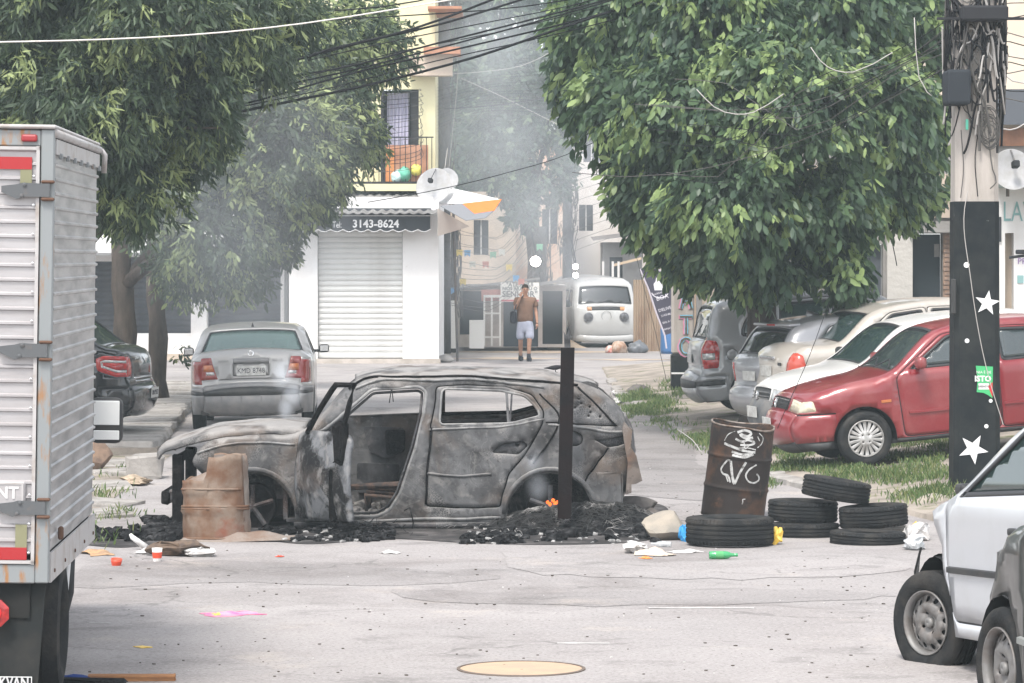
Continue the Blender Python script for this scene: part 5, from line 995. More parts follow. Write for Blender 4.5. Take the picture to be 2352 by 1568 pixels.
# ------------------------------------------------------------------ ground
def road_mat(name='asphalt_dusty', k=1.0, dk=0.9):
 m = bpy.data.materials.new(name); m.use_nodes = True; t = m.node_tree; p = t.nodes['Principled BSDF']; L = t.links.new; p.inputs['Roughness'].default_value = 0.9; p.inputs['Specular IOR Level'].default_value = 0.25
 tc = t.nodes.new('ShaderNodeTexCoord')
 def nz(sc,a,b,det=8,sx=1.0,sy=1.0,dist=0.0,lo=0.0,hi=1.0):
  mp = t.nodes.new('ShaderNodeMapping'); mp.inputs['Scale'].default_value = (sx, sy, 1); L(tc.outputs['Object'], mp.inputs[0])
  n = t.nodes.new('ShaderNodeTexNoise'); n.inputs['Scale'].default_value = sc; n.inputs['Detail'].default_value = det; n.inputs['Roughness'].default_value = 0.68; n.inputs['Distortion'].default_value = dist; L(mp.outputs[0], n.inputs[0])
  r = t.nodes.new('ShaderNodeMapRange'); r.inputs[1].default_value = a; r.inputs[2].default_value = b; r.inputs[3].default_value = lo; r.inputs[4].default_value = hi; L(n.outputs[0], r.inputs[0]); return r.outputs[0], n.outputs[0]
 def mix(f,a,b):
  x = t.nodes.new('ShaderNodeMix'); x.data_type = 'RGBA'; L(f, x.inputs[0])
  for i,c in ((6,a),(7,b)):
   if isinstance(c,tuple): x.inputs[i].default_value = (*c,1)
   else: L(c,x.inputs[i])
  return x.outputs[2]
 f1,_ = nz(0.35,0.35,0.65); c = mix(f1,(0.335 * k,0.312 * k,0.305 * k),(0.28 * k,0.262 * k,0.257 * k))
 f2,_ = nz(0.5,0.47,0.66,9,1.0,1.0,0.6,0,dk); c = mix(f2,c,(0.205 * k,0.185 * k,0.178 * k))
 f3,_ = nz(1.6,0.55,0.70,8,0.6,1.0,0.4,0,0.8); c = mix(f3,c,(0.15 * k,0.14 * k,0.135 * k))
 f4,_ = nz(0.9,0.58,0.72,6,1,1,0,0,0.7); c = mix(f4,c,(0.42 * k,0.37 * k,0.33 * k))
 f5,h5 = nz(28,0.52,0.72,6,1,1,0,0,0.65); c = mix(f5,c,(0.46 * k,0.43 * k,0.42 * k))
 f6,h6 = nz(38,0.52,0.68,5,1,1,0,0,0.8); c = mix(f6,c,(0.14 * k,0.13 * k,0.125 * k))
 v = t.nodes.new('ShaderNodeTexVoronoi'); v.feature = 'DISTANCE_TO_EDGE'; v.inputs['Scale'].default_value = 0.55
 wn = t.nodes.new('ShaderNodeTexNoise'); wn.inputs['Scale'].default_value = 2.2; wn.inputs['Detail'].default_value = 5; L(tc.outputs['Object'], wn.inputs[0])
 ad = t.nodes.new('ShaderNodeVectorMath'); ad.operation = 'MULTIPLY_ADD'; L(wn.outputs['Color'], ad.inputs[0]); ad.inputs[1].default_value = (0.9, 0.9, 0); L(tc.outputs['Object'], ad.inputs[2]); L(ad.outputs[0], v.inputs['Vector'])
 r = t.nodes.new('ShaderNodeMapRange'); r.inputs[1].default_value = 0.004; r.inputs[2].default_value = 0.016; r.inputs[3].default_value = 0.5; r.inputs[4].default_value = 0; L(v.outputs['Distance'], r.inputs[0])
 fm, _ = nz(0.5, 0.5, 0.6, 3); mm = t.nodes.new('ShaderNodeMath'); mm.operation = 'MULTIPLY'; L(r.outputs[0], mm.inputs[0]); L(fm, mm.inputs[1]); c = mix(mm.outputs[0], c, (0.10, 0.095, 0.09))
 L(c, p.inputs['Base Color']); b = t.nodes.new('ShaderNodeBump'); b.inputs['Strength'].default_value = 0.6; b.inputs['Distance'].default_value = 0.012; L(h5, b.inputs['Height']); L(b.outputs[0], p.inputs['Normal'])
 return m
ROADM = road_mat()
CONC = mat('concrete_pale', (0.34, 0.32, 0.30), 0.9, col2=(0.22, 0.205, 0.19), scale=2.2, lo=0.42, hi=0.66, bump=0.4, bscale=25, col3=(0.16, 0.15, 0.13), scale3=6, lo3=0.6, hi3=0.75)
DIRT = mat('dirt_verge', (0.33, 0.29, 0.25), 0.95, col2=(0.20, 0.175, 0.15), scale=1.4, lo=0.42, hi=0.62, bump=0.5, bscale=20, col3=(0.12, 0.13, 0.06), scale3=2.0, lo3=0.55, hi3=0.68)
def KX(d): return float(np.interp(d,[24,28,31.8,37,41,47.6,60,72,90],[5.2,4.6,3.75,2.85,2.6,2.3,1.85,1.9,2.3]))
def vz(x,d):
 e = x - KX(d); return 0.045 + 0.092 * min(max(e,0),7.5) if e > 0 else 0.045
def make_ground():
 m = MB(); xs = [-150,-40,-20,-10,-5,0,5,10,20,40,150]; ys = [-30,5,15,25,35,45,60,80,110,160,300,900]; n = len(xs)
 for y in ys:
  for x in xs: m.v.append(Vector((x,y,0)))
 for i in range(len(ys) - 1):
  for k in range(n - 1): m.f.append([i * n + k,i * n + k + 1,(i + 1) * n + k + 1,(i + 1) * n + k])
 tag(m.build('road', ROADM), kind='structure')
 # verge under the parked cars,rising away from the street
 V = []; F = []; ds = np.linspace(25,74,50); ex = [-0.02,0.0,0.05,0.3,0.7,1.2,1.8,2.5,3.3,4.2,5.2,6.3,7.5,12]
 for d in ds:
  for k,e in enumerate(ex):
   x = KX(d) + e + 0.06 * mnoise.noise(Vector((d * 0.9,0,3))); z = vz(KX(d) + e,d) if k > 0 else -0.15
   V.append((x,d,z + (0.03 * mnoise.noise(Vector((x * 0.8,d * 0.8,0))) if k > 1 else 0)))
 n = len(ex)
 for i in range(len(ds) - 1):
  for k in range(n - 1): F.append([i * n + k,i * n + k + 1,(i + 1) * n + k + 1,(i + 1) * n + k])
 tag(MB().add(V, F).build('verge', DIRT, smooth=True), kind='structure')
 # broken kerb stones along the verge
 kerb = tag(MB().box(6, 6.2, 24, 24.3, -0.1, 0.02).build('kerb', CONC), kind='structure'); d = 33.0
 sh = MB().rbox(-0.09, 0.09, -0.45, 0.45, -0.1, 0.07, 0.02, 1, 0.012).mesh('kerb_stone')
 while d < 68:
  if random.random() < 0.62:
   o = link('kerb_stone', sh, CONC, kerb); x = KX(d) + 0.02; a = math.atan2(KX(d + 0.5) - KX(d - 0.5), 1.0); o.location = (x, d, 0.0); o.rotation_euler = (random.uniform(-0.04, 0.04), random.uniform(-0.06, 0.06), -a)
  d += 0.95
 # raised pavement on the left,in broken slabs
 pv = tag(MB().add([(-14, 42.0, 0.085), (-4.28, 42.0, 0.085), (-5.0, 54, 0.085), (-5.6, 64, 0.085), (-14, 64, 0.085), (-14, 42, -0.1), (-4.28, 42, -0.1), (-5.0, 54, -0.1), (-5.6, 64, -0.1), (-14, 64, -0.1)], [[0, 1, 2, 3, 4], [0, 5, 6, 1], [1, 6, 7, 2], [2, 7, 8, 3]]).build('pavement', DIRT), kind='structure')
 d = 42.05; slabs = [MB().rbox(-0.5, 0.5, -0.48, 0.48, -0.06, 0.05, 0.02, 1, 0.015).mesh('slab') for _ in range(5)]
 while d < 63:
  xe = np.interp(d,[42,54,64],[-4.30,-5.0,-5.6])
  for k in range(4):
   if random.random() < 0.1 and k: continue
   o = link('slab', random.choice(slabs), CONC, pv); o.location = (xe - 0.52 - 1.02 * k + random.uniform(-0.02, 0.02), d + 0.5, 0.095 + random.uniform(-0.02, 0.02)); o.rotation_euler = (random.uniform(-0.03, 0.03), random.uniform(-0.03, 0.03), random.uniform(-0.06, 0.06))
  d += 1.0
 # bare strip nearer the camera with loose slabs
 dm = tag(MB().add([(-14, 25, 0.006), (-4.35, 25, 0.006), (-3.9, 33, 0.006), (-4.1, 41.98, 0.006), (-14, 41.98, 0.006)], [[0, 1, 2, 3, 4]]).build('footpath', DIRT), kind='structure')
 for x,y,a,k in ((222,1120,0.2,1.0),(245,1160,-0.3,0.8),(215,1185,0.5,0.8),(232,1068,0.1,1.2),(262,1085,0.4,0.9),(300,1090,0.2,0.7)):
  p = ground(x, y); o = link('slab', random.choice(slabs), CONC, dm); o.location = (p.x, p.y, 0.0); o.rotation_euler = (random.uniform(-0.05, 0.05), random.uniform(-0.05, 0.05), a); o.scale = (k * 0.7, k * 0.8, 0.9)
 p = ground(335, 1098); tag(MB().rbox(-0.19, 0.17, -0.2, 0.25, 0, 0.26, 0.03, 1, 0.02).xform(Matrix.Translation(p)).build('kerb_block', CONC), 'grey broken kerb block at the near end of the left pavement', 'block')
 # manhole with sand lying in it
 p = ground(1197,1537); r0 = 0.355
 mh = tag(MB().lathe([(r0 + 0.018, 0.001), (r0 + 0.018, 0.008), (r0, 0.010), (r0, -0.0)], 48, Matrix.Translation(p)).build('manhole', mat('manhole_iron', (0.16, 0.13, 0.11), 0.8)), 'round manhole filled with yellow sand in the foreground asphalt', 'manhole')
 V = [(0,0,0.0065)]; F = []
 for k in range(40):
  a = 2 * math.pi * k / 40; V.append((r0 * math.cos(a),r0 * math.sin(a),0.005))
 F = [[0, k + 1, (k + 1) % 40 + 1] for k in range(40)]; MB().add(V, F).xform(Matrix.Translation(p)).build('sand', mat('sand_yellow', (0.48, 0.355, 0.25), 0.95, col2=(0.42, 0.32, 0.24), scale=5), mh)
 # asphalt patches of other ages
 for k,(kk,dk,pts) in enumerate(((1.1,0.5,[(150,1402),(700,1392),(1300,1404),(1700,1392),(2150,1408),(2500,1400),(2700,1700),(-300,1700)]),(0.86,0.9,[(190,1300),(420,1288),(800,1300),(1150,1328),(900,1345),(500,1338),(180,1352)]),(0.9,0.9,[(900,1352),(1250,1362),(1700,1352),(2060,1368),(1800,1384),(1300,1390),(950,1378)]),(1.06,0.6,[(1150,1268),(1500,1292),(2000,1278),(2080,1310),(1700,1330),(1250,1318)]),(0.8,0.9,[(1420,965),(1530,985),(1600,1060),(1600,1150),(1480,1140),(1440,1060)]))):
  pp = [ground(x,y) for x,y in pts]; sp,_ = spline([(p.x,p.y) for p in pp + [pp[0]]],0.25); n = len(sp) - 1
  V = [(sp[i][0] + 0.10 * mnoise.noise(Vector((i * 0.7,k,0))),sp[i][1] + 0.25 * mnoise.noise(Vector((i * 0.9,k,4))),0.0016 + 0.0005 * k) for i in range(n)]
  tag(MB().add(V, [list(range(n))]).build('asphalt_patch', road_mat('asphalt_patch%d' % k, kk, dk)), kind='structure')
 # worn remains of paint
 for k,(x0,x1,y,hh) in enumerate(((1490,1732,1397,0.05),(1280,1400,1478,0.05),(205,255,1431,0.03))):
  a,b = ground(x0,y),ground(x1,y); V = []; n = 24
  for i in range(n + 1):
   x = a.x + (b.x - a.x) * i / n; e = hh * (0.6 + 0.5 * mnoise.noise(Vector((x * 7,k,0)))); V += [(x,a.y - e,0.004),(x,a.y + e,0.004)]
  tag(MB().add(V, [[2 * i, 2 * i + 2, 2 * i + 3, 2 * i + 1] for i in range(n)]).build('road_marking', mat('worn_white_line', (0.55, 0.54, 0.53), 0.85, col2=(0.4, 0.38, 0.37), scale=14)), kind='structure')
 # painted white run-off on the far corner of the street
 for k,(pts) in enumerate(([(1405,905),(1430,885),(1500,876),(1530,872),(1490,888),(1470,900),(1420,918)],[(1400,928),(1425,912),(1440,920),(1415,935)])):
  pp = [ground(x, y) for x, y in pts]; tag(MB().add([(q.x, q.y, 0.05) for q in pp], [list(range(len(pp)))]).build('spilt_lime', mat('lime_white', (0.62, 0.60, 0.59), 0.9, col2=(0.4, 0.38, 0.36), scale=5)), kind='stuff')
 # sand washed across the far street
 for k,(x0,x1,y,hh) in enumerate(((1010,1300,823,1.2),(1030,1500,808,1.6),(1330,1560,826,0.9),(1010,1180,796,1.3))):
  a,b = ground(x0,y),ground(x1,y); V = []; n = 30
  for i in range(n + 1):
   x = a.x + (b.x - a.x) * i / n; u = math.sin(math.pi * i / n); e = hh * u * (0.7 + 0.6 * mnoise.noise(Vector((x * 1.7,k,5)))); V += [(x,a.y - e,0.004 + 0.001 * k),(x,a.y + e * 0.8,0.004 + 0.001 * k)]
  tag(MB().add(V, [[2 * i, 2 * i + 2, 2 * i + 3, 2 * i + 1] for i in range(n)]).build('washed_sand', mat('sand_pale', (0.46, 0.36, 0.27), 0.95, col2=(0.38, 0.32, 0.27), scale=2)), kind='stuff')
# ------------------------------------------------------------------ leaves
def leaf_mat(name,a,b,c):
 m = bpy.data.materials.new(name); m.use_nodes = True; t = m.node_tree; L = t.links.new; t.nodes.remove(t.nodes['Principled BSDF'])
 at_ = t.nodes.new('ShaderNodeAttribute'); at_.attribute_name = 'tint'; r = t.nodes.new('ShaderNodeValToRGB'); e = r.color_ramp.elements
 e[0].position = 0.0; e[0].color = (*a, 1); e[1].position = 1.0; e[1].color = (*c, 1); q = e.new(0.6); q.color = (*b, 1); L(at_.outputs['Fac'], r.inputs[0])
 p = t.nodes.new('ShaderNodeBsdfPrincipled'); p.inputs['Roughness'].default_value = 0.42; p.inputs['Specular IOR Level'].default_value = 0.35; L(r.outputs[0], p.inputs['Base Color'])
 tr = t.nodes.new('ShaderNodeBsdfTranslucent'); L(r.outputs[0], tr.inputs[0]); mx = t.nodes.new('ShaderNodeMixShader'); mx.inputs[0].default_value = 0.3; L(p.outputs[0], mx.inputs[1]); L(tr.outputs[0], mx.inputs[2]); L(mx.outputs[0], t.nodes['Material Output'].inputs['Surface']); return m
def leaf_mesh(name,C,D,N,ln,wd,tint):
 """one folded leaf at each point C, pointing along D with face normal near N; arrays (n,3)"""
 n = len(C); D = D / np.maximum(np.linalg.norm(D,axis=1),1e-6)[:,None]; S = np.cross(D,N); S /= np.maximum(np.linalg.norm(S,axis=1),1e-6)[:,None]; U = np.cross(S,D)
 ln = ln[:,None]; wd = wd[:,None]
 up_ = U * wd * 0.12; V = np.stack([C,C + D * ln * 0.28 + S * wd * 0.42 - up_,C + D * ln * 0.68 + S * wd * 0.4 - up_ * 1.6,C + D * ln - U * ln * 0.12,C + D * ln * 0.68 - S * wd * 0.4 - up_ * 1.6,C + D * ln * 0.28 - S * wd * 0.42 - up_],1).reshape(-1,3)
 me = bpy.data.meshes.new(name); me.vertices.add(6 * n); me.vertices.foreach_set('co', V.astype(np.float32).ravel())
 me.loops.add(12 * n); b = (np.arange(n) * 6)[:, None]; idx = (b + np.array([0, 1, 2, 0, 2, 3, 0, 3, 4, 0, 4, 5])[None]).astype(np.int32); me.loops.foreach_set('vertex_index', idx.ravel())
 me.polygons.add(4 * n); me.polygons.foreach_set('loop_start', (np.arange(4 * n) * 3).astype(np.int32)); me.polygons.foreach_set('loop_total', np.full(4 * n, 3, np.int32))
 a = me.attributes.new('tint', 'FLOAT', 'FACE'); a.data.foreach_set('value', np.repeat(tint, 4).astype(np.float32)); me.update(calc_edges=True); return me
def unit(n): v = RNG.normal(size=(n,3)); return v / np.linalg.norm(v,axis=1)[:,None]
def crown(name,lobes,density,per,ln,wd,mt,parent,spray=0.22,droop=0.6,bright=0.18,inner=0.35,cut=None,ubias=0.5,clump=1.5,wild=0.95):
 """lobes (x, y, z, rx, ry, rz): sprays of leaves over each lobe, young pale sprays here and there on the outside"""
 Cs,Ds,Ns,Ts,Ls = [],[],[],[],[]
 for (x,y,z,rx,ry,rz) in lobes:
  k = int(density * (rx * ry + ry * rz + rx * rz) * 4.19); u = unit(k); rad = np.where(RNG.random(k) < inner,RNG.random(k)**0.5 * 0.85,0.82 + 0.26 * RNG.random(k))
  lump = np.array([mnoise.noise(Vector(q * 2.6) + Vector((x,y,z))) for q in u]); rad = rad * (1 + 0.22 * lump)
  P = np.array([x,y,z]) + u * rad[:,None] * np.array([rx,ry,rz])
  g = np.array([mnoise.noise(Vector(p) * clump) for p in P]) > -0.04 - 0.25 * RNG.random(k); P,u,rad,lump = P[g],u[g],rad[g],lump[g]; k = len(P)
  if cut is not None: g = cut(P); P,u,rad,lump = P[g],u[g],rad[g],lump[g]; k = len(P)
  if k == 0: continue
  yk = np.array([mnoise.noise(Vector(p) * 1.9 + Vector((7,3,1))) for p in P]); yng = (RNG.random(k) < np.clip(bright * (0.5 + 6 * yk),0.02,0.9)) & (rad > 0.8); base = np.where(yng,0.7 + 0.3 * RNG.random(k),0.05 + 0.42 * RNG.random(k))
  tw = u + 0.6 * unit(k); tw[:,2] -= droop * 0.6; tw /= np.linalg.norm(tw,axis=1)[:,None]
  m = per; tt = np.linspace(0,1,m)
  for j in range(m):
   c = P + tw * spray * (tt[j] - 0.5) + unit(k) * spray * 0.14; az_ = j * 2.4 + RNG.random(k) * 1.5
   d = tw * 0.6 + unit(k) * wild + u * 0.3; d[:,2] -= droop * (0.4 + RNG.random(k))
   nn = u * 0.45 + np.array([0,0,ubias]) + unit(k) * 0.8
   Cs.append(c); Ds.append(d); Ns.append(nn); Ts.append(np.clip(base + RNG.normal(size=k) * 0.07,0,1)); Ls.append((0.5 + 0.85 * RNG.random(k)))
 C = np.concatenate(Cs); D = np.concatenate(Ds); N = np.concatenate(Ns); T = np.concatenate(Ts); Lk = np.concatenate(Ls)
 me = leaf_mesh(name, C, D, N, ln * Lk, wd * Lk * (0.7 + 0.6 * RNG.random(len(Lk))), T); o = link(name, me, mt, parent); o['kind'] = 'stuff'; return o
BARK = mat('bark', (0.085, 0.07, 0.06), 0.95, col2=(0.045, 0.038, 0.034), scale=8, lo=0.4, hi=0.65, bump=1.0, bscale=14, stretch=(1, 1, 0.25), col3=(0.15, 0.115, 0.09), scale3=3, lo3=0.58, hi3=0.7)
def wood(root, base, top, r0, r1, lobes, nb=3, name='trunk', lean=0.12):
 base = Vector(base); top = Vector(top); pts = []; n = 9; rr = []
 for i in range(n):
  u = i / (n - 1); p = base.lerp(top,u) + Vector((math.sin(u * 5 + base.x) * lean * u * (1 - u) * 2,math.cos(u * 4) * lean * u * (1 - u),0)); pts.append(p); rr.append((r0 + (r1 - r0) * u) * (1 + 0.5 * max(0,1 - u * 9)) * (1 + 0.08 * math.sin(u * 23)))
 t = MB().tube(pts,rr,14); t.build(name,BARK,root,True)
 for lb in lobes:
  c = Vector(lb[:3]); s = pts[random.randint(5,n - 1)]; mid = s.lerp(c,0.5) + Vector((random.uniform(-0.2,0.2),random.uniform(-0.2,0.2),random.uniform(-0.1,0.3)))
  MB().tube([s, s.lerp(mid, 0.5), mid, mid.lerp(c, 0.6), c], [r1 * 0.75, r1 * 0.6, r1 * 0.45, r1 * 0.3, r1 * 0.15], 7).build('branch', BARK, root, True)
  for k in range(nb):
   e = c + Vector((random.uniform(-1, 1) * lb[3], random.uniform(-1, 1) * lb[4], random.uniform(-0.8, 0.8) * lb[5])) * 0.8; MB().tube([mid, mid.lerp(e, 0.5) + Vector((0, 0, 0.1)), e], [r1 * 0.3, r1 * 0.18, r1 * 0.06], 5).build('twig', BARK, root, True)
def L3(x,y,s,rx,ry,rz): p = at(x,y,s); return (p.x,p.y,p.z,rx,ry,rz)
def make_trees():
 lm1 = leaf_mat('leaf_mango', (0.042, 0.065, 0.046), (0.09, 0.13, 0.065), (0.33, 0.39, 0.17))
 lm2 = leaf_mat('leaf_broad', (0.042, 0.075, 0.05), (0.095, 0.155, 0.07), (0.28, 0.37, 0.14))
 lm3 = leaf_mat('leaf_far', (0.05, 0.08, 0.06), (0.09, 0.14, 0.09), (0.2, 0.26, 0.15))
 # right tree over the parked cars
 s = 168; lob = [L3(x,y,s + ds,rx,ry,rz) for x,y,ds,rx,ry,rz in ((1420,60,0,0.95,1.1,0.9),(1640,40,6,1.1,1.2,1.0),(1880,40,4,1.1,1.2,1.0),(2080,60,-2,0.8,1.1,0.95),(1440,260,4,0.75,0.95,0.75),(1600,270,10,1.0,1.0,0.9),(1800,250,12,1.1,1.0,0.95),
  (2000,260,6,1.0,1.0,0.9),(2120,330,0,0.45,0.9,0.85),(1510,420,6,0.68,0.9,0.75),(1680,450,12,0.95,1.0,0.85),(1860,440,10,0.9,1.0,0.85),(2010,430,4,0.72,0.9,0.6),(1600,560,6,0.6,0.8,0.55),(1740,590,8,0.8,0.9,0.55),(1880,560,4,0.55,0.8,0.5),(2100,440,0,0.35,0.7,0.35),(1350,170,-4,0.5,0.9,0.7),(1940,640,10,0.3,0.5,0.42),(1560,180,-20,1.3,1.0,1.3),(1950,150,-18,1.4,1.0,1.2))]
 root = thing('broadleaf_tree', 'large broad-leaved tree with a round dark crown over the parked cars on the right', 'tree', at(1752, 700, 172) * 1.0)
 b = at(1752,700,172); b.z = vz(b.x,b.y) - 0.1; root.location = b; off = b
 loc = [(l[0] - off.x,l[1] - off.y,l[2] - off.z,*l[3:]) for l in lob]
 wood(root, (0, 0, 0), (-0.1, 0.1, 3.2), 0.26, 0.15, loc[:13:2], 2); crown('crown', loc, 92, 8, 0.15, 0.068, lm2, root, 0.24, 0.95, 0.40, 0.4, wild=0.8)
 # left,nearer tree with narrow leaves
 s = 190; lob = [L3(x,y,s + ds,rx,ry,rz) for x,y,ds,rx,ry,rz in ((-60,40,0,1.1,1.1,0.9),(140,20,6,1.1,1.1,0.9),(330,10,8,1.0,1.1,0.9),(520,20,4,0.9,1.0,0.75),(20,220,4,1.1,1.0,0.9),(200,230,8,1.0,1.0,0.85),(370,200,6,0.95,1.0,0.8),(560,130,0,0.6,0.9,0.5),(120,380,4,1.0,0.9,0.6),(290,400,4,0.7,0.9,0.7),(430,310,2,0.55,0.8,0.5),(640,40,-4,0.5,0.8,0.4),(200,60,-14,1.8,0.8,1.2))]
 b = at(150, 800, s); b.z = 0.1; root = thing('mango_tree', 'tall tree with narrow drooping leaves hanging over the truck, top left', 'tree', b)
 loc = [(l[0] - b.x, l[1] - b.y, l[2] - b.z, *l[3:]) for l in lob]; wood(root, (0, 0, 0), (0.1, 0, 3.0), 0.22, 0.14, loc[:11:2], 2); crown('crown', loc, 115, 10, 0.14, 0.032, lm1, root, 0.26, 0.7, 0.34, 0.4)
 # left,second tree behind: the dark one reaching over the shop
 s = 146; lob = [L3(x,y,s + ds,rx,ry,rz) for x,y,ds,rx,ry,rz in ((420,60,0,1.3,1.2,1.1),(640,90,4,1.2,1.2,1.0),(800,120,0,0.95,1.0,0.85),(430,300,6,1.3,1.1,1.1),(620,320,8,1.1,1.1,1.0),(750,290,4,0.75,1.0,0.9),(340,440,6,0.7,1.0,0.8),(480,500,8,1.1,1.1,0.95),(640,450,6,0.75,1.0,0.7),(540,620,6,0.55,0.8,0.5),(430,620,4,0.5,0.8,0.55),(650,540,4,0.3,0.6,0.4),(880,90,-2,0.5,0.8,0.6),(760,420,2,0.3,0.6,0.35),(845,330,-4,0.3,0.6,0.4),(540,250,-16,2.0,0.8,1.8))]
 b = at(277, 930, s); b.z = 0.1; root = thing('shade_tree', 'dark leafy street tree with a thick leaning trunk beside the black hatchback', 'tree', b)
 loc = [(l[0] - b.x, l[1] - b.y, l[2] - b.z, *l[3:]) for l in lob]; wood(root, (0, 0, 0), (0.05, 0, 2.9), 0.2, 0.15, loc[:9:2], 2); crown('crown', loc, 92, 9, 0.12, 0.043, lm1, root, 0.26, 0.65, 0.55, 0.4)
 s = 143; b = at(355, 925, s); b.z = 0.1; root = thing('shade_tree', 'thinner dark tree trunk right beside the black hatchback with a low hanging spray', 'tree', b)
 lob = [(0.5, 0.2, 2.2, 0.6, 0.6, 0.45), (0.2, 0.3, 3.0, 0.7, 0.6, 0.6), (0.42, -0.2, 0.62, 0.13, 0.15, 0.28)]; wood(root, (0, 0, 0), (0.0, 0.2, 2.6), 0.17, 0.12, lob[:2], 2); crown('crown', lob, 55, 8, 0.12, 0.045, lm1, root, 0.2, 0.7, 0.2, 0.35)
 # distant trees behind the far buildings
 for x, y, s, lab, lob in ((1130, 300, 62, 'hazy tall tree behind the yellow house, seen through the smoke', ((0, 0, 4.4, 1.5, 1.5, 2.2), (-0.9, 0.3, 6.6, 1.6, 1.5, 1.6), (1.2, 0.2, 6.4, 1.6, 1.5, 1.7), (0.2, 0, 8.2, 1.7, 1.5, 1.3), (1.8, 0, 4.4, 1.1, 1.2, 1.2), (-1.5, 0, 9.0, 1.4, 1.4, 1.2), (1.9, 0, 8.8, 1.4, 1.4, 1.2), (0.2, 0, 10.2, 1.6, 1.4, 1.0), (-1.9, 0, 11.2, 1.6, 1.4, 1.2), (2.2, 0, 11.0, 1.6, 1.4, 1.2), (0.3, 0, 12.2, 1.8, 1.4, 1.0))),
        (1225, 300, 87.5, 'hazy tree over the far shops left of the dark lamp pole', ((0.1, 0, 4.9, 0.9, 0.9, 0.8), (-0.9, 0.2, 5.5, 0.9, 0.9, 0.8), (-0.8, -0.3, 4.3, 0.45, 0.6, 0.45), (0.4, 0, 6.0, 0.9, 0.9, 0.8), (-0.3, -0.4, 3.5, 0.28, 0.4, 0.4), (-0.5, 0, 7.0, 1.1, 0.9, 0.8), (0.75, -0.2, 4.2, 0.3, 0.4, 0.5), (-0.2, -0.3, 4.1, 0.35, 0.4, 0.4))),
        (860, 100, 58, 'far tree standing behind the yellow house', ((0, 0, 6, 2.5, 2, 2.5), (-2, 0, 7.5, 2.5, 2, 2.0), (2.2, 0, 8, 2.2, 2, 2.2))), (1560, 300, 60, 'far tree rising behind the grey shack', ((-1, 0, 5.2, 1.8, 1.5, 1.4), (1.5, 0, 6.0, 2.2, 1.5, 1.8), (-1.6, 0, 7.5, 2.0, 1.5, 1.5), (0.5, 0, 8.4, 2.0, 1.5, 1.4)))):
  b = at(x, 0, s); b.z = 0; root = thing('far_tree', lab, 'tree', b, group='trees behind the far buildings'); wood(root, (0, 0, 0), (0, 0, 4.6), 0.25, 0.15, lob, 1)
  crown('crown', lob, 16 if s < 80 else 42, 8, 0.30 if s < 80 else 0.2, 0.13 if s < 80 else 0.09, lm3, root, 0.5 if s < 80 else 0.34, 0.5, 0.16, 0.35)
 # grass and weeds
 gm = leaf_mat('grass_blades', (0.06, 0.10, 0.035), (0.12, 0.19, 0.06), (0.26, 0.27, 0.12))
 def grass(name,label,areas,dens,h,zf):
  C = []
  for poly in areas:
   pp = np.array([ground(x,y,0.1)[:2] for x,y in poly]); lo,hi = pp.min(0),pp.max(0); k = int(dens * (hi - lo).prod()); q = lo + RNG.random((k,2)) * (hi - lo); q = q[inside(pp,q)]; q[:,0] += RNG.normal(size=len(q)) * 0.10; q[:,1] += RNG.normal(size=len(q)) * 0.55
   q = q[[mnoise.noise(Vector((a * 1.9,b * 0.8,2.0))) > -0.22 + 0.3 * random.random() for a,b in q]]; C.append(q)
  C = np.concatenate(C); n = len(C); z = np.array([zf(a,b) for a,b in C]); P = np.column_stack([C,z]); d = unit(n) * 0.55; d[:,2] = 0.8; hh = h * (0.4 + 0.9 * RNG.random(n)) * np.array([0.7 + 0.8 * max(0,mnoise.noise(Vector((a * 1.1,b * 0.6,9)))) for a,b in C])
  nn = unit(n); nn[:, 2] *= 0.2; o = link(name, leaf_mesh(name, P, d, nn, hh, np.full(n, 0.014), RNG.random(n)), gm); tag(o, label, 'grass', kind='stuff')
 grass('grass', 'patchy green grass and weeds on the right verge', [[(1430, 905), (1470, 892), (1545, 925), (1562, 945), (1500, 968), (1440, 950)], [(1535, 975), (1600, 975), (1660, 1010), (1640, 1030), (1590, 1010)], [(1745, 1030), (1800, 1010), (1930, 1030), (1925, 1065), (1850, 1100), (1760, 1108)], [(1925, 1065), (2050, 1010), (2200, 1000), (2200, 1060), (2080, 1065), (1960, 1110), (1900, 1105)], [(2000, 1090), (2200, 1070), (2200, 1140), (2060, 1145)], [(1535, 880), (1600, 880), (1610, 915), (1540, 912)]], 1050, 0.10, vz)
 grass('grass', 'thin grass between the broken slabs left of the burnt car', [[(205, 1115), (265, 1105), (275, 1130), (215, 1140)], [(210, 1170), (270, 1150), (300, 1170), (280, 1210), (215, 1220)], [(240, 1060), (280, 1058), (278, 1072), (240, 1075)]], 420, 0.11, lambda a, b: 0.006)
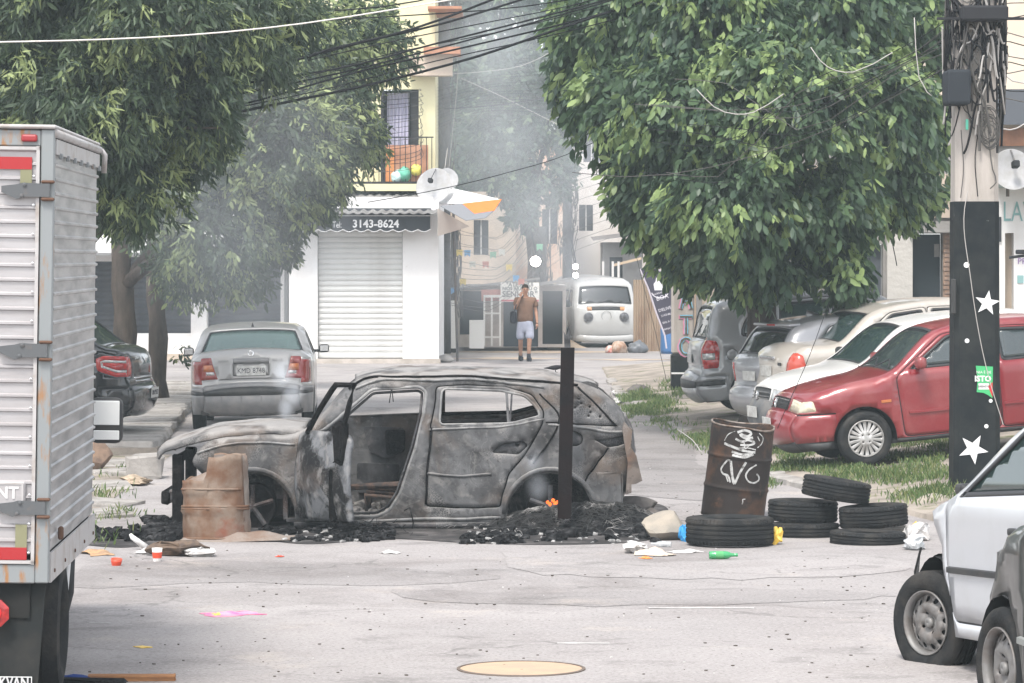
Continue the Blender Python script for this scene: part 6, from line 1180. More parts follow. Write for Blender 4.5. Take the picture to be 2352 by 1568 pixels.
# ------------------------------------------------------------------ barricade: tyres,barrels,stones,ash
G_TYRE = 'old tyres of the barricade'
def old_tyre(label,x,y,s,r,wd,tilt=0,tdir=0,ri=None,worn=True):
 """centre seen at x, y; axis up, tipped by tilt degrees towards tdir"""
 ri = ri or r * 0.6; root = thing('tyre', label, 'tyre', group=G_TYRE)
 m = RUBBER
 pr = tyre_profile(r,ri,wd); pr += [(ri + 0.012,wd * 0.28),(ri + 0.03,0.0),(ri + 0.012,-wd * 0.28),(ri,-wd * 0.36)]
 o = autosmooth(MB().lathe(pr, 56).build('tread', m, root), 50)
 tr = MB(); n = int(2 * math.pi * r / 0.034)
 for k in range(n):      # shoulder blocks
  a = 2 * math.pi * k / n
  for sg in (-1,1):
   M = Matrix.Rotation(a, 4, 'Z'); tr.add([M @ Vector(p) for p in ((r - 0.004, -0.011, sg * wd * 0.31), (r + 0.004, -0.010, sg * wd * 0.32), (r + 0.004, 0.010, sg * wd * 0.32), (r - 0.004, 0.011, sg * wd * 0.31), (r - 0.02, -0.011, sg * wd * 0.47), (r - 0.008, -0.010, sg * wd * 0.455), (r - 0.008, 0.010, sg * wd * 0.455), (r - 0.02, 0.011, sg * wd * 0.47))], [[1, 2, 6, 5], [0, 1, 5, 4], [2, 3, 7, 6], [4, 5, 6, 7], [0, 3, 2, 1]])
 b = tr.build('shoulder_blocks', m, root); b['kind'] = 'stuff'
 p = at(x, y, s); root.location = p; root.rotation_euler = (Matrix.Rotation(R(tdir), 4, 'Z') @ Matrix.Rotation(R(tilt), 4, 'Y') @ Matrix.Rotation(random.uniform(0, 6), 4, 'Z')).to_euler()
 return root
def tyres():
 old_tyre('widest tyre with deep grooves and brown dust lying in front of the graffiti barrel', 1676, 1217, 277, 0.365, 0.225)
 old_tyre('lower tyre of the two-tyre stack right of the graffiti barrel', 1846, 1224, 268, 0.305, 0.185, 1.5, 90)
 old_tyre('upper tyre of the two-tyre stack right of the graffiti barrel', 1844, 1172, 267, 0.30, 0.185, 1.5, 0)
 old_tyre('topmost tyre lying tilted across both tyre stacks', 1921, 1123, 268, 0.292, 0.18, 9, 0)
 old_tyre('tyre propped on the others, second from the top of the right stack', 2006, 1184, 270, 0.292, 0.185, -4, 0)
 old_tyre('rearmost tyre of the right pile, mostly hidden behind the lowest one', 2040, 1228, 263, 0.28, 0.16, 3, 0)
 old_tyre('thin smooth tyre lying flat at the front of the right pile', 1993, 1240, 275, 0.316, 0.155, 1.5, 0)
def ribbons(parent, strokes, f, mt, wd=0.03, name='graffiti'):
 """painted strokes on a surface; f(u, v, off) gives the point; strokes [(points, width)]"""
 m = MB()
 for k,(pts,w_) in enumerate(strokes):
  sp,_ = spline([(*p,) for p in pts],0.02) if len(pts) > 2 else (subdiv(pts,0.02,False),0); V = []; n = len(sp)
  for i in range(n):
   d = sp[min(i + 1,n - 1)] - sp[max(i - 1,0)]; d = d / max(np.linalg.norm(d),1e-6); nn = np.array([-d[1],d[0]]); e = w_ / 2 * (0.8 + 0.35 * mnoise.noise(Vector((i * 0.35,k,1))))
   for q in (sp[i] + nn * e,sp[i] - nn * e): V.append(f(q[0],q[1],0.0025 + 0.0012 * k))
  m.add(V,[[2 * i,2 * i + 1,2 * i + 3,2 * i + 2] for i in range(n - 1)])
 o = m.build(name,mt,parent,fix=False); return o
def graffiti_barrel():
 BM = mat('barrel_burnt', (0.036, 0.03, 0.028), 0.65, 0.2, col2=(0.10, 0.055, 0.036), scale=3.2, lo=0.5, hi=0.68, bump=0.3, bscale=10, col3=(0.12, 0.07, 0.045), scale3=8, lo3=0.64, hi3=0.76)
 root = thing('oil_barrel', 'dark leaning oil barrel sprayed with white graffiti', 'barrel'); r = 0.29; H = 0.86
 def rad(a,z):
  q = r * (1 + 0.03 * mnoise.noise(Vector((math.cos(a) * 1.5,math.sin(a) * 1.5,z * 3))))
  for zz in (0.28,0.57): q += 0.011 * math.exp(-((z - zz) / 0.016)**2)
  return q - 0.05 * math.exp(-((z - 0.86) / 0.16)**2) * max(0,math.cos(a + 1.1))**3
 zs = sorted(list(np.linspace(0,H,20)) + [0.26,0.27,0.28,0.29,0.30,0.55,0.56,0.57,0.58,0.59]); n = 48; V = []; F = []
 top = lambda a: -0.03 * max(0,math.cos(a + 1.3))**2 + 0.012 * math.sin(3 * a)
 for z in zs:
  for k in range(n): a = 2 * math.pi * k / n; q = rad(a,z); V.append((q * math.cos(a),q * math.sin(a),z + top(a) * (z / H)**3))
 for i in range(len(zs) - 1):
  for k in range(n): F.append([i * n + k,i * n + (k + 1) % n,(i + 1) * n + (k + 1) % n,(i + 1) * n + k])
 o = MB().add(V, F).build('shell', BM, root, True); o.modifiers.new('t', 'SOLIDIFY').thickness = 0.006
 MB().tube([(rad(a, H) * math.cos(a), rad(a, H) * math.sin(a), H + top(a)) for a in np.linspace(0, 2 * math.pi, 41)], 0.009, 6, False).build('rim', mat('rim_bare', (0.3, 0.26, 0.23), 0.6, 0.4, col2=(0.1, 0.06, 0.04), scale=9), root, True)
 MB().lathe([(0.001, 0.03), (0.27, 0.03)], 24).build('bottom', BM, root)
 WP = mat('spray_white', (0.45, 0.45, 0.44), 0.8, col2=(0.12, 0.115, 0.11), scale=22, lo=0.46, hi=0.66)
 f = lambda u,v,off: Vector(((rad(-math.pi / 2 + u / r,v) + off) * math.cos(-math.pi / 2 + u / r),(rad(-math.pi / 2 + u / r,v) + off) * math.sin(-math.pi / 2 + u / r),v))
 st = [([(-0.18,0.50),(-0.14,0.54),(-0.12,0.535)],0.022),([(-0.12,0.535),(-0.07,0.35),(-0.06,0.33)],0.03),([(-0.06,0.33),(-0.02,0.45),(0.02,0.54)],0.024),([(-0.18,0.50),(-0.205,0.44),(-0.18,0.41),(-0.13,0.40),(-0.10,0.34)],0.02),([(-0.155,0.41),(-0.12,0.345)],0.016),([(-0.14,0.41),(-0.10,0.35)],0.014),
   ([(0.12,0.525),(0.05,0.47),(0.03,0.42),(0.06,0.37),(0.12,0.36),(0.165,0.395),(0.15,0.43),(0.13,0.44)],0.018)]
 ribbons(root, st, f, WP, name='letters')
 sk = [([(-0.09,0.80),(-0.02,0.825),(0.05,0.80),(0.02,0.775),(-0.06,0.785),(0.0,0.75),(0.07,0.765)],0.03),([(-0.10,0.74),(-0.04,0.72),(0.02,0.74),(0.09,0.72),(0.05,0.70),(-0.05,0.69)],0.024),([(-0.20,0.685),(-0.12,0.665),(0.0,0.64),(0.1,0.635)],0.028),([(-0.12,0.62),(-0.03,0.605),(0.08,0.615),(0.0,0.585),(-0.11,0.59)],0.026),
   ([(-0.20,0.71),(-0.17,0.77),(-0.11,0.81)],0.009),([(0.14,0.81),(0.19,0.77),(0.17,0.72),(0.12,0.68)],0.012),([(0.12,0.78),(0.145,0.74)],0.016),([(-0.06,0.66),(0.02,0.67),(0.1,0.66)],0.012),([(-0.02,0.72),(0.0,0.66),(0.03,0.69)],0.01)]
 ribbons(root, sk, f, WP, name='scrawl'); ribbons(root, [([(0.03, 0.20), (0.035, 0.17), (0.03, 0.155)], 0.012), ([(0.03, 0.20), (0.055, 0.205)], 0.01)], f, WP, name='drip')
 p = ground(1683,1188); root.location = p; root.rotation_euler = (R(2),R(6.5),R(4))
def broken_barrel():
 RU = mat('barrel_rusty', (0.15, 0.085, 0.055), 0.8, 0.05, col2=(0.215, 0.165, 0.13), scale=4.5, lo=0.4, hi=0.62, bump=0.5, bscale=12, col3=(0.2, 0.075, 0.05), scale3=2.6, lo3=0.56, hi3=0.68)
 CF = mat('barrel_concrete', (0.24, 0.205, 0.18), 0.95, col2=(0.19, 0.135, 0.105), scale=4, lo=0.45, hi=0.65, bump=0.8, bscale=18)
 root = thing('broken_barrel', 'broken rusty barrel filled with concrete standing before the burnt front wheel', 'barrel'); r = 0.29; n = 64
 def top(a):      # torn upper edge,high on the right
  x = math.cos(a); return 0.52 + 0.19 * min(1,max(0,(x + 0.22) / 0.12)) + 0.03 * mnoise.noise(Vector((a * 2.2,0,1))) - 0.05 * max(0,-x - 0.6)
 V = []; F = []; m = 16
 for i in range(m + 1):
  for k in range(n):
   a = 2 * math.pi * k / n; z = top(a) * i / m; q = r * (1 - 0.03 * i / m) + 0.02 * math.exp(-((z - 0.27 - 0.02 * math.cos(a)) / 0.016)**2) + 0.018 * math.exp(-((z - 0.42) / 0.016)**2) * (math.cos(a) < 0.3) + 0.016 * mnoise.noise(Vector((math.cos(a) * 2,math.sin(a) * 2,z * 4)))
   V.append((q * math.cos(a),q * math.sin(a),z))
 for i in range(m):
  for k in range(n):
   if math.cos(2 * math.pi * (k + 0.5) / n) > 0.86 and i > 0: continue      # steel torn off on the right
   F.append([i * n + k,i * n + (k + 1) % n,(i + 1) * n + (k + 1) % n,(i + 1) * n + k])
 o = MB().add(V, F).build('shell', RU, root, True); o.modifiers.new('t', 'SOLIDIFY').thickness = 0.008
 for zz, a0, a1 in ((0.265, 2.9, 6.0), (0.285, 2.9, 6.0), (0.43, 2.9, 5.6), (0.015, 2.9, 6.1)): MB().tube([((r + 0.004 - 0.02 * zz) * math.cos(a), (r + 0.004 - 0.02 * zz) * math.sin(a), zz + 0.012 * math.cos(a * 1.5)) for a in np.linspace(a0, a1, 22)], 0.012, 6).build('hoop', RU, root, True)
 V = []; F = []
 for i in range(m + 1):
  for k in range(n):
   a = 2 * math.pi * k / n; q = (0.272 + 0.012 * max(0,math.cos(a))) * (1 - 0.03 * i / m) + 0.012 * mnoise.noise(Vector((math.cos(a) * 4,math.sin(a) * 4,i * 0.6))); V.append((q * math.cos(a),q * math.sin(a),(top(a) - 0.012) * i / m))
 V += [Vector((0.0,0,0.6)),]; c = len(V) - 1
 for i in range(m):
  for k in range(n): F.append([i * n + k,i * n + (k + 1) % n,(i + 1) * n + (k + 1) % n,(i + 1) * n + k])
 for k in range(n): F.append([m * n + k,m * n + (k + 1) % n,c])
 MB().add(V, F).build('concrete_core', CF, root, True)
 V = []; F = []; nx = 26   # spill of mortar at its foot
 for i in range(nx):
  for k in range(nx):
   x = -0.4 + 1.05 * i / (nx - 1); y = -0.34 + 0.5 * k / (nx - 1); d = math.hypot((x - 0.12) / 0.5,(y + 0.1) / 0.24); z = 0.085 * max(0,1 - d * d) * (1 + 0.5 * mnoise.noise(Vector((x * 6,y * 6,0)))) - 0.004; V.append((x,y,z))
 for i in range(nx - 1):
  for k in range(nx - 1): F.append([i * nx + k,(i + 1) * nx + k,(i + 1) * nx + k + 1,i * nx + k + 1])
 MB().add(V, F).build('mortar_foot', CF, root, True)
 p = ground(497,1240); p.y += 0.12; root.location = p; root.rotation_euler = (0,R(-2),0)
def rock(name, label, x, y, s, size, mt, seed, rotz=0.0, cat='stone', group=None):
 bm = bmesh.new(); bmesh.ops.create_icosphere(bm,subdivisions=3,radius=0.5)
 random.seed(seed); cuts = [(Vector((random.uniform(-1,1),random.uniform(-1,1),random.uniform(-1,1))).normalized(),random.uniform(0.26,0.4)) for _ in range(9)]
 for v in bm.verts:
  for n,d in cuts:
   k = v.co.dot(n)
   if k > d: v.co -= n * (k - d)
  v.co += mnoise.noise_vector(v.co * 5 + Vector((seed,0,0))) * 0.02
  v.co = Vector((v.co.x * size[0] * 1.35,v.co.y * size[1] * 1.35,(v.co.z + 0.34) * size[2] * 1.45))
 me = bpy.data.meshes.new(name); bm.to_mesh(me); bm.free(); o = link(name,me,mt); autosmooth(o,22); tag(o,label,cat,group); o.location = ground(x,y) if s is None else at(x,y,s); o.rotation_euler = (0,0,rotz); return o
def stones():
 ST = mat('stone_pale', (0.33, 0.29, 0.24), 0.9, col2=(0.25, 0.23, 0.2), scale=3.5, bump=0.5, bscale=14); SG = mat('stone_sooty', (0.16, 0.145, 0.135), 0.9, col2=(0.09, 0.083, 0.08), scale=3, bump=0.6, bscale=14)
 rock('stone', 'pale squarish stone block beside the widest tyre', 1533, 1238, None, (0.35, 0.3, 0.205), ST, 3)
 rock('stone', 'grey slab of broken concrete propped on the ash heap', 1440, 1190, None, (0.5, 0.3, 0.17), SG, 8, 0.2)
 rock('stone', 'small sooty stone half buried behind the pale block', 1500, 1205, None, (0.25, 0.22, 0.13), SG, 14)
 rock('stone', 'beige stone lying on the verge in front of the painted pole', 2142, 1170, None, (0.28, 0.22, 0.13), ST, 21)
 rock('stone', 'long low stone near the pole base on the grass', 2120, 1112, None, (0.5, 0.2, 0.1), SG, 25); rock('stone', 'mossy stone block on the kerb by the far grass clump', 1462, 908, None, (0.35, 0.3, 0.16), SG, 31)
 rock('stone', 'stump-like brown stone under the truck mirror on the left footpath', 226, 1082, None, (0.26, 0.26, 0.34), mat('stump', (0.26, 0.18, 0.13), 0.95, col2=(0.15, 0.11, 0.09), scale=6), 41)
 random.seed(11)
def sheet_blob(name, pts, z, mt, kind='stuff', lab=None, cat=None, step=0.12, amp=0.0):
 pp = [ground(x,y) for x,y in pts]; sp,_ = spline([(p.x,p.y) for p in pp + [pp[0]]],0.1); sp = sp[:-1]
 P,T = cdt(sp,[],step); e = [(p[0],p[1],z + (amp * max(0,mnoise.noise(Vector((p[0] * 4,p[1] * 4,0)))) if amp else 0)) for p in P]; o = MB().add(e,[list(map(int,t)) for t in T]).build(name,mt,None,True,False); tag(o,lab,cat,None,kind); return o
def ash():
 SO = mat('soot_ground', (0.045, 0.043, 0.043), 0.95, col2=(0.13, 0.12, 0.118), scale=3.5, lo=0.45, hi=0.7, bump=0.6, bscale=25)
 sheet_blob('soot_stain', [(170, 1250), (260, 1222), (380, 1205), (520, 1185), (800, 1165), (1200, 1150), (1420, 1150), (1540, 1195), (1545, 1228), (1420, 1248), (1200, 1251), (1050, 1246), (900, 1238), (700, 1250), (610, 1243), (400, 1246), (280, 1258)], 0.005, SO, lab='black soot on the asphalt under the burnt car', cat='soot')
 # charred lumps
 def lumps(name,label,spots,n,s0,s1,mt,zf=lambda x,y: 0.0):
  m = MB()
  for k in range(n):
   a = random.choice(spots); x = random.uniform(a[0], a[1]); y = random.uniform(a[2], a[3]); p = ground(x, y); s = random.uniform(s0, s1) * a[4]; M = Matrix.Translation((p.x, p.y, zf(p.x, p.y) + s * 0.35)) @ Matrix.Rotation(random.uniform(0, 3), 4, 'Z') @ Matrix.Rotation(random.uniform(-0.6, 0.6), 4, 'X')
   m.rbox(-s,s,-s * random.uniform(0.4,1),s * random.uniform(0.4,1),-s * 0.5,s * random.uniform(0.3,0.8),s * 0.3,1,s * 0.25,M)
  o = m.build(name, mt); tag(o, label, 'ash', kind='stuff')
 lumps('charred_debris', 'charred lumps and ash strewn along the burnt car', [(205, 420, 1215, 1245, 1), (330, 420, 1195, 1238, 1.3), (600, 880, 1215, 1245, 0.9), (780, 900, 1195, 1240, 1.2), (1150, 1520, 1185, 1248, 1.3), (1060, 1200, 1225, 1250, 0.8)], 620, 0.012, 0.055, SOOT)
 lumps('pale_ash', 'pale flakes of ash among the burnt remains', [(640, 900, 1215, 1246, 1), (1050, 1500, 1215, 1250, 1), (330, 420, 1210, 1240, 0.8)], 170, 0.008, 0.028, mat('ash_flake', (0.4, 0.39, 0.38), 0.9, col2=(0.2, 0.2, 0.2), scale=10))
 # mound of burnt tyre wire by the rear wheel
 def mound(x,d):
  c = ground(1345,1215); return 0.18 * math.exp(-((x - c.x) / 0.34)**2 - ((d - c.y) / 0.32)**2) + 0.13 * math.exp(-((x - c.x - 0.42) / 0.26)**2 - ((d - c.y) / 0.35)**2) + 0.12 * math.exp(-((x - c.x + 0.5) / 0.3)**2 - ((d - c.y + 0.05) / 0.3)**2)
 c = ground(1345,1215); V = []; F = []; nx,ny = 60,36
 for i in range(nx):
  for k in range(ny):
   x = c.x - 1.2 + 2.1 * i / (nx - 1); y = c.y - 0.62 + 1.25 * k / (ny - 1); q = mound(x,y); V.append((x,y,q * (1 + 0.5 * mnoise.noise(Vector((x * 7,y * 7,0)))) + 0.02 * mnoise.noise(Vector((x * 18,y * 18,3))) * min(1,q * 8) - 0.012))
 for i in range(nx - 1):
  for k in range(ny - 1): F.append([i * ny + k,(i + 1) * ny + k,(i + 1) * ny + k + 1,i * ny + k + 1])
 tag(MB().add(V, F).build('ash_heap', SOOT, None, True), 'smouldering heap of black ash and tyre wire under the rear wheel arch', 'ash heap')
 m = MB()
 for k in range(420):
  x0 = c.x + random.gauss(0,0.42) - 0.05; y0 = c.y + random.gauss(-0.1,0.22); a = random.gauss(0.3,0.8); l = random.uniform(0.1,0.38); b = random.uniform(-0.6,0.6); pts = []
  for t in np.linspace(-0.5,0.5,6): x = x0 + l * t * math.cos(a) + b * 0.12 * t * t; y = y0 + l * t * math.sin(a); pts.append((x,y,mound(x,y) + 0.012 + 0.035 * random.random() + 0.05 * (0.25 - t * t) * random.random()))
  m.tube(pts,random.uniform(0.0016,0.0034),3,False)
 o = m.build('tyre_wire', mat('wire_ashen', (0.05, 0.05, 0.05), 0.7, 0.3, col2=(0.34, 0.33, 0.32), scale=4, lo=0.5, hi=0.62), None, False, False); tag(o, 'tangle of thin grey wire from burnt tyres on the ash heap', 'wire', kind='stuff')
 # tangle by the open door
 c2 = ground(838,1232); m = MB()
 for k in range(150):
  p = c2 + Vector((random.gauss(0,0.13),random.gauss(0.05,0.12),abs(random.gauss(0.05,0.04)))); m.tube([p,p + Vector((random.gauss(0,0.06),random.gauss(0,0.05),random.gauss(0,0.03))),p + Vector((random.gauss(0,0.1),random.gauss(0,0.08),random.gauss(-0.02,0.03)))],0.003,3,False)
 o = m.build('burnt_wiring', SOOT, None, False, False); tag(o, 'black tangle of burnt wiring below the open front door', 'wire', kind='stuff')
 # embers
 e = at(1268,1153,266); m = MB()
 for k in range(6): m.rbox(-0.012, 0.014, -0.01, 0.01, -0.006, 0.02, 0.005, 1, 0.004, Matrix.Translation(e + Vector((random.uniform(-0.045, 0.045), random.uniform(-0.03, 0.02), random.uniform(-0.018, 0.012)))) @ Matrix.Rotation(random.uniform(0, 3), 4, 'Y'))
 tag(m.build('ember', mat('ember_glow', (0.3, 0.03, 0.01), 0.9, emit=(1.0, 0.13, 0.02), estr=1.1, col2=(0.02, 0.01, 0.01), scale=60)), 'small glowing orange fire at the foot of the charred post', 'fire')
 # the post with a charred stump of wood behind its top
 s = 266; a,b = at(1296,1158,s),at(1304,798,s - 2); w_ = 34 / s
 root = thing('charred_post', 'tall blackened square post standing in the ash before the rear pillar', 'post', (a.x, a.y, 0)); d = b - a
 RUSTB = mat('post_rust', (0.011, 0.007, 0.007), 0.8, 0.0, col2=(0.006, 0.0055, 0.006), scale=5, lo=0.4, hi=0.7, bump=0.3, bscale=30)
 n = 14; V = []; F = []
 for i in range(n + 1):
  u = i / n; q = Vector((d.x * u,d.y * u,a.z + (b.z - a.z) * u - 0.12 * (1 - u)))
  for sx,sy in ((-1,-1),(1,-1),(1,1),(-1,1)): V.append(q + Vector((sx * w_ / 2 * (0.92 + 0.05 * mnoise.noise(Vector((i,sx,sy)))),sy * w_ / 2,0)))
 for i in range(n):
  for k in range(4): F.append([4 * i + k,4 * i + (k + 1) % 4,4 * i + 4 + (k + 1) % 4,4 * i + 4 + k])
 F += [[0, 1, 2, 3], [4 * n, 4 * n + 1, 4 * n + 2, 4 * n + 3]]; MB().add(V, F).build('shaft', RUSTB, root)
 q = Vector((d.x,d.y,b.z)); m = MB()
 pf = [(-0.028, -0.03), (-0.033, 0.12), (-0.038, 0.145), (-0.02, 0.12), (-0.012, 0.10), (0.0, 0.13), (0.012, 0.205), (0.018, 0.16), (0.022, 0.08), (0.026, -0.03)]; m.prism([(q.x + x, q.z + z) for x, z in pf], q.y - 0.02, q.y + 0.02); m.build('splintered_top', mat('charred_wood_grey', (0.10, 0.10, 0.105), 0.8, col2=(0.03, 0.03, 0.032), scale=12), root)
# ------------------------------------------------------------------ litter
def litter():
 WH = mat('paper_white', (0.66, 0.65, 0.64), 0.7, col2=(0.5, 0.48, 0.46), scale=12); BR = mat('cardboard', (0.16, 0.115, 0.085), 0.9, col2=(0.09, 0.07, 0.06), scale=8); RD = mat('cup_red', (0.62, 0.07, 0.03), 0.5); TN = mat('card_tan', (0.48, 0.30, 0.17), 0.9, col2=(0.3, 0.2, 0.13), scale=9)
 def crumple(name,label,cat,x,y,size,mt,seed=0,flat=0.5,group=None,M=None):
  """a crumpled sheet or bag"""
  p = ground(x,y); n = 9; V = []; F = []
  if size[2] >= 0.08:
   bm = bmesh.new(); bmesh.ops.create_icosphere(bm,subdivisions=3,radius=0.5)
   for v in bm.verts:
    w_ = mnoise.noise_vector(v.co * 2.6 + Vector((seed * 3.1,0,0))) * 0.34 + mnoise.noise_vector(v.co * 6 + Vector((0,seed,0))) * 0.12; c = v.co + w_; v.co = Vector((c.x * size[0],c.y * size[1],max(c.z + 0.38,0) * size[2]))
   me = bpy.data.meshes.new(name); bm.to_mesh(me); bm.free(); o = link(name,me,mt); o.location = p; return tag(o,label,cat,group)
  for i in range(n):
   for k in range(n):
    u,v = -1 + 2 * i / (n - 1),-1 + 2 * k / (n - 1); q = Vector((u * size[0] / 2,v * size[1] / 2,0)); w_ = mnoise.noise_vector(Vector((u * 1.3 + seed,v * 1.3,seed * 0.7))); f = mnoise.noise(Vector((u * 2.7,v * 2.7 + seed,1.7)))
    q += Vector((w_.x * size[0] * 0.22,w_.y * size[1] * 0.22,max(0,0.35 + w_.z * 0.9 + f * 0.25) * max(0.1,1 - 0.7 * (u * u + v * v)) * size[2])); q.z += 0.006; V.append(q)
  for i in range(n - 1):
   for k in range(n - 1): F.append([i * n + k,(i + 1) * n + k,(i + 1) * n + k + 1,i * n + k + 1])
  o = MB().add(V, F).build(name, mt, None, False, False); o.modifiers.new('t', 'SOLIDIFY').thickness = 0.004; o.location = p; o.rotation_euler = (0, 0, seed * 1.3); return tag(o, label, cat, group)
 crumple('paper_scrap', 'torn white paper sheet left of the brown cardboard near the broken barrel', 'paper', 362, 1268, (0.40, 0.3, 0.07), WH, 1)
 crumple('cardboard_scrap', 'curled dark brown cardboard lying on white paper before the broken barrel', 'cardboard', 415, 1276, (0.42, 0.22, 0.14), BR, 2)
 crumple('paper_scrap', 'folded white paper right of the curled cardboard', 'paper', 455, 1277, (0.26, 0.2, 0.09), WH, 3)
 o = MB().tube([(0, 0, 0.02), (0.1, 0.05, 0.10), (0.12, 0.05, 0.125)], [0.028, 0.022, 0.012], 6).build('paper_roll', WH, None, True); o.location = ground(352, 1262); o.location.x -= 0.06; o.rotation_euler = (0, 0, 2.6); tag(o, 'rolled white paper pointing up beside the torn sheet', 'paper')
 def cup(label,x,y,r,h,body,band,tilt):
  root = thing('paper_cup', label, 'cup', ground(x, y), (R(tilt), 0, 0.5)); o = MB().lathe([(r * 0.75, 0.0), (r, h), (r * 0.94, h), (r * 0.7, 0.006), (0.001, 0.006)], 18).build('cup_wall', body, root, True); MB().lathe([(r * 0.84, h * 0.25), (r * 0.96, h * 0.7)], 18).build('print_band', band, root, True); return root
 cup('upright white paper cup with a red print near the torn paper', 361, 1289, 0.042, 0.105, WH, RD, 0); cup('small red paper cup on the asphalt left of the white cup', 267, 1299, 0.045, 0.055, RD, RD, 8)
 o = crumple('pink_bag', 'flattened pink plastic bag with a yellow corner on the open asphalt', 'bag', 530, 1411, (0.27, 0.35, 0.025), mat('plastic_pink', (0.72, 0.13, 0.33), 0.4, col2=(0.8, 0.35, 0.45), scale=9), 4); crumple('wrapper', 'yellow scrap of wrapper at the left end of the pink bag', 'wrapper', 497, 1413, (0.07, 0.12, 0.02), mat('plastic_yellow', (0.75, 0.5, 0.08), 0.4), 5)
 m = MB().rbox(-0.36, 0.13, -0.05, 0.05, 0.0, 0.035, 0.006, 1, 0.008); o = m.build('wood_plank', mat('plank_wood', (0.40, 0.20, 0.09), 0.8, col2=(0.28, 0.14, 0.07), scale=6, stretch=(1, 8, 8))); o.location = ground(350, 1563); o.rotation_euler = (0, 0, 0.08); tag(o, 'split reddish plank lying at the bottom edge by the truck', 'plank')
 m = MB().rbox(-0.2, 0.18, -0.06, 0.06, 0.0, 0.04, 0.01, 1, 0.012); o = m.build('burnt_plank', CHAR); o.location = ground(225, 1566); o.location.y -= 0.2; o.rotation_euler = (0, 0, -0.1); tag(o, 'blackened plank end left of the reddish plank', 'plank')
 crumple('blue_cloth', 'crumpled blue cloth under the truck at the bottom edge', 'cloth', 150, 1566, (0.24, 0.4, 0.05), mat('cloth_blue', (0.03, 0.06, 0.22), 0.9), 6)
 crumple('wrapper', 'tiny red scrap on the asphalt before the front wheel', 'wrapper', 643, 1279, (0.05, 0.06, 0.02), RD, 7); crumple('wrapper', 'yellow strip of plastic on the asphalt at lower left', 'wrapper', 328, 1487, (0.11, 0.08, 0.008), mat('plastic_yellow', (0.75, 0.5, 0.08), 0.4), 9)
 crumple('leaf_litter', 'dry tan leaves heaped beside the truck box', 'leaves', 222, 1272, (0.2, 0.4, 0.06), TN, 10); crumple('paper_scrap', 'whitish scrap on the asphalt below the rear door', 'paper', 898, 1271, (0.12, 0.14, 0.03), WH, 11)
 crumple('plastic_bag', 'translucent white plastic bag in front of the ash heap', 'bag', 1458, 1269, (0.17, 0.3, 0.10), WH, 12); crumple('paper_scrap', 'crumpled cream paper between the plastic bag and the clear bottle', 'paper', 1503, 1275, (0.2, 0.3, 0.06), mat('paper_cream', (0.55, 0.46, 0.38), 0.8), 13)
 crumple('paper_scrap', 'flat white paper on the asphalt left of the green bottle', 'paper', 1573, 1268, (0.19, 0.2, 0.03), WH, 14); crumple('wrapper', 'orange scrap of wrapper below the cream paper', 'wrapper', 1483, 1283, (0.07, 0.1, 0.03), mat('plastic_orange', (0.7, 0.25, 0.06), 0.5), 15)
 crumple('plastic_strip', 'blue plastic strip between the pale stone and the widest tyre', 'plastic', 1572, 1243, (0.07, 0.1, 0.16), mat('plastic_blue', (0.04, 0.30, 0.62), 0.4), 16); crumple('plastic_bag', 'yellow plastic caught between the widest tyre and the two-tyre stack', 'bag', 1783, 1250, (0.09, 0.12, 0.16), mat('plastic_yellow', (0.75, 0.5, 0.08), 0.4), 17)
 crumple('plastic_bag', 'white plastic bag squeezed behind the topmost tyre', 'bag', 2052, 1178, (0.24, 0.2, 0.10), WH, 18); crumple('plastic_bag', 'white plastic bag at the right end of the tyre pile', 'bag', 2108, 1240, (0.19, 0.3, 0.17), WH, 19); crumple('plastic_bag', 'clear crinkled bag beside the lowest tyre by the wrecked hatchback', 'bag', 2098, 1262, (0.17, 0.2, 0.13), mat('plastic_clear', (0.55, 0.57, 0.58), 0.25, alpha=0.75), 20)
 crumple('yellow_flower_wrap', 'small yellow scrap among the bags right of the tyres', 'wrapper', 2104, 1224, (0.06, 0.1, 0.12), mat('plastic_yellow', (0.75, 0.5, 0.08), 0.4), 21)
 crumple('paper_scrap', 'white paper on the kerb right of the graffiti barrel', 'paper', 1778, 1100, (0.13, 0.3, 0.06), WH, 22); crumple('leaf_litter', 'pale dry leaves piled by the kerb block on the left footpath', 'leaves', 310, 1112, (0.3, 0.6, 0.10), mat('leaves_pale', (0.45, 0.36, 0.27), 0.9, col2=(0.3, 0.24, 0.18), scale=10), 23)
 crumple('plastic_bag', 'white bag on the left pavement behind the black hatchback', 'bag', 359, 950, (0.09, 0.1, 0.08), WH, 24); crumple('purple_bag', 'small purple bag under the tail of the black hatchback', 'bag', 318, 943, (0.14, 0.1, 0.08), mat('plastic_purple', (0.2, 0.15, 0.4), 0.5), 25)
 # bottles
 def bottle(label,x,y,rot,mt,k=1.0):
  root = thing('bottle', label, 'bottle', ground(x, y) + Vector((0, 0, 0.033 * k)), (0, 0, rot)); pr = [(0.001, -0.11), (0.026, -0.112), (0.031, -0.105), (0.031, 0.02), (0.028, 0.04), (0.015, 0.065), (0.0125, 0.105), (0.0145, 0.107), (0.0145, 0.115), (0.011, 0.116)]
  MB().lathe([(r * k, z * k) for r, z in pr], 20, Matrix.Rotation(R(90), 4, 'Y')).build('glass_body', mt, root, True); MB().lathe([(0.0316 * k, -0.06 * k), (0.0316 * k, 0.0)], 20, Matrix.Rotation(R(90), 4, 'Y')).build('paper_label', MATS.get('label_' + mt.name) or mt, root, True)
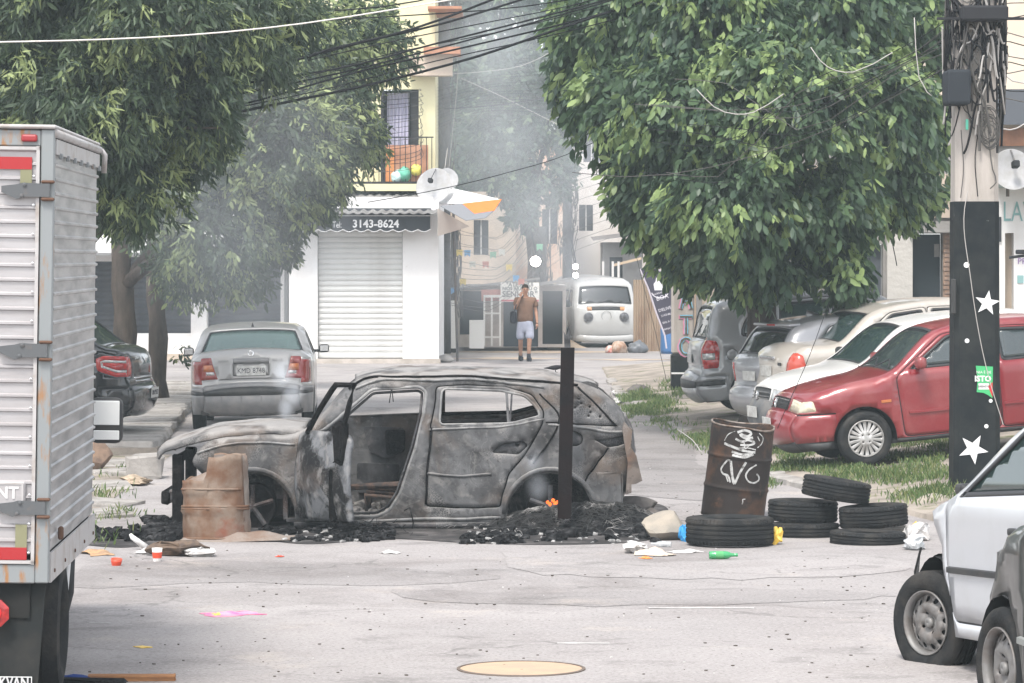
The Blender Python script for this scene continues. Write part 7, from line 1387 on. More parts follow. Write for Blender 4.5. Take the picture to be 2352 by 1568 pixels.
 mat('label_bottle_green', (0.10, 0.34, 0.14), 0.6); bottle('green glass bottle lying on the asphalt before the widest tyre', 1661, 1284, 0.05, mat('bottle_green', (0.045, 0.33, 0.12), 0.12, alpha=0.9, coat=0.5)); bottle('clear plastic bottle lying by the pale stone', 1519, 1256, 2.9, mat('bottle_clear', (0.55, 0.57, 0.58), 0.15, alpha=0.55), 0.75)
 # specks
 for nm, lab, mt, n, s0, s1 in (('road_grit', 'small dark grit and leaf bits scattered over the asphalt', mat('grit_dark', (0.10, 0.085, 0.075), 0.95), 320, 0.003, 0.009), ('paper_bits', 'tiny pale bits of litter scattered over the asphalt', WH, 90, 0.002, 0.006)):
  m = MB()
  for k in range(n):
   if random.random() < 0.55: p = ground(random.uniform(200,2060),random.uniform(1250,1560))
   else: p = ground(random.uniform(1450,1780),random.uniform(900,1190))
   s = random.uniform(s0,s1); m.box(-s,s,-s * random.uniform(0.4,1.4),s,0.001,s * 0.7 + 0.002);
   for q in m.v[-8:]: q.xyz = Matrix.Rotation(k, 3, 'Z') @ q + p
  tag(m.build(nm, mt), lab, 'litter', kind='stuff')
 # bird on the roof of the burnt car
 p = at(1275, 853, 259); bd = mat('bird_black', (0.025, 0.025, 0.028), 0.6); bm = MB()
 prof = [(-0.10,0.003),(-0.06,0.010),(-0.02,0.020),(0.015,0.022),(0.045,0.016),(0.058,0.014),(0.07,0.015),(0.082,0.008),(0.1,0.001)]
 bm.tube([(x, 0, 0.035 + 0.12 * max(0, x) + 0.05 * min(0, x)) for x, r in prof], [r for x, r in prof], 8); root = thing('bird', 'small dark bird perched on the roof of the burnt car', 'bird', p, (0, 0, 0.15)); bm.build('body', bd, root, True);
 for y in (-0.008, 0.008): MB().tube([(0.0, y, 0.02), (0.005, y, -0.004), (0.02, y, -0.006)], 0.0025, 4).build('leg', bd, root)
 o = MB().add([(-0.02, 0.021, 0.045), (0.03, 0.02, 0.045), (-0.11, 0.012, 0.03), (-0.02, 0.021, 0.03)], [[0, 1, 3, 2]]).build('wing', bd, root); o.modifiers.new('t', 'SOLIDIFY').thickness = 0.004
# ------------------------------------------------------------------ buildings
PLW = mat('plaster_white', (0.74, 0.73, 0.72), 0.9, col2=(0.62, 0.60, 0.58), scale=1.2, lo=0.5, hi=0.75, col3=(0.45, 0.42, 0.38), scale3=5, lo3=0.68, hi3=0.8)
PLY = mat('plaster_yellow', (0.66, 0.62, 0.40), 0.9, col2=(0.6, 0.55, 0.36), scale=1.5, lo=0.45, hi=0.7)
PLB = mat('plaster_beige', (0.52, 0.43, 0.35), 0.9, col2=(0.40, 0.34, 0.28), scale=1.2, lo=0.42, hi=0.65)
PLG = mat('plaster_grey', (0.30, 0.29, 0.28), 0.9, col2=(0.22, 0.21, 0.20), scale=1.5, lo=0.42, hi=0.65, bump=0.3, bscale=8)
DKW = mat('shutter_dark', (0.045, 0.048, 0.055), 0.7, col2=(0.065, 0.065, 0.07), scale=3)
BRK = mat('brick_orange', (0.42, 0.21, 0.13), 0.9, col2=(0.33, 0.17, 0.11), scale=5)
TIN = mat('tin_roof', (0.14, 0.14, 0.145), 0.7, 0.2, col2=(0.2, 0.18, 0.165), scale=4)
IRON = mat('iron_dark', (0.03, 0.03, 0.033), 0.6)
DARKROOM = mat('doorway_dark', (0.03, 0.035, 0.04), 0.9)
class V2:
 """picture rectangle on a wall at scale s -> metres"""
 def __init__(q,s,y=None): q.s = s; q.y = FP / s if y is None else y
 def x(q,v): return (v - 1176) / q.s
 def z(q,v): return HC - (v - 589) / q.s
 def box(q,m,x0,x1,y0,y1,d0,d1): return m.box(q.x(x0),q.x(x1),q.y + d0,q.y + d1,q.z(y1),q.z(y0))
def wall_with(q, x0, x1, y0, y1, holes, depth, mt, parent, name='wall'):
 """a wall with real openings; everything in picture units on the plane of q"""
 out = np.array([(q.x(x0),q.z(y1)),(q.x(x1),q.z(y1)),(q.x(x1),q.z(y0)),(q.x(x0),q.z(y0))]); hl = [np.array([(q.x(a),q.z(d)),(q.x(b),q.z(d)),(q.x(b),q.z(c)),(q.x(a),q.z(c))]) for a,b,c,d in holes]
 P,T = cdt(out,hl,1.2); c = P[T].mean(1); k = np.ones(len(T),bool)
 for h in hl: k &= ~inside(h,c)
 o = MB().add([(p[0], q.y, p[1]) for p in P], [list(map(int, t)) for t in T[k]]).build(name, mt, parent); so = o.modifiers.new('t', 'SOLIDIFY'); so.thickness = depth; so.offset = 0; return o
def railing(parent,q,x0,x1,y0,y1,step,dy=0.0):
 for yy in (y0, y1): MB().box(q.x(x0), q.x(x1), q.y + dy - 0.015, q.y + dy + 0.015, q.z(yy) - 0.015, q.z(yy) + 0.015).build('rail', IRON, parent)
 x = x0
 while x <= x1: MB().box(q.x(x) - 0.009, q.x(x) + 0.009, q.y + dy - 0.009, q.y + dy + 0.009, q.z(y1), q.z(y0)).build('bar', IRON, parent); x += step
def dish(label,x,y,s,r,n,up=(0,0,1),feed=True):
 n = Vector(n).normalized(); rt = n.cross(Vector(up)).normalized() * -1; u = n.cross(rt) * -1; p = at(x,y,s); M = Matrix((rt,u,n)).transposed().to_4x4(); M.translation = p
 root = thing('satellite_dish', label, 'satellite dish', p); I = Matrix.Translation(-p) @ M
 o = MB().lathe([(0.001, 0.0), (r * 0.35, r * 0.03), (r * 0.7, r * 0.12), (r, r * 0.25), (r * 1.02, r * 0.25), (r * 0.7, r * 0.09), (r * 0.3, -r * 0.01)], 36, I).build('reflector', mat('dish_white', (0.42, 0.42, 0.43), 0.6, col2=(0.36, 0.355, 0.35), scale=6), root, True)
 if feed:
  f = Vector((0, -r * 0.1, r * 0.85)); MB().tube([I @ Vector((0, -r * 0.95, r * 0.25)), I @ f], 0.014, 6).build('feed_arm', TIN, root); MB().rbox(-0.05, 0.05, -0.05, 0.05, -0.07, 0.05, 0.015, 1, 0, I @ Matrix.Translation(f)).build('feed_horn', IRON, root)
 MB().tube([I @ Vector((0, 0, -0.01)), I @ Vector((0, -r * 0.2, -r * 0.5)), I @ Vector((0, -r * 0.2, -r * 0.5)) + Vector((0, 0, -r * 1.3))], 0.025, 6).build('mast', TIN, root, True)
def shop():
 q = V2(102.5); root = thing('shop', 'white shop with a closed roller shutter and black awning at the street corner', 'shop', (q.x(840), q.y, 0)); R0 = root
 def at0(o): o.matrix_parent_inverse = Matrix.Translation(-root.location); return o
 w_ = wall_with(q,665,1008,462,838,[(730,925,530,824)],0.24,PLW,root); at0(w_)
 at0(MB().box(q.x(985), q.x(1008) - 0.002, q.y + 0.121, q.y + 6, 0, q.z(462)).build('side_wall', PLW, root)); at0(MB().box(q.x(665) + 0.002, q.x(690), q.y + 0.121, q.y + 6, 0, q.z(462)).build('side_wall', PLW, root))
 at0(q.box(MB(), 655, 1012, 823, 845, -0.22, -0.125).build('step', mat('step_concrete', (0.5, 0.45, 0.41), 0.9, col2=(0.38, 0.34, 0.3), scale=3), root))
 # roller shutter,slat by slat
 z0,z1 = q.z(822),q.z(531); n = 23; hs = (z1 - z0) / n; a,b = q.x(731),q.x(924)
 V = []; F = []
 for x in (a,b):
  for dz,dy in ((0.0,0.02),(0.18,-0.004),(0.5,-0.016),(0.82,-0.004),(1.0,0.02),(0.93,0.025)): V.append((x,dy,dz * hs * 1.02))
 F = [[i, i + 1, i + 7, i + 6] for i in range(5)]; me = pymesh('slat', V, F); sm = mat('shutter_pale', (0.60, 0.60, 0.585), 0.6, 0.1, col2=(0.5, 0.49, 0.47), scale=1.6, lo=0.45, hi=0.75)
 for k in range(n):
  o = link('slat', me, sm, root, False); o.location = (0, q.y + 0.04, z0 + k * hs); at0(o)
 at0(MB().box(a - 0.02, b + 0.02, q.y + 0.1, q.y + 0.12, z0, z1).build('shutter_backing', DKW, root))
 # awning
 AW = mat('awning_black', (0.035, 0.037, 0.042), 0.8); x0, x1 = q.x(678), q.x(990); yf = q.y - 0.75; za, zb = q.z(497), q.z(526); V = []; F = []; n = 44
 for k in range(n + 1): x = x0 + (x1 - x0) * k / n; V += [(x,yf,za),(x,yf,zb - 0.055 * abs(math.sin(math.pi * k / 4)))]
 aw = MB().add(V, [[2 * i, 2 * i + 2, 2 * i + 3, 2 * i + 1] for i in range(n)]).build('awning_valance', AW, root, fix=False); at0(aw); aw.modifiers.new('t', 'SOLIDIFY').thickness = 0.01
 at0(MB().add([(x0, yf, za), (x1, yf, za), (x1, q.y - 0.13, q.z(478)), (x0, q.y - 0.13, q.z(478))], [[0, 1, 2, 3]]).build('awning_top', AW, root))
 WT = mat('awning_white', (0.7, 0.7, 0.7), 0.8)
 o = lettering('Tel:', 0.2, WT, root, facing((q.x(778), yf - 0.012, q.z(517)), (1, 0, 0), (0, 0, 1)), sx=0.7); at0(o); o = lettering('3143-8624', 0.24, WT, root, facing((q.x(866), yf - 0.012, q.z(515)), (1, 0, 0), (0, 0, 1)), bold=0.006, sx=1.0); at0(o)
 pts = [(x0 + (x1 - x0) * k / n, yf - 0.006, zb - 0.055 * abs(math.sin(math.pi * k / 4)) - 0.01) for k in range(n + 1)]; at0(MB().tube(pts, 0.010, 4).build('awning_trim', WT, root)); at0(MB().tube([(x0, yf - 0.006, za + 0.01), (x1, yf - 0.006, za + 0.01)], 0.012, 4).build('awning_rod', WT, root))
 # corrugated roof
 V = []; F = []; n = 120
 for k in range(n + 1):
  x = q.x(640) + (q.x(1005) - q.x(640)) * k / n; w1 = 0.035 * math.sin(k * 0.9); w1 *= 0.5; V += [(x,q.y - 0.95,q.z(490) + w1),(x,q.y + 5.9,q.z(440) + w1 + 0.25)]
 o = MB().add(V, [[2 * i, 2 * i + 2, 2 * i + 3, 2 * i + 1] for i in range(n)]).build('roof', mat('roof_sheet', (0.24, 0.235, 0.23), 0.8, col2=(0.16, 0.155, 0.15), scale=3), root, True, False); at0(o); o.modifiers.new('t', 'SOLIDIFY').thickness = 0.02
 at0(MB().box(q.x(660), q.x(995), q.y - 0.12, q.y + 0.05, q.z(462), q.z(452)).build('wall_cap', PLW, root))
 # the dark shutters left of it,between white pillars
 q2 = V2(99); root2 = thing('shuttered_building', 'long low building with dark shutters between white pillars behind the left trees', 'building', (q2.x(450), q2.y, 0)); inv = Matrix.Translation(-root2.location)
 def a2(o): o.matrix_parent_inverse = inv; return o
 a2(wall_with(q2,130,664,430,828,[(150,270,600,765),(292,440,590,765),(476,646,585,765)],0.25,PLW,root2))
 for x0_,x1_ in ((152,268),(294,438),(478,644)):
  n = 13; hh = (q2.z(590) - q2.z(765)) / n; me = pymesh('shutter_slat', [(x, dy, dz * hh) for x in (q2.x(x0_), q2.x(x1_)) for dz, dy in ((0, 0.02), (0.5, -0.012), (1.0, 0.02))], [[0, 1, 4, 3], [1, 2, 5, 4]])
  for k in range(n): o = link('shutter_slat', me, DKW, root2); o.location = (0, q2.y + 0.03, q2.z(765) + k * hh); a2(o)
 a2(MB().box(q2.x(130), q2.x(664), q2.y + 0.14, q2.y + 7, q2.z(450), q2.z(430)).build('roof', TIN, root2)); a2(MB().box(q2.x(120), q2.x(664), q2.y - 1.3, q2.y - 0.13, q2.z(586), q2.z(580)).build('canopy', mat('canopy_grey', (0.2, 0.2, 0.2), 0.8), root2)); a2(MB().box(q2.x(130), q2.x(655), q2.y - 0.5, q2.y - 0.13, 0, 0.14).build('step', PLB, root2))
 a2(MB().tube([(q2.x(659), q2.y - 0.16, 0), (q2.x(659), q2.y - 0.16, q2.z(560))], 0.05, 8).build('drain_pipe', mat('pipe_grey', (0.25, 0.25, 0.25), 0.6), root2))
 # yellow house above and behind the shop
 q3 = V2(97.0); root3 = thing('yellow_house', 'pale yellow two-storey house with a barred balcony above the shop', 'house', (q3.x(850), q3.y, 0)); i3 = Matrix.Translation(-root3.location)
 def a3(o): o.matrix_parent_inverse = i3; return o
 a3(wall_with(q3, 420, 1000, -160, 585, [(880, 962, 205, 420), (560, 640, 180, 330)], 0.22, PLY, root3)); a3(MB().box(q3.x(985), q3.x(1000) - 0.002, q3.y + 0.112, q3.y + 6, 0, q3.z(-160)).build('side_wall', PLY, root3)); a3(MB().box(q3.x(420), q3.x(1000), q3.y + 0.12, q3.y + 6, q3.z(-150), q3.z(-160)).build('roof_slab', PLG, root3))
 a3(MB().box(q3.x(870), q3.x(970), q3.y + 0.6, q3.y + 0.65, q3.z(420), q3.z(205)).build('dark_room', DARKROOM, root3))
 V = []; n = 30
 for k in range(n + 1): x = q3.x(888) + (q3.x(940) - q3.x(888)) * k / n; d = q3.y + 0.3 + 0.05 * math.sin(k * 1.3); V += [(x,d,q3.z(212)),(x + 0.02 * math.sin(k),d,q3.z(400))]
 a3(MB().add(V, [[2 * i, 2 * i + 2, 2 * i + 3, 2 * i + 1] for i in range(n)]).build('curtain', mat('curtain_lilac', (0.46, 0.45, 0.56), 0.9), root3, True, False)); a3(MB().box(q3.x(875), q3.x(881), q3.y - 0.15, q3.y + 0.1, q3.z(420), q3.z(200)).build('door_jamb', IRON, root3)); a3(MB().box(q3.x(945), q3.x(962), q3.y + 0.05, q3.y + 0.12, q3.z(420), q3.z(205)).build('door_leaf', IRON, root3))
 a3(q3.box(MB(), 800, 1000, 424, 440, -1.0, -0.111).build('balcony_slab', PLY, root3)); rl = a3(q3.box(MB(), 800, 1000, 421, 424, -0.98, -0.92).build('railing', IRON, root3)); q4 = V2(q3.s, q3.y - 0.95)
 railing(rl,q4,802,998,318,420,12)
 for o in [c for c in bpy.data.objects if c.parent == rl]: pass
 a3(MB().box(q3.x(985), q3.x(1062), q3.y - 1.2, q3.y + 2, q3.z(28), q3.z(22)).build('tile_eave', BRK, root3)); a3(MB().box(q3.x(975), q3.x(1058), q3.y - 0.9, q3.y + 0.5, q3.z(128), q3.z(112)).build('tile_ledge', BRK, root3)); a3(MB().box(q3.x(940), q3.x(1040), q3.y - 0.6, q3.y + 0.0, q3.z(176), q3.z(128)).build('planter_ledge', PLB, root3))
 def stand(nm,lab,cat,m,mt): tag(m.build(nm,mt),lab,cat)
 stand('wooden_board', 'orange wooden board leaning on the balcony railing', 'board', q3.box(MB(), 888, 985, 335, 418, -0.72, -0.66), mat('board_orange', (0.50, 0.27, 0.18), 0.8, col2=(0.42, 0.2, 0.12), scale=3)); stand('wooden_board', 'narrow bright orange board on the balcony beside the larger board', 'board', q3.box(MB(), 889, 908, 345, 420, -0.80, -0.74), mat('board_bright', (0.62, 0.26, 0.10), 0.8))
 for nm, lab, x, y, r, c in (('green_bag', 'green plastic bag on the balcony floor', 930, 402, 0.17, (0.12, 0.42, 0.3)), ('toy_ball', 'yellow ball on the balcony', 958, 392, 0.14, (0.7, 0.62, 0.12)), ('white_bag', 'pale blue bag on the balcony beside the green bag', 915, 408, 0.15, (0.5, 0.66, 0.66))):
  bm = bmesh.new(); bmesh.ops.create_icosphere(bm,subdivisions=3,radius=r); p = at(x,y,q3.s); p.y -= 0.85
  for v in bm.verts:
   if nm != 'toy_ball': v.co += mnoise.noise_vector(v.co * 9) * 0.05
   v.co += p
  me = bpy.data.meshes.new(nm); bm.to_mesh(me); bm.free(); tag(link(nm, me, mat('m_' + nm, c, 0.5), None, True), lab, 'ball' if nm == 'toy_ball' else 'bag')
 # sun sail and umbrella at the corner
 A, T_, L_ = at(1040, 432, 101), at(1152, 458, 103), at(1006, 468, 101); root = thing('sun_umbrella', 'white and orange market umbrella with a grey underside at the shop corner', 'umbrella', (A.x, A.y, 0)); iv = Matrix.Translation(-root.location)
 def pn(nm,pts,mt):
  o = MB().add(pts, [list(range(len(pts)))]).build(nm, mt, root); o.matrix_parent_inverse = iv; o.modifiers.new('t', 'SOLIDIFY').thickness = 0.012
 G, W_, O_ = mat('canvas_grey', (0.20, 0.205, 0.22), 0.9), mat('canvas_white', (0.72, 0.72, 0.74), 0.9), mat('canvas_orange', (0.78, 0.19, 0.05), 0.9)
 B1, B2, B3 = at(1090, 491, 105), at(1135, 484, 105.5), at(1062, 468, 103); pn('panel', [A, L_, B3], W_); pn('panel', [A, B3, T_], W_); pn('panel', [B3, B1, B2, T_], O_); C1 = at(1012, 474, 103); C2 = at(1070, 507, 106); C3 = at(1115, 501, 106); pn('underside', [C1, C2, C3, B2 + Vector((0, 0.05, 0)), B1 + Vector((0, 0.05, 0)), B3 + Vector((0, 0.05, 0))], G)
 pn('back_panel', [A, L_ + Vector((0.2, 1.3, -0.1)), L_], W_); pn('back_panel', [A, T_, T_ + Vector((-0.3, 1.4, -0.1))], W_); o = MB().tube([A, (A.x + 0.1, A.y + 0.4, 0)], 0.03, 8).build('pole', TIN, root); o.matrix_parent_inverse = iv
 S1, S2, S3 = at(1005, 478, 103.5), at(1078, 520, 102), at(1005, 542, 103.5); o = MB().add([S1, S2, S3], [[0, 1, 2]]).build('shade_sail', mat('sail_cream', (0.58, 0.52, 0.47), 0.9)); o.modifiers.new('t', 'SOLIDIFY').thickness = 0.01; tag(o, 'cream triangular shade sail hung from the shop corner', 'sail')
 dish('large white satellite dish on the shop roof corner', 1000, 430, 101.5, 0.42, (-0.35, -1, 0.35)); dish('smaller satellite dish just behind the large one on the shop roof', 1028, 411, 99, 0.25, (0.55, -0.9, 0.4), feed=False)
def house_block(name,label,q,x0,x1,y0,y1,holes,mt,depth=5.0,hole_mat=None,frame=None):
 root = thing(name, label, 'building', (q.x((x0 + x1) / 2), q.y, 0)); iv = Matrix.Translation(-root.location)
 def a(o): o.matrix_parent_inverse = iv; return o
 a(wall_with(q,x0,x1,y0,y1,[h[:4] for h in holes],0.2,mt,root))
 for sx in (x0,x1):
  xx = q.x(sx); a(MB().box(xx + (0.004 if sx == x0 else -0.15), xx + (0.15 if sx == x0 else -0.004), q.y + 0.102, q.y + depth, q.z(y1), q.z(y0)).build('side_wall', mt, root))
 a(MB().box(q.x(x0), q.x(x1), q.y + 0.105, q.y + depth, q.z(y0) - 0.12, q.z(y0) - 0.003).build('roof', TIN, root))
 for h in holes:
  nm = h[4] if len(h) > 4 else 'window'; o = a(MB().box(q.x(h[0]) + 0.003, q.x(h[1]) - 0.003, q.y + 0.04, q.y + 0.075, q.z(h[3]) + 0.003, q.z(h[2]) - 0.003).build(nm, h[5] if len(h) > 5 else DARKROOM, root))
  if nm == 'window' and frame:
   xm = (h[0] + h[1]) / 2; f = MB().box(q.x(xm) - 0.02, q.x(xm) + 0.02, q.y + 0.01, q.y + 0.038, q.z(h[3]), q.z(h[2])).build('window_frame', frame, o)
 return root,a
def far_street():
 q = V2(96); house_block('row_house', 'grey plastered row house at the far left behind the trees', q, -900, 110, 250, 825, [(-800, -700, 450, 600), (-560, -460, 450, 600), (-300, -220, 560, 822, 'door', DKW), (-120, 60, 560, 822, 'garage_door', DKW)], PLG, 6.0, frame=WHITEP)
 FR = mat('frame_grey', (0.4, 0.39, 0.38), 0.7)
 q = V2(84); house_block('far_house', 'hazy beige house with two dark windows behind the sail and umbrella', q, 985, 1185, 440, 800, [(1088, 1122, 505, 585), (1020, 1052, 515, 590), (1060, 1110, 690, 795, 'door', DKW)], PLB, frame=FR)
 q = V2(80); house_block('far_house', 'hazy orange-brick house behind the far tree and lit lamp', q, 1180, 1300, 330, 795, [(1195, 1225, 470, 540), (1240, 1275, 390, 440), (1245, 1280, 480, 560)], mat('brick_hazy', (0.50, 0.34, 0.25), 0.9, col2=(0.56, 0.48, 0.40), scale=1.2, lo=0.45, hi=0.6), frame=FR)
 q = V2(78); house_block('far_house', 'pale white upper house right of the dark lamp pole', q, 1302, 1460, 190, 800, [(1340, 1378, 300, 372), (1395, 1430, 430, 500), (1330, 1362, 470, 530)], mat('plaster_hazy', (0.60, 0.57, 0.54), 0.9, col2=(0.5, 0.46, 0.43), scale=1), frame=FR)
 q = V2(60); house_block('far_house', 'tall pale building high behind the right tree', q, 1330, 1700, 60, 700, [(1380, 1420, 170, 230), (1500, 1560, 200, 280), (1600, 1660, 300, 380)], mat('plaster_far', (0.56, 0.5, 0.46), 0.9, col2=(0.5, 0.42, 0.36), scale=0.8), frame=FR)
 # shack of grey blocks behind the van
 q = V2(80.5); root, a = house_block('shack', 'grey block shack with a tin lean-to roof behind the old van', q, 1385, 1475, 556, 800, [(1400, 1430, 590, 640)], PLG, 4.0)
 a(MB().add([(q.x(1360), q.y - 1.2, q.z(553)), (q.x(1480), q.y - 1.2, q.z(538)), (q.x(1480), q.y + 2, q.z(528)), (q.x(1360), q.y + 2, q.z(543))], [[0, 1, 2, 3]]).build('lean_to', TIN, root));
 for x in (1383, 1405, 1418): a(MB().box(q.x(x) - 0.03, q.x(x) + 0.03, q.y - 1.1, q.y - 1.04, 0.0, q.z(600)).build('post', mat('post_white', (0.6, 0.58, 0.56), 0.8), root))
 a(MB().add([(q.x(1405), q.y - 1.05, q.z(612)), (q.x(1470), q.y - 1.05, q.z(596)), (q.x(1470), q.y - 1.05, q.z(590)), (q.x(1405), q.y - 1.05, q.z(606))], [[0, 1, 2, 3]]).build('beam', mat('beam_tan', (0.5, 0.38, 0.26), 0.8), root))
 # tin fence,sheet by sheet
 q = V2(91); fr = thing('tin_fence', 'brown corrugated tin fence between the old van and the graffiti pole', 'fence', (q.x(1540), q.y, 0)); iv = Matrix.Translation(-fr.location); TF = mat('tin_brown', (0.36, 0.28, 0.21), 0.85, 0.1, col2=(0.26, 0.18, 0.13), scale=2.5, lo=0.45, hi=0.65, stretch=(1, 1, 0.4)); x = 1455
 while x < 1645:
  V = []; x1 = x + 24; t = 642 + random.uniform(-8,8)
  for k in range(17):
   xx = q.x(x) + (q.x(x1) - q.x(x)) * k / 16; d = q.y + 0.02 * math.sin(k * 1.57) + (0.03 if (x // 24) % 2 else 0); V += [(xx,d,0.0),(xx,d,q.z(t))]
  o = MB().add(V, [[2 * i, 2 * i + 2, 2 * i + 3, 2 * i + 1] for i in range(16)]).build('sheet', TF, fr, False, False); o.matrix_parent_inverse = iv; o.modifiers.new('t', 'SOLIDIFY').thickness = 0.006; x += 23
 # bar with a sign board
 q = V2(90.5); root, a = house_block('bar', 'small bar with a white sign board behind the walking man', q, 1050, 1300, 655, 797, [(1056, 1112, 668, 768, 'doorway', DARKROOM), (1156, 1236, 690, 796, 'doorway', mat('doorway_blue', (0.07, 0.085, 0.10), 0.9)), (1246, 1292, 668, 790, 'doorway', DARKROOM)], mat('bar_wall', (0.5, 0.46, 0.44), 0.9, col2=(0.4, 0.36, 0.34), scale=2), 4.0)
 sg = a(q.box(MB(), 1150, 1238, 648, 692, -0.86, -0.80).build('sign_board', mat('sign_white', (0.66, 0.65, 0.63), 0.8), root)); LT = mat('sign_ink', (0.13, 0.14, 0.15), 0.8)
 for t, y, h in (('"ATE AQUI', 653, 0.14), ('NOS AJUDOU O', 662, 0.12), ('SENHOR"', 675, 0.21)): o = lettering(t, h, LT, sg, facing((q.x(1194), q.y - 0.865, q.z(y)), (1, 0, 0), (0, 0, 1)), bold=0.004)
 o = MB().box(q.x(1151), q.x(1237), q.y - 0.866, q.y - 0.861, q.z(691), q.z(687)).build('red_band', mat('sign_red', (0.5, 0.12, 0.14), 0.8), sg)
 a(MB().add([(q.x(1042), q.y - 0.7, q.z(664)), (q.x(1240), q.y - 0.7, q.z(641)), (q.x(1240), q.y + 0.3, q.z(637)), (q.x(1042), q.y + 0.3, q.z(660))], [[0, 1, 2, 3]]).build('awning_roof', TIN, root)); a(MB().add([(q.x(1240), q.y - 1.0, q.z(654)), (q.x(1305), q.y - 1.0, q.z(646)), (q.x(1305), q.y + 0.3, q.z(640)), (q.x(1240), q.y + 0.3, q.z(648))], [[0, 1, 2, 3]]).build('awning_roof', TIN, root))
 PW = mat('porch_white', (0.68, 0.67, 0.65), 0.8); pr = a(q.box(MB(), 1112, 1150, 676, 682, -0.95, -0.85).build('porch', PW, root))
 for x in (1113, 1130, 1149): o = q.box(MB(), x - 2, x + 2, 676, 792, -0.93, -0.87).build('porch_post', PW, pr)
 for y in (716, 770): o = q.box(MB(), 1113, 1149, y, y + 4, -0.92, -0.88).build('porch_rail', PW, pr)
 o = q.box(MB(), 1106, 1150, 664, 690, -0.80, -0.76).build('red_cloth', mat('cloth_red', (0.45, 0.2, 0.17), 0.9), pr)
 q = V2(93); tag(q.box(MB(), 1010, 1050, 690, 800, 0, 0.2).build('low_wall', PLW), 'white wall end beside the bar at the shop corner', 'wall'); tag(q.box(MB(), 1078, 1112, 735, 800, 0.0, 0.2).build('low_wall', PLW), 'short white garden wall in front of the bar', 'wall')
 # shrubs,motorcycle heap,chairs
 lm = MATS.get('x') or leaf_mat('leaf_pot', (0.08, 0.14, 0.05), (0.14, 0.22, 0.08), (0.25, 0.3, 0.14)); p = ground(1105, 800); r = thing('potted_plant', 'pale green shrub by the white porch of the bar', 'plant', p); MB().tube([(0, 0, 0), (0, 0, 0.5)], 0.03, 6).build('stem', BARK, r); crown('foliage', [(0, 0, 0.55, 0.2, 0.2, 0.3)], 90, 6, 0.12, 0.05, lm, r, 0.15)
 p = ground(1060, 797); r = thing('parked_motorcycle', 'dark motorcycle with a red tank parked at the shop corner', 'motorcycle', p, (0, 0, 0.3)); DK_ = mat('moto_dark', (0.05, 0.05, 0.06), 0.5)
 for x in (-0.32, 0.32): MB().lathe([(r_, z_) for r_, z_ in tyre_profile(0.16, 0.11, 0.07, False)], 20, Matrix.Translation((x, 0, 0.16)) @ RX90).build('wheel', DK_, r, True)
 MB().tube([(-0.32, 0, 0.16), (-0.1, 0, 0.32), (0.2, 0, 0.3), (0.28, 0, 0.45), (0.32, 0, 0.16)], 0.04, 6).build('frame', DK_, r); MB().rbox(-0.05, 0.2, -0.08, 0.08, 0.3, 0.42, 0.04).build('tank', mat('moto_red', (0.5, 0.04, 0.04), 0.3), r, True); MB().rbox(-0.34, -0.04, -0.08, 0.08, 0.34, 0.4, 0.03).build('seat', DK_, r, True); MB().tube([(0.26, -0.2, 0.5), (0.28, 0, 0.46), (0.26, 0.2, 0.5)], 0.014, 5).build('handlebar', DK_, r)
 for nm, lab, x, y, size, mt in (('sand_heap', 'low heap of building sand beside the front of the old van', 1272, 798, (0.9, 0.8, 0.42), 'sand_pale'), ('sand_heap', 'heap of brown sand against the tin fence', 1500, 795, (0.9, 0.7, 0.55), 'sand_pale')):
  p = ground(x,y); V = []; F = []; n = 20
  for i in range(n):
   for k in range(n):
    u,v = -1 + 2 * i / (n - 1),-1 + 2 * k / (n - 1); d = min(1,math.hypot(u,v)); V.append((p.x + u * size[0],p.y + v * size[1],size[2] * (1 - d)**1.1 * (1 + 0.3 * mnoise.noise(Vector((u * 3,v * 3,x)))) - 0.01))
  for i in range(n - 1):
   for k in range(n - 1): F.append([i * n + k,(i + 1) * n + k,(i + 1) * n + k + 1,i * n + k + 1])
  tag(MB().add(V, F).build(nm, mat('sand_heap_m', (0.48, 0.38, 0.28), 0.95, col2=(0.4, 0.31, 0.23), scale=4), None, True), lab, 'sand heap')
 def bag(nm, lab, x, y, r, mt, sq=(1, 1, 0.7), cat='bag'):
  bm = bmesh.new(); bmesh.ops.create_icosphere(bm,subdivisions=3,radius=r); p = ground(x,y)
  for v in bm.verts: v.co = Vector((v.co.x * sq[0],v.co.y * sq[1],v.co.z * sq[2])) + mnoise.noise_vector(v.co * 7 + Vector((x,0,0))) * r * 0.25; v.co.z = max(v.co.z,-r * 0.4) + r * 0.4; v.co += p
  me = bpy.data.meshes.new(nm); bm.to_mesh(me); bm.free(); tag(link(nm,me,mt,None,True),lab,cat)
 bag('rubbish_bag', 'grey rubbish bag on the ground right of the old van', 1466, 810, 0.26, mat('bag_grey', (0.13, 0.14, 0.155), 0.4)); bag('rubbish_bag', 'brown paper sack on the ground under the old van bumper', 1422, 810, 0.22, mat('sack_brown', (0.34, 0.2, 0.13), 0.8, col2=(0.5, 0.4, 0.33), scale=8), (0.9, 0.8, 1)); bag('rubbish_bag', 'red and white packet beside the brown sack', 1402, 810, 0.12, mat('packet_red', (0.55, 0.14, 0.1), 0.6, col2=(0.6, 0.55, 0.5), scale=9), (1, 0.8, 1.2)); bag('rubbish_bag', 'white sack standing against the tin fence', 1485, 775, 0.2, mat('sack_white', (0.6, 0.59, 0.57), 0.7), (0.8, 0.8, 1.6)); bag('stone', 'small stone at the shop corner by the street', 1022, 832, 0.16, PLG, (1.3, 1, 0.6), 'stone')
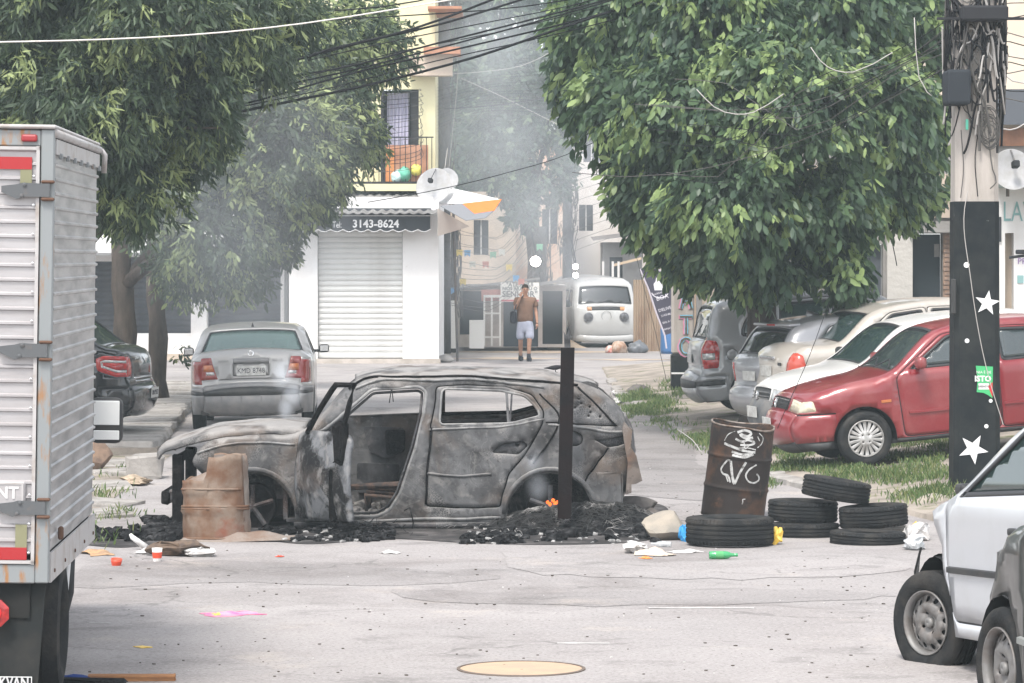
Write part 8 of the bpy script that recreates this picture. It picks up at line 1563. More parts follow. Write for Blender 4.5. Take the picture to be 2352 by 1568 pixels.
 p = ground(1537, 812); r = thing('plastic_barrel', 'blue plastic drum behind the graffiti pole', 'drum', p); MB().lathe([(0.001, 0.0), (0.2, 0.0), (0.22, 0.1), (0.21, 0.4), (0.22, 0.6), (0.18, 0.72), (0.001, 0.74)], 20).build('drum_body', mat('drum_blue', (0.05, 0.15, 0.34), 0.5), r, True)
 # lit lamps
 GL = mat('lamp_glow', (1, 1, 1), 0.5, emit=(1.0, 0.93, 0.82), estr=14.0)
 for lab, x, y, s, rr in (('large glaring white lamp hanging over the bar sign', 1230, 600, 92, 0.13), ('upper bright lamp on the dark pole above the old van', 1322, 612, 92, 0.07), ('lower bright lamp on the dark pole above the old van', 1322, 632, 92, 0.07)):
  p = at(x, y, s); r = thing('street_lamp', lab, 'lamp', p); bm = bmesh.new(); bmesh.ops.create_uvsphere(bm, u_segments=16, v_segments=10, radius=rr); me = bpy.data.meshes.new('bulb'); bm.to_mesh(me); bm.free(); link('bulb', me, GL, r, True); MB().tube([(0, 0, rr * 0.9), (0, 0, rr + 0.1), (-0.1, 0.2, rr + 0.6)], 0.02, 6).build('lamp_stem', IRON, r)
def right_buildings():
 # grey house with door,set back behind the cars,running obliquely away
 q = V2(139); zf = 640; root = thing('grey_house', 'grey street house with a white stucco pillar and dark metal door behind the parked cars', 'house', (q.x(2000), q.y, 0)); iv = Matrix.Translation(-root.location)
 def a(o): o.matrix_parent_inverse = iv; return o
 a(wall_with(q,1600,2192,300,860,[(2092,2162,536,850),(1940,2026,560,712),(1640,1760,560,850)],0.25,PLG,root))
 a(q.box(MB(), 2034, 2092, 524, 860, -0.26, -0.126).build('stucco_pillar', mat('stucco_white', (0.50, 0.48, 0.45), 0.95, bump=0.9, bscale=9), root))
 d = a(q.box(MB(), 2094, 2160, 538, 850, 0.04, 0.09).build('door', mat('door_dark', (0.035, 0.045, 0.052), 0.6), root)); o = q.box(MB(), 2146, 2158, 560, 590, 0.02, 0.038).build('door_vent', PLG, d)
 br = a(q.box(MB(), 2163, 2192, 536, 860, -0.2, -0.126).build('brick_pier', mat('brick_worn', (0.34, 0.24, 0.18), 0.95, col2=(0.28, 0.22, 0.18), scale=5, bump=0.5, bscale=12), root))
 me = MB().rbox(-0.09, 0.09, -0.02, 0.02, -0.03, 0.03, 0.006, 1, 0.003).mesh('brick'); y = 545
 while y < 850:
  for k,x in enumerate((2170,2185)):
   o = link('brick', me, mat('brick_face', (0.38, 0.25, 0.18), 0.95, col2=(0.26, 0.2, 0.17), scale=6), br); o.location = (q.x(x) + (0.02 if int(y) % 2 else 0), q.y - 0.205, q.z(y)); o.scale = (0.55, 1, 1)
  y += 10.5
 a(q.box(MB(), 2085, 2192, 508, 534, -0.4, -0.21).build('lintel', PLG, root)); wn = a(q.box(MB(), 1942, 2024, 562, 710, 0.03, 0.08).build('metal_shutter', mat('shutter_slate', (0.09, 0.10, 0.115), 0.6), root))
 for x in (1968, 1997): o = q.box(MB(), x, x + 2, 562, 710, 0.01, 0.028).build('shutter_rib', DKW, wn)
 a(q.box(MB(), 1642, 1758, 562, 850, 0.05, 0.1).build('gate', DKW, root)); a(MB().box(q.x(1600), q.x(2192), q.y + 0.127, q.y + 6, q.z(308), q.z(300)).build('roof', TIN, root)); a(q.box(MB(), 1600, 2000, 380, 480, -0.2, -0.127).build('upper_band', mat('band_orange', (0.48, 0.30, 0.2), 0.9, col2=(0.55, 0.48, 0.42), scale=1), root)); a(q.box(MB(), 2040, 2192, 400, 500, -0.18, -0.127).build('parapet', PLB, root))
 a(q.box(MB(), 1612, 1640, 640, 860, -0.16, -0.127).build('beige_panel', PLB, root))
 # car wash
 q = V2(141); root = thing('car_wash', 'white car wash with faded teal lettering right of the painted pole', 'shop', (q.x(2380), q.y, 0)); iv = Matrix.Translation(-root.location)
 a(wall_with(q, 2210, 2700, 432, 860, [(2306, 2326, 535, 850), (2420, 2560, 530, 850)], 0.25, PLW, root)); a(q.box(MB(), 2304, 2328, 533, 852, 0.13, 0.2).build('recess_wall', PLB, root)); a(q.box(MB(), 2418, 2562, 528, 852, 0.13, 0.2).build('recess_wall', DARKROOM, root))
 a(q.box(MB(), 2285, 2700, 425, 432, -0.9, 0.5).build('eave', mat('eave_green', (0.2, 0.24, 0.22), 0.8), root)); a(q.box(MB(), 2212, 2297, 498, 555, -0.16, -0.126).build('dark_sign', DKW, root))
 o = a(lettering('LAVA-JATO', 0.46, mat('letter_teal', (0.25, 0.42, 0.42), 0.9), root, facing((q.x(2300), q.y - 0.135, q.z(488)), (1, 0, 0), (0, 0, 1)), align='LEFT', sx=0.62)); o = a(lettering('PROMOÇÃO', 0.14, mat('letter_purple', (0.25, 0.15, 0.35), 0.9), root, facing((q.x(2334), q.y - 0.135, q.z(600)), (1, 0, 0), (0, 0, 1)), align='LEFT')); a(q.box(MB(), 2334, 2348, 632, 650, -0.14, -0.127).build('teal_patch', MATS['letter_teal'], root))
 # cream upper storey behind
 q = V2(120); root, a2 = house_block('cream_house', 'tall cream building with a dark veranda roof at the top right', q, 2150, 2700, -160, 470, [(2440, 2520, 20, 150)], mat('plaster_cream', (0.66, 0.56, 0.45), 0.9, col2=(0.6, 0.5, 0.4), scale=1))
 a2(MB().add([(q.x(2200), q.y - 2.0, q.z(295)), (q.x(2720), q.y - 2.0, q.z(295)), (q.x(2720), q.y - 0.11, q.z(205)), (q.x(2200), q.y - 0.11, q.z(205))], [[0, 1, 2, 3]]).build('veranda_roof', mat('veranda_dark', (0.06, 0.065, 0.075), 0.8), root)); a2(q.box(MB(), 2200, 2700, 300, 340, -1.4, -1.2).build('brick_parapet', BRK, root)); a2(q.box(MB(), 2200, 2700, 340, 470, -1.3, -1.2).build('lower_wall', PLG, root))
 dish('big white satellite dish behind the painted pole', 2322, 392, 165, 0.29, (0.15, -1, 0.25))
 # street-name arm at the right edge
 s = 150; p = at(2345, 588, s); r = thing('sign_arm', 'dark metal arm with a lamp bracket at the right edge', 'bracket', p); MB().tube([(-0.18, 0, -0.02), (0.5, 0, 0.06)], 0.025, 6).build('arm', IRON, r); MB().rbox(-0.08, 0.1, -0.05, 0.05, 0.03, 0.1, 0.02).build('fixture', IRON, r)
# ------------------------------------------------------------------ poles and cables
def star(cx,cz,r,k=0.42,rot=0.0): return [(cx + (r if i % 2 == 0 else r * k) * math.sin(rot + math.pi * i / 5),cz + (r if i % 2 == 0 else r * k) * math.cos(rot + math.pi * i / 5)) for i in range(10)]
def painted_pole():
 s = 216; p = ground(2238,1105,0.2); s = gs(1105,0.2); X = (2238 - 1176) / s; Y = FP / s; z = lambda y: HC - (y - 589) / s; x = lambda v: (v - 2238) / s
 CN = mat('pole_concrete', (0.42, 0.38, 0.35), 0.9, col2=(0.34, 0.31, 0.28), scale=3, stretch=(2, 2, 0.4)); BK = mat('pole_black', (0.014, 0.017, 0.019), 0.7, col2=(0.026, 0.028, 0.028), scale=3, col3=(0.3, 0.29, 0.27), scale3=7, lo3=0.70, hi3=0.76)
 root = thing('utility_pole', 'concrete utility pole painted black below with white stars at the right', 'pole', (X, Y, 0.0)); zb = z(463); D = 0.40
 def shaft(name,z0,z1,w0,w1,mt,d=0.0):
  V = []; n = 8
  for i in range(n + 1):
   u = i / n; zz = z0 + (z1 - z0) * u; h = (w0 + (w1 - w0) * u) / 2 + d; b = 0.05
   for px,py in ((-h + b,-h),(h - b,-h),(h,-h + b),(h,h - b),(h - b,h),(-h + b,h),(-h,h - b),(-h,-h + b)): V.append((px,py,zz))
  F = [[8 * i + k,8 * i + (k + 1) % 8,8 * i + 8 + (k + 1) % 8,8 * i + 8 + k] for i in range(n) for k in range(8)] + [[8 * n + k for k in range(8)]]; return MB().add(V,F).build(name,mt,root)
 lo = shaft('painted_base', -0.1, zb, 0.455, 0.435, BK); hi = shaft('upper_shaft', zb, 8.4, 0.425, 0.36, CN)
 yf = -0.455 / 2 - 0.004
 for k, (cx, cy, r, rot) in enumerate(((2260, 695, 0.125, 0.15), (2228, 1028, 0.15, 0.5))): MB().prism(star(x(cx), z(cy), r, 0.40, rot), yf - 0.003, yf + 0.001).build('star', WHITEP, root)
 for cx, cy, r in ((2213, 608, 0.028), (2214, 781, 0.022), (2268, 918, 0.018), (2258, 976, 0.02)): MB().prism(circle(x(cx), z(cy), r, 14), yf - 0.003, yf + 0.001).build('white_dot', WHITEP, root)
 po = MB().prism([(x(2234), z(838)), (x(2273), z(840)), (x(2272), z(912)), (x(2262), z(905)), (x(2252), z(900)), (x(2236), z(898)), (x(2238), z(870))], yf - 0.004, yf + 0.001).build('poster', mat('poster_green', (0.07, 0.40, 0.16), 0.7), root); PT = mat('poster_white', (0.66, 0.66, 0.64), 0.7)
 lettering('NIA É DE', 0.036, PT, po, facing((x(2252), yf - 0.006, z(853)), (1, 0, 0), (0, 0, 1))); lettering('ISTO', 0.075, PT, po, facing((x(2250), yf - 0.006, z(868)), (1, 0, 0), (0, 0, 1)), bold=0.003); MB().prism([(x(2240), z(878)), (x(2264), z(878)), (x(2264), z(892)), (x(2240), z(892))], yf - 0.0065, yf - 0.0035).build('poster_panel', PT, po); lettering('SÁBADO', 0.03, PLATEDK, po, facing((x(2252), yf - 0.008, z(885)), (1, 0, 0), (0, 0, 1))); MB().prism([(x(2262), z(885)), (x(2272), z(875)), (x(2272), z(910))], yf - 0.0066, yf - 0.0035).build('poster_corner', mat('poster_red', (0.55, 0.05, 0.06), 0.7), po)
 # boxes and clutter near the top
 b = MB().rbox(x(2160), x(2215), -0.52, -0.12, z(245), z(165), 0.03, 2).build('junction_box', mat('box_slate', (0.032, 0.036, 0.042), 0.7), root); MB().rbox(x(2195), x(2300), -0.5, -0.25, z(55), z(20), 0.02, 1).build('cable_clamp', IRON, root); MB().box(-0.4, 0.5, -0.32, -0.26, z(50), z(44)).build('cross_arm', IRON, root)
 MB().rbox(-0.26, -0.21, -0.27, -0.22, z(720), z(640), 0.01, 1).build('conduit_box', mat('conduit_grey', (0.05, 0.05, 0.05), 0.7), root)
 CB = [mat('cable_black', (0.02, 0.02, 0.022), 0.6), mat('cable_grey', (0.10, 0.095, 0.09), 0.7), mat('cable_pale', (0.42, 0.40, 0.38), 0.7)]; m = {0: MB(), 1: MB(), 2: MB()}
 for k in range(190):      # wound and hanging wires
  a0 = random.uniform(-math.pi,0.4); z0 = random.uniform(z(190),z(-80)); pts = []; n = 12; rr = 0.225 + random.uniform(0,0.06); sw = random.gauss(0.2,0.7); dz = random.uniform(-0.8,-0.15)
  for i in range(n):
   u = i / (n - 1); a = a0 + sw * u; pts.append((rr * 1.12 * math.cos(a),rr * 1.12 * math.sin(a),z0 + dz * u + 0.05 * math.sin(u * 9 + k)))
  m[random.choice((0,0,0,1,1,2))].tube(pts,random.uniform(0.006,0.013),4,False)
 for k,mm in m.items():
  o = mm.build('wire_bundle', CB[k], root, False, False); o['kind'] = 'stuff'
 for k in range(14): # coil hanging below
  r0 = random.uniform(0.06, 0.11); c = (x(2262) + random.uniform(-0.03, 0.03), -0.24, z(300) + random.uniform(-0.08, 0.08)); MB().tube([(c[0] + r0 * math.cos(t), c[1] - 0.01 * k / 6, c[2] + 1.7 * r0 * math.sin(t)) for t in np.linspace(0, 2 * math.pi, 16)], 0.004, 4, False).build('coil_loop', CB[1], root)
 for pts,r,c in (([(2215,440),(2208,480),(2222,640),(2262,860),(2296,972)],0.004,2),([(2240,300),(2232,360),(2238,452)],0.005,0),([(2262,300),(2272,390),(2280,420),(2266,434)],0.006,1),([(2200,300),(2205,400),(2199,455)],0.005,1)):
  sp, _ = spline([(x(a), z(b_)) for a, b_ in pts], 0.1); MB().tube([(p_[0], -0.245, p_[1]) for p_ in sp], r, 4).build('hanging_wire', CB[c], root)
 MB().rbox(x(2210), x(2216), -0.27, -0.25, z(300), z(276), 0.003, 1).build('green_tag', mat('tag_green', (0.1, 0.5, 0.35), 0.5), root)
def graffiti_pole():
 s = 133; p = ground(1568,905,0.05); s = gs(905,0.05); X,Y = (1568 - 1176) / s,FP / s; z = lambda y: HC - (y - 589) / s; x = lambda v: (v - 1568) / s
 root = thing('utility_pole', 'grey pole with blue and pink graffiti letters left of the silver minivan', 'pole', (X, Y, 0.0)); h = 0.19
 MB().rbox(-h - 0.01, h + 0.01, -h - 0.01, h + 0.01, -0.1, z(812), 0.03, 1).build('painted_base', MATS['pole_black'], root); MB().rbox(-h, h, -h, h, z(812), 6.5, 0.03, 1).build('upper_shaft', MATS['pole_concrete'], root)
 BL, PK, DK_ = mat('spray_blue', (0.22, 0.52, 0.68), 0.7), mat('spray_pink', (0.62, 0.25, 0.36), 0.7), mat('spray_dark', (0.12, 0.11, 0.09), 0.8)
 f = lambda u,v,off: Vector((u,-h - 0.012 - off,v))
 G = {'S': [[(0.09, 0.12), (0.02, 0.15), (-0.05, 0.1), (0.0, 0.02), (0.06, -0.06), (0.0, -0.14), (-0.08, -0.1)]], 'A': [[(-0.09, -0.14), (0.0, 0.15), (0.09, -0.14)], [(-0.05, -0.04), (0.05, -0.04)]], 'T': [[(-0.11, 0.13), (0.11, 0.13)], [(0.0, 0.13), (0.0, -0.15)]], 'O': [[(0.1 * math.cos(t), 0.13 * math.sin(t)) for t in np.linspace(0, 2 * math.pi, 13)]]}
 for ch, cy in (('S', 650), ('A', 688), ('T', 745), ('O', 795)):
  mv = lambda L_,dx,dy: [[(a + x(1574) + dx,b * 1.05 + z(cy) + dy) for a,b in st] for st in L_]
  ribbons(root, [(q_, 0.085) for q_ in mv(G[ch], -0.012, -0.005)], lambda u, v, o: f(u, v, o * 0.3), PK, name='letter_shadow'); ribbons(root, [(q_, 0.07) for q_ in mv(G[ch], 0.008, 0.004)], lambda u, v, o: f(u, v, 0.004 + o * 0.3), BL, name='letter_outline'); ribbons(root, [(q_, 0.042) for q_ in mv(G[ch], 0.004, 0.0)], lambda u, v, o: f(u, v, 0.008 + o * 0.3), DK_, name='letter')
 MB().box(x(1548), x(1560), -h - 0.02, -h - 0.012, z(652), z(638)).build('sticker', mat('sticker_pale', (0.55, 0.62, 0.5), 0.7), root); MB().box(-h - 0.012, h + 0.012, -h - 0.016, -h - 0.010, z(858), z(854)).build('white_line', WHITEP, root)
 # feather banner beside it
 s2 = 100; p = ground(1540, 800); r = thing('feather_banner', 'dark feather flag with white print leaning beside the graffiti pole', 'banner', (p.x, FP / s2, 0)); pts = [(1470, 618), (1485, 613), (1510, 618), (1530, 634), (1545, 665), (1552, 700), (1556, 760), (1527, 770), (1508, 720), (1490, 665)]; iv = Matrix.Translation(-r.location); d = FP / s2
 e = lambda v: ((v[0] - 1176) / s2, HC - (v[1] - 589) / s2); o = MB().prism([e(v) for v in pts], d, d + 0.02).build('flag', mat('flag_dark', (0.055, 0.05, 0.07), 0.8), r); o.matrix_parent_inverse = iv
 FW = mat('flag_print', (0.6, 0.58, 0.62), 0.8); o2 = MB().tube([(*[e(v)[0]], d + 0.01, e(v)[1]) for v in [(1531, 800), (1527, 770), (1508, 720), (1490, 665), (1470, 618), (1485, 612), (1510, 617), (1530, 633), (1546, 665), (1553, 700)]], 0.022, 6).build('flag_edge', mat('flag_edge', (0.46, 0.42, 0.46), 0.8), r); o2.matrix_parent_inverse = iv
 up = Vector((-0.28,0,1)); rt = Vector((1,0,0.28))
 for t, h_, v in (('BOA', 0.14, (1521, 683)), ('CHURRASCARIA', 0.055, (1517, 672)), ('DELIVERY', 0.10, (1533, 708)), ('3143-8624', 0.07, (1533, 722)), ('SEG A SAB', 0.065, (1536, 738)), ('WHATSAPP', 0.065, (1540, 753))):
  q_ = e(v); o = lettering(t,h_,FW,r,facing((q_[0],d - 0.006,q_[1]),rt,up)); o.matrix_parent_inverse = iv
 q_ = e((1513, 652)); o = MB().prism([(q_[0] + a * 1.2, q_[1] + b * 1.2) for a, b in [(-0.08, -0.12), (-0.1, 0.0), (-0.06, 0.05), (-0.05, 0.12), (0.0, 0.14), (0.04, 0.09), (0.1, 0.03), (0.12, -0.04), (0.06, -0.12)]], d - 0.006, d - 0.001).build('flag_emblem', FW, r); o.matrix_parent_inverse = iv
 o = MB().tube([(e((1470 + 30 * 0, 0))[0] * 0 + q_[0] + 0.20 * math.cos(t) + 0.03, d - 0.004, q_[1] - 0.16 + 0.16 * math.sin(t)) for t in np.linspace(3.4, 6.0, 10)], 0.012, 5).build('flag_arc', FW, r); o.matrix_parent_inverse = iv
def far_poles():
 IR = mat('pole_dark_far', (0.10, 0.10, 0.105), 0.8, col2=(0.07, 0.07, 0.07), scale=2)
 for lab, x, s, y1, r, arms in (('tall dark utility pole at the corner of the yellow house', 1020, 93, -80, 0.17, 1), ('dark utility pole wrapped in cables behind the old van', 1303, 85, 255, 0.14, 1), ('grey cable-laden pole behind the walking man', 1246, 89.5, 520, 0.13, 0), ('slim pole with cables beside the bar on the left', 1042, 92, 520, 0.08, 0)):
  X, Y = (x - 1176) / s, FP / s; H = HC - (y1 - 589) / s; root = thing('utility_pole', lab, 'pole', (X, Y, 0)); MB().tube([(0, 0, 0), (0, 0, H)], [r, r * 0.8], 12).build('shaft', IR, root, True)
  if arms: MB().box(-0.9, 0.9, -0.2, -0.12, H - 0.9, H - 0.8).build('cross_arm', IR, root)
  m = MB()
  for k in range(60):
   a0 = random.uniform(0,6.28); z0 = random.uniform(H * 0.45,H); rr = r + random.uniform(0.0,0.16); m.tube([(rr * math.cos(a0 + u * 1.3),rr * math.sin(a0 + u * 1.3),z0 - u * random.uniform(0.3,1.1)) for u in np.linspace(0,1,6)],0.012,3,False)
  o = m.build('wire_bundle', MATS['cable_grey'], root, False, False); o['kind'] = 'stuff'
def cables():
 B, Gc, Wc = MATS['cable_black'], MATS['cable_grey'], MATS['cable_pale']; GR = 'overhead cables across the street'
 def cab(label, pts, r, mt, group=GR, nm='overhead_cable'):
  sp, _ = spline([tuple(at(x, y, s)) for x, y, s in pts], 0.6); o = MB().tube(sp, r, 5, True).build(nm, mt, None, True, False); tag(o, label, 'cable', group); return o
 cab('single white cable sagging across the top left of the view', [(-60, 97, 232), (150, 93, 230), (420, 81, 226), (700, 53, 220), (900, 22, 216), (1100, -12, 212)], 0.008, mat('cable_white', (0.7, 0.66, 0.62), 0.6))
 LB = 'black cable in the loose bundle crossing the top of the street'
 for p,r in (([(640,150,188),(760,112,186),(878,85,184),(1010,45,180),(1140,-5,178)],0.0163),([(560,165,188),(700,132,186),(827,98,184),(1030,50,180),(1220,-8,178)],0.0150),([(500,200,188),(760,160,186),(1000,100,180),(1230,42,176),(1420,-8,174)],0.0125),([(480,230,188),(790,165,184),(1030,104,180),(1300,30,174),(1440,-10,172)],0.0112),
     ([(360,285,193),(600,228,188),(800,170,184),(1060,110,178),(1350,40,173),(1560,-20,170)],0.0125),([(330,300,193),(590,248,188),(895,183,182),(1100,128,178),(1300,60,174),(1480,0,171)],0.0175),([(700,140,178),(900,95,178),(1150,45,176),(1300,15,174),(1400,-10,174)],0.0075),([(420,270,190),(700,215,186),(1000,140,180),(1290,75,174),(1500,20,171),(1580,-5,170)],0.0075),
     ([(380,250,178),(650,190,178),(900,122,178),(1150,72,176),(1400,10,174)],0.0063),([(590,30,178),(800,22,178),(960,2,178),(1000,-8,178)],0.0100),([(590,55,178),(850,40,176),(1020,30,174),(1200,15,173),(1330,-5,172)],0.0088)): cab(LB,p,r,B)
 L2 = 'thin cable in the fan before the yellow house'
 for k in range(16):
  y = 208 + k * 11.5 + random.uniform(-3, 3); cab(L2, [(838 + random.uniform(-20, 20), y + 14, 108), (940, y + 4 + random.uniform(-3, 3), 104), (1020, 190 + k * 7, 94), (1120, 170 + k * 6, 92), (1290, 150 + k * 8, 91)], 0.006, B if k % 3 else Gc, 'thin cables fanning out before the yellow house')
 cab('dark cable sagging in front of the dish and umbrella', [(845, 464, 120), (950, 446, 118), (1030, 430, 116), (1166, 396, 112), (1298, 356, 108), (1420, 300, 105)], 0.009, B); cab('thicker dark cable running to the lamp pole over the far tree', [(1020, 250, 94), (1150, 240, 93), (1300, 215, 92), (1420, 190, 91)], 0.014, B); cab('pale cable slanting down to the right through the smoke', [(1060, 180, 93), (1150, 220, 92), (1240, 265, 91), (1310, 300, 91)], 0.010, Wc); cab('pale cable strung level across the smoke', [(1020, 170, 94), (1100, 165, 93), (1200, 150, 92), (1310, 95, 91)], 0.008, Wc); cab('white drop wire hanging down beside the dark house pole', [(1046, 95, 96), (1052, 160, 96), (1045, 250, 96), (1028, 340, 97), (1020, 400, 98)], 0.008, Wc)
 L3_ = 'thin wire strung between the far poles'
 for k in range(14):
  y = 520 + k * 14; cab(L3_, [(1015, y + random.uniform(-10, 10), 95), (1100, y + 12 + random.uniform(-8, 8), 94), (1180, y - 10 + random.uniform(-20, 10), 92), (1300, 300 + k * 22, 91), (1400, 260 + k * 22, 90)], 0.006, Gc, 'thin wires between the far poles')
 L4 = 'thin grey wire running from the painted pole into the right tree'
 for k in range(11):
  x1, y1 = 1300 + random.uniform(0, 320), 330 + random.uniform(-150, 120); cab(L4, [(2215, 20 + 12 * k, 214), (2050, 110 + 10 * k + random.uniform(-20, 30), 205), (1830, 200 + 14 * k, 200), (x1 + 120, y1 + 10, 196), (x1, y1, 196)], 0.0045, Gc if k % 2 else B, 'thin wires from the painted pole')
 for k, p in enumerate(([(1600, 205, 210), (1640, 245, 210), (1690, 262, 210), (1730, 258, 210), (1800, 215, 210)], [(1862, 108, 212), (1885, 140, 212), (1920, 162, 212), (1960, 165, 212), (2050, 120, 212)], [(2100, 40, 214), (2104, 120, 214), (2118, 190, 214), (2140, 220, 214)])): cab(('pale looped wire hanging before the left part of the right tree', 'pale looped wire hanging in the middle of the right tree', 'pale wire hanging down close to the painted pole')[k], p, 0.0055, Wc)
 for k in range(9):
  y = 15 + 26 * k; cab('dark wire running right from the painted pole out of the picture', [(2270, y, 214), (2320, y + random.uniform(-10, 30), 214), (2400, y + random.uniform(-30, 50), 214)], 0.006, B if k % 2 else Gc, 'wires right of the painted pole')
 cab('thick white cable looping right of the painted pole', [(2278, 120, 214), (2300, 165, 214), (2350, 190, 214), (2420, 195, 214)], 0.009, Wc); cab('pale cable loop under the junction clutter right of the painted pole', [(2272, 255, 214), (2290, 285, 214), (2320, 298, 214), (2352, 285, 214), (2400, 240, 214)], 0.008, Wc); cab('thin black wire dropping from the right tree past the white hatchback', [(1905, 690, 222), (1896, 717, 222), (1850, 840, 222), (1800, 950, 222), (1786, 984, 222)], 0.0035, B); cab('slack wire dropping from the right tree down to the grass by the flag', [(1415, 280, 160), (1430, 420, 160), (1455, 560, 160), (1500, 740, 160), (1530, 870, 160)], 0.004, Gc); cab('black wire stub hanging from the tree near the stucco pillar', [(2035, 535, 150), (2050, 560, 150), (2060, 610, 150)], 0.008, B)
 cab('guy wire slanting across the sidewalk left of the graffiti pole', [(1548, 600, 128), (1558, 760, 128), (1572, 830, 134)], 0.004, Gc); cab('thin stalk of wire leaning out of the graffiti barrel', [(1556, 986, 240), (1590, 1010, 245), (1612, 1040, 250)], 0.004, Wc)
 # festival bunting
 cols = [(0.65,0.5,0.12),(0.12,0.33,0.6),(0.6,0.6,0.55),(0.55,0.2,0.15),(0.2,0.45,0.3)]
 for k,(x,y) in enumerate(((1048,573),(1066,574),(1078,600),(1108,600),(1125,578),(1162,607),(1178,632),(1145,572),(1190,640),(1232,560),(1056,640),(1035,660))):
  p = at(x, y, 93); o = MB().add([p, p + Vector((0.16, 0, 0)), p + Vector((0.15, 0.02, -0.17)), p + Vector((0.08, 0.01, -0.12)), p + Vector((0.01, 0.02, -0.17))], [[0, 1, 2, 3, 4]]).build('bunting_flag', mat('bunting%d' % (k % 5), cols[k % 5], 0.8)); o.modifiers.new('t', 'SOLIDIFY').thickness = 0.004; tag(o, ('small yellow', 'small blue', 'small white', 'small red', 'small green')[k % 5] + ' paper flag ' + ('in the left part of the far street' if k < 5 else 'close to the glaring lamp over the bar' if k < 10 else 'low on the slim pole at the shop corner'), 'flag', 'festival flags in the far street')
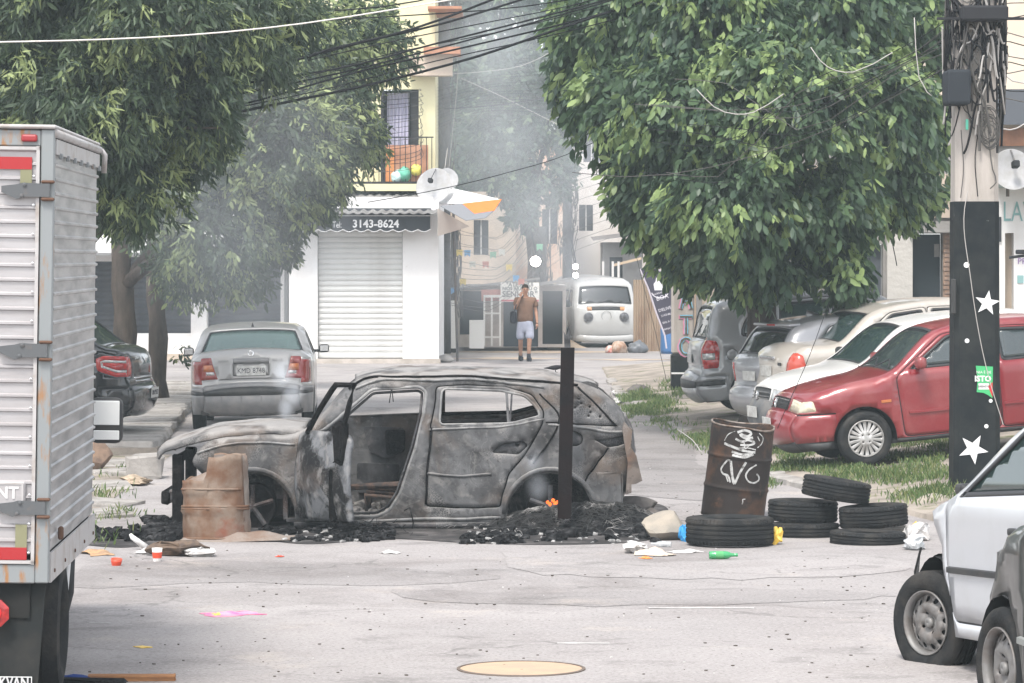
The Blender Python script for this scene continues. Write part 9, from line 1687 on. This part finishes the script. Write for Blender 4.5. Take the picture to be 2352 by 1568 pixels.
# ------------------------------------------------------------------ the walking man
def person():
 s = 101.0; p = ground(1206, 829); root = thing('person', 'man in a brown shirt and pale shorts walking with a black shoulder bag', 'person', p, (0, 0, R(6)))
 SK = mat('skin', (0.40, 0.23, 0.16), 0.6, col2=(0.34, 0.19, 0.13), scale=6); SHT = mat('shirt_brown', (0.19, 0.115, 0.08), 0.9, col2=(0.15, 0.09, 0.062), scale=7, bump=0.5, bscale=9); SHO = mat('shorts_pale', (0.42, 0.44, 0.52), 0.9, col2=(0.34, 0.36, 0.44), scale=6); SHE = mat('shoe_black', (0.03, 0.032, 0.04), 0.7); HR = mat('hair_dark', (0.03, 0.024, 0.02), 0.9)
 def skin(name,verts,edges,mt,parent,rootv=0,sub=2):
  me = bpy.data.meshes.new(name); me.from_pydata([v[:3] for v in verts], edges, []); o = bpy.data.objects.new(name, me); COL.objects.link(o); o.parent = parent; me.materials.append(mt); md = o.modifiers.new('skin', 'SKIN'); md.use_smooth_shade = True
  for i,v in enumerate(verts): d = me.skin_vertices[0].data[i]; d.radius = v[3] if isinstance(v[3],tuple) else (v[3],v[3]); d.use_root = (i == rootv)
  o.modifiers.new('sub', 'SUBSURF').levels = sub; o.modifiers['sub'].render_levels = sub; return o
 # facing the camera (-y); image left is -x
 V = [(0,0,0.92,0.13),(0,0.01,1.12,0.13),(0,0.0,1.36,0.13),(0,-0.005,1.47,0.055),(0,-0.02,1.55,0.06),(0,-0.03,1.63,(0.075,0.088)),(0,-0.02,1.70,(0.065,0.08)),
   (-0.17,0,1.40,0.06),(-0.23,-0.03,1.18,0.045),(-0.16,-0.19,1.40,0.033),(-0.125,-0.22,1.475,0.024),
   (0.18,0.0,1.40,0.06),(0.25,0.03,1.15,0.045),(0.27,-0.06,0.93,0.033),(0.265,-0.09,0.86,0.026),
   (-0.09,0,0.88,0.095),(-0.10,0.03,0.50,0.06),(-0.09,0.12,0.28,0.052),(-0.085,0.16,0.10,0.034),(0.09,0,0.88,0.095),(0.09,-0.10,0.52,0.06),(0.075,-0.13,0.28,0.052),(0.07,-0.15,0.09,0.034)]
 E = [(0,1),(1,2),(2,3),(3,4),(4,5),(5,6),(2,7),(7,8),(8,9),(9,10),(2,11),(11,12),(12,13),(13,14),(0,15),(15,16),(16,17),(17,18),(0,19),(19,20),(20,21),(21,22)]
 b = skin('body', V, E, SK, root)
 # nose,ears,eyes,mouth
 MB().add([(-0.012, -0.108, 1.60), (0.012, -0.108, 1.60), (0, -0.112, 1.645), (0, -0.138, 1.602)], [[0, 1, 3], [0, 3, 2], [1, 2, 3]]).build('nose', SK, root, True)
 for sx in (-1, 1): MB().rbox(sx * 0.078 - 0.008, sx * 0.078 + 0.008, -0.04, -0.005, 1.60, 1.66, 0.008, 1).build('ear', SK, root, True); MB().rbox(sx * 0.03 - 0.014, sx * 0.03 + 0.014, -0.116, -0.104, 1.635, 1.647, 0.004, 1).build('eye', HR, root); MB().rbox(sx * 0.03 - 0.018, sx * 0.03 + 0.018, -0.117, -0.105, 1.656, 1.663, 0.003, 1).build('eyebrow', HR, root)
 MB().rbox(-0.022, 0.022, -0.113, -0.1, 1.573, 1.582, 0.003, 1).build('mouth', mat('lips', (0.26, 0.1, 0.08), 0.6), root)
 bm = bmesh.new(); bmesh.ops.create_icosphere(bm,subdivisions=3,radius=1)
 for v in list(bm.verts):
  if v.co.z < -0.05 + 0.75 * max(0,-v.co.y) : v.co *= 0.80
  v.co = Vector((v.co.x * 0.084,v.co.y * 0.10 - 0.012,v.co.z * 0.095 + 1.672))
 me = bpy.data.meshes.new('hair'); bm.to_mesh(me); bm.free(); link('hair', me, HR, root, True)
 # hands: palm and five fingers
 def hand(o,d,up,side,curl):
  o,d,up = Vector(o),Vector(d).normalized(),Vector(up).normalized(); rt = d.cross(up).normalized(); W = lambda a,b_,c: tuple(o + rt * a + d * b_ + up * c)
  vs = [(*W(0, 0, 0), (0.030, 0.016)), (*W(0, 0.05, 0), (0.038, 0.015)), (*W(0, 0.085, 0), (0.038, 0.013))]; es = [(0, 1), (1, 2)]; hd = skin('hand', vs, es, SK, root, 0, 1)
  for k, (ax, ln) in enumerate(((-0.028, 0.065), (-0.009, 0.075), (0.010, 0.07), (0.028, 0.055))): skin('finger', [(*W(ax, 0.08, 0), 0.0095), (*W(ax, 0.08 + ln * 0.5, curl * 0.02), 0.009), (*W(ax, 0.08 + ln * (1 - 0.35 * curl), curl * 0.05), 0.007)], [(0, 1), (1, 2)], SK, hd, 0, 1)
  skin('thumb', [(*W(side * 0.03, 0.02, 0), 0.011), (*W(side * 0.055, 0.05, curl * 0.012), 0.010), (*W(side * 0.055, 0.08, curl * 0.03), 0.008)], [(0, 1), (1, 2)], SK, hd, 0, 1)
 hand((-0.125,-0.22,1.475),(0.25,0.3,1),(0.3,0.9,-0.2),1,1.0); hand((0.265,-0.09,0.86),(0.0,-0.25,-1),(-1,0,0),-1,0.8)
 # clothes
 skin('shirt', [(0, 0.0, 0.83, (0.21, 0.16)), (0, 0.0, 1.02, (0.205, 0.165)), (0, 0, 1.22, (0.20, 0.15)), (0, 0, 1.37, (0.165, 0.125)), (0, 0.0, 1.455, (0.075, 0.075)), (-0.19, 0, 1.395, 0.085), (-0.24, -0.015, 1.24, 0.08), (0.2, 0, 1.395, 0.085), (0.255, 0.02, 1.22, 0.08)], [(0, 1), (1, 2), (2, 3), (3, 4), (3, 5), (5, 6), (3, 7), (7, 8)], SHT, root)
 skin('shorts', [(0, 0, 1.0, (0.185, 0.14)), (0, 0, 0.84, (0.17, 0.13)), (-0.10, 0.01, 0.72, 0.115), (-0.105, 0.02, 0.48, 0.105), (0.10, -0.03, 0.72, 0.115), (0.10, -0.09, 0.48, 0.105)], [(0, 1), (1, 2), (2, 3), (1, 4), (4, 5)], SHO, root)
 for x, y, z in ((-0.085, 0.16, 0.05), (0.07, -0.16, 0.04)): MB().rbox(x - 0.05, x + 0.05, y - 0.19, y + 0.08, z - 0.05, z + 0.06, 0.035, 3).tube([(x, y, z), (x, y + 0.02, z + 0.13)], [0.05, 0.046], 10).build('shoe', SHE, root, True)
 MB().rbox(-0.34, -0.20, -0.12, 0.14, 0.86, 1.14, 0.05, 2).build('shoulder_bag', SHE, root, True); MB().tube([(-0.25, -0.1, 1.12), (-0.22, -0.14, 1.28), (-0.12, -0.14, 1.42), (-0.04, -0.06, 1.5)], 0.013, 5).build('bag_strap', SHE, root)
# ------------------------------------------------------------------ air
def smoke_and_haze():
 def vol(name,dens,col):
  m = bpy.data.materials.new(name); m.use_nodes = True; t = m.node_tree; t.nodes.remove(t.nodes['Principled BSDF']); v = t.nodes.new('ShaderNodeVolumePrincipled'); v.inputs['Color'].default_value = (*col, 1); v.inputs['Density'].default_value = dens; v.inputs['Anisotropy'].default_value = 0.0; t.links.new(v.outputs[0], t.nodes['Material Output'].inputs['Volume']); return m, t, v
 m, _, _ = vol('haze_air', HAZE, (0.80, 0.94, 1.0)); o = MB().box(-45, 45, -4, 152, -1.0, 15.0).build('haze', m); tag(o, 'thin pale haze filling the street', 'haze', kind='stuff')
 def plume(label,pts,dens,nsc=1.1):
  """a soft drifting cloud: chained blobs with noisy density"""
  lo = Vector((1e9,) * 3); hi = -lo
  for c,r in pts:
   for i in range(3): lo[i] = min(lo[i],c[i] - r[i]); hi[i] = max(hi[i],c[i] + r[i])
  o = MB().box(lo.x, hi.x, lo.y, hi.y, lo.z, hi.z); me = o.mesh('smoke'); m, t, v = vol('smoke_air', dens, (0.9, 0.94, 1.0)); L = t.links.new; tc = t.nodes.new('ShaderNodeTexCoord'); acc = None
  for c,r in pts:
   mp = t.nodes.new('ShaderNodeVectorMath'); mp.operation = 'SUBTRACT'; mp.inputs[1].default_value = c; L(tc.outputs['Object'], mp.inputs[0]); dv = t.nodes.new('ShaderNodeVectorMath'); dv.operation = 'DIVIDE'; dv.inputs[1].default_value = r; L(mp.outputs[0], dv.inputs[0]); ln = t.nodes.new('ShaderNodeVectorMath'); ln.operation = 'LENGTH'; L(dv.outputs[0], ln.inputs[0])
   f = t.nodes.new('ShaderNodeMapRange'); f.interpolation_type = 'SMOOTHSTEP'; f.inputs[1].default_value = 1.0; f.inputs[2].default_value = 0.1; f.inputs[3].default_value = 0; f.inputs[4].default_value = 1; L(ln.outputs['Value'], f.inputs[0])
   if acc is None: acc = f.outputs[0]
   else: ad = t.nodes.new('ShaderNodeMath'); ad.operation = 'MAXIMUM'; L(acc, ad.inputs[0]); L(f.outputs[0], ad.inputs[1]); acc = ad.outputs[0]
  n = t.nodes.new('ShaderNodeTexNoise'); n.inputs['Scale'].default_value = nsc; n.inputs['Detail'].default_value = 3; n.inputs['Distortion'].default_value = 0.8; L(tc.outputs['Object'], n.inputs[0]); r_ = t.nodes.new('ShaderNodeMapRange'); r_.inputs[1].default_value = 0.3; r_.inputs[2].default_value = 0.7; r_.inputs[3].default_value = 0.45; r_.inputs[4].default_value = 1.0; L(n.outputs[0], r_.inputs[0])
  k = t.nodes.new('ShaderNodeMath'); k.operation = 'MULTIPLY'; L(acc, k.inputs[0]); L(r_.outputs[0], k.inputs[1]); k2 = t.nodes.new('ShaderNodeMath'); k2.operation = 'MULTIPLY'; k2.inputs[1].default_value = dens; L(k.outputs[0], k2.inputs[0]); L(k2.outputs[0], v.inputs['Density'])
  ob = link('smoke', me, m); tag(ob, label, 'smoke', kind='stuff')
 A = lambda x,y,s,rx,ry,rz: (tuple(at(x,y,s)),(rx,ry,rz))
 plume('bluish smoke drifting before the dark shutters and left trees', [A(520, 560, 168, 1.9, 3.0, 1.9), A(600, 690, 150, 1.6, 3.5, 1.2), A(420, 420, 172, 1.6, 2.6, 1.5), A(700, 520, 150, 1.6, 3.0, 1.6), A(640, 330, 172, 1.7, 2.6, 1.5)], SMOKE * 0.22, 0.5)
 plume('pale smoke hanging in the far street before the hazy trees', [A(1140, 320, 96, 2.6, 4, 2.8), A(1110, 130, 96, 2.4, 4, 2.4), A(1220, 470, 96, 2.4, 4, 2.2), A(1120, 640, 98, 2.2, 3, 1.6), A(1290, 620, 97, 2.0, 3, 1.6), A(1340, 380, 97, 2.0, 3, 2.2)], SMOKE * 0.36, 0.35)
 plume('thin wisp of smoke rising from the burnt hood', [A(668, 975, 255, 0.10, 0.12, 0.12), A(658, 940, 255, 0.10, 0.12, 0.16), A(672, 905, 255, 0.12, 0.14, 0.16), A(650, 860, 255, 0.14, 0.14, 0.18)], SMOKE * 12, 6.0)
 plume('faint smoke rising from the rear wheel arch', [A(1235, 1120, 268, 0.14, 0.1, 0.16), A(1225, 1060, 268, 0.12, 0.1, 0.14)], SMOKE * 8, 6.0)
HAZE = 0.0009
SMOKE = 0.4
make_ground()
shop(); far_street(); right_buildings()
make_trees()
painted_pole(); graffiti_pole(); far_poles()
for f in (red_sedan,white_hatch,beige_sedan,silver_hatch,minivan,silver_sedan,black_hatch,kombi,burnt_suv,near_white_car,near_dark_car,truck): f()
tyres(); graffiti_barrel(); broken_barrel(); stones(); ash()
person(); cables(); litter()
smoke_and_haze()
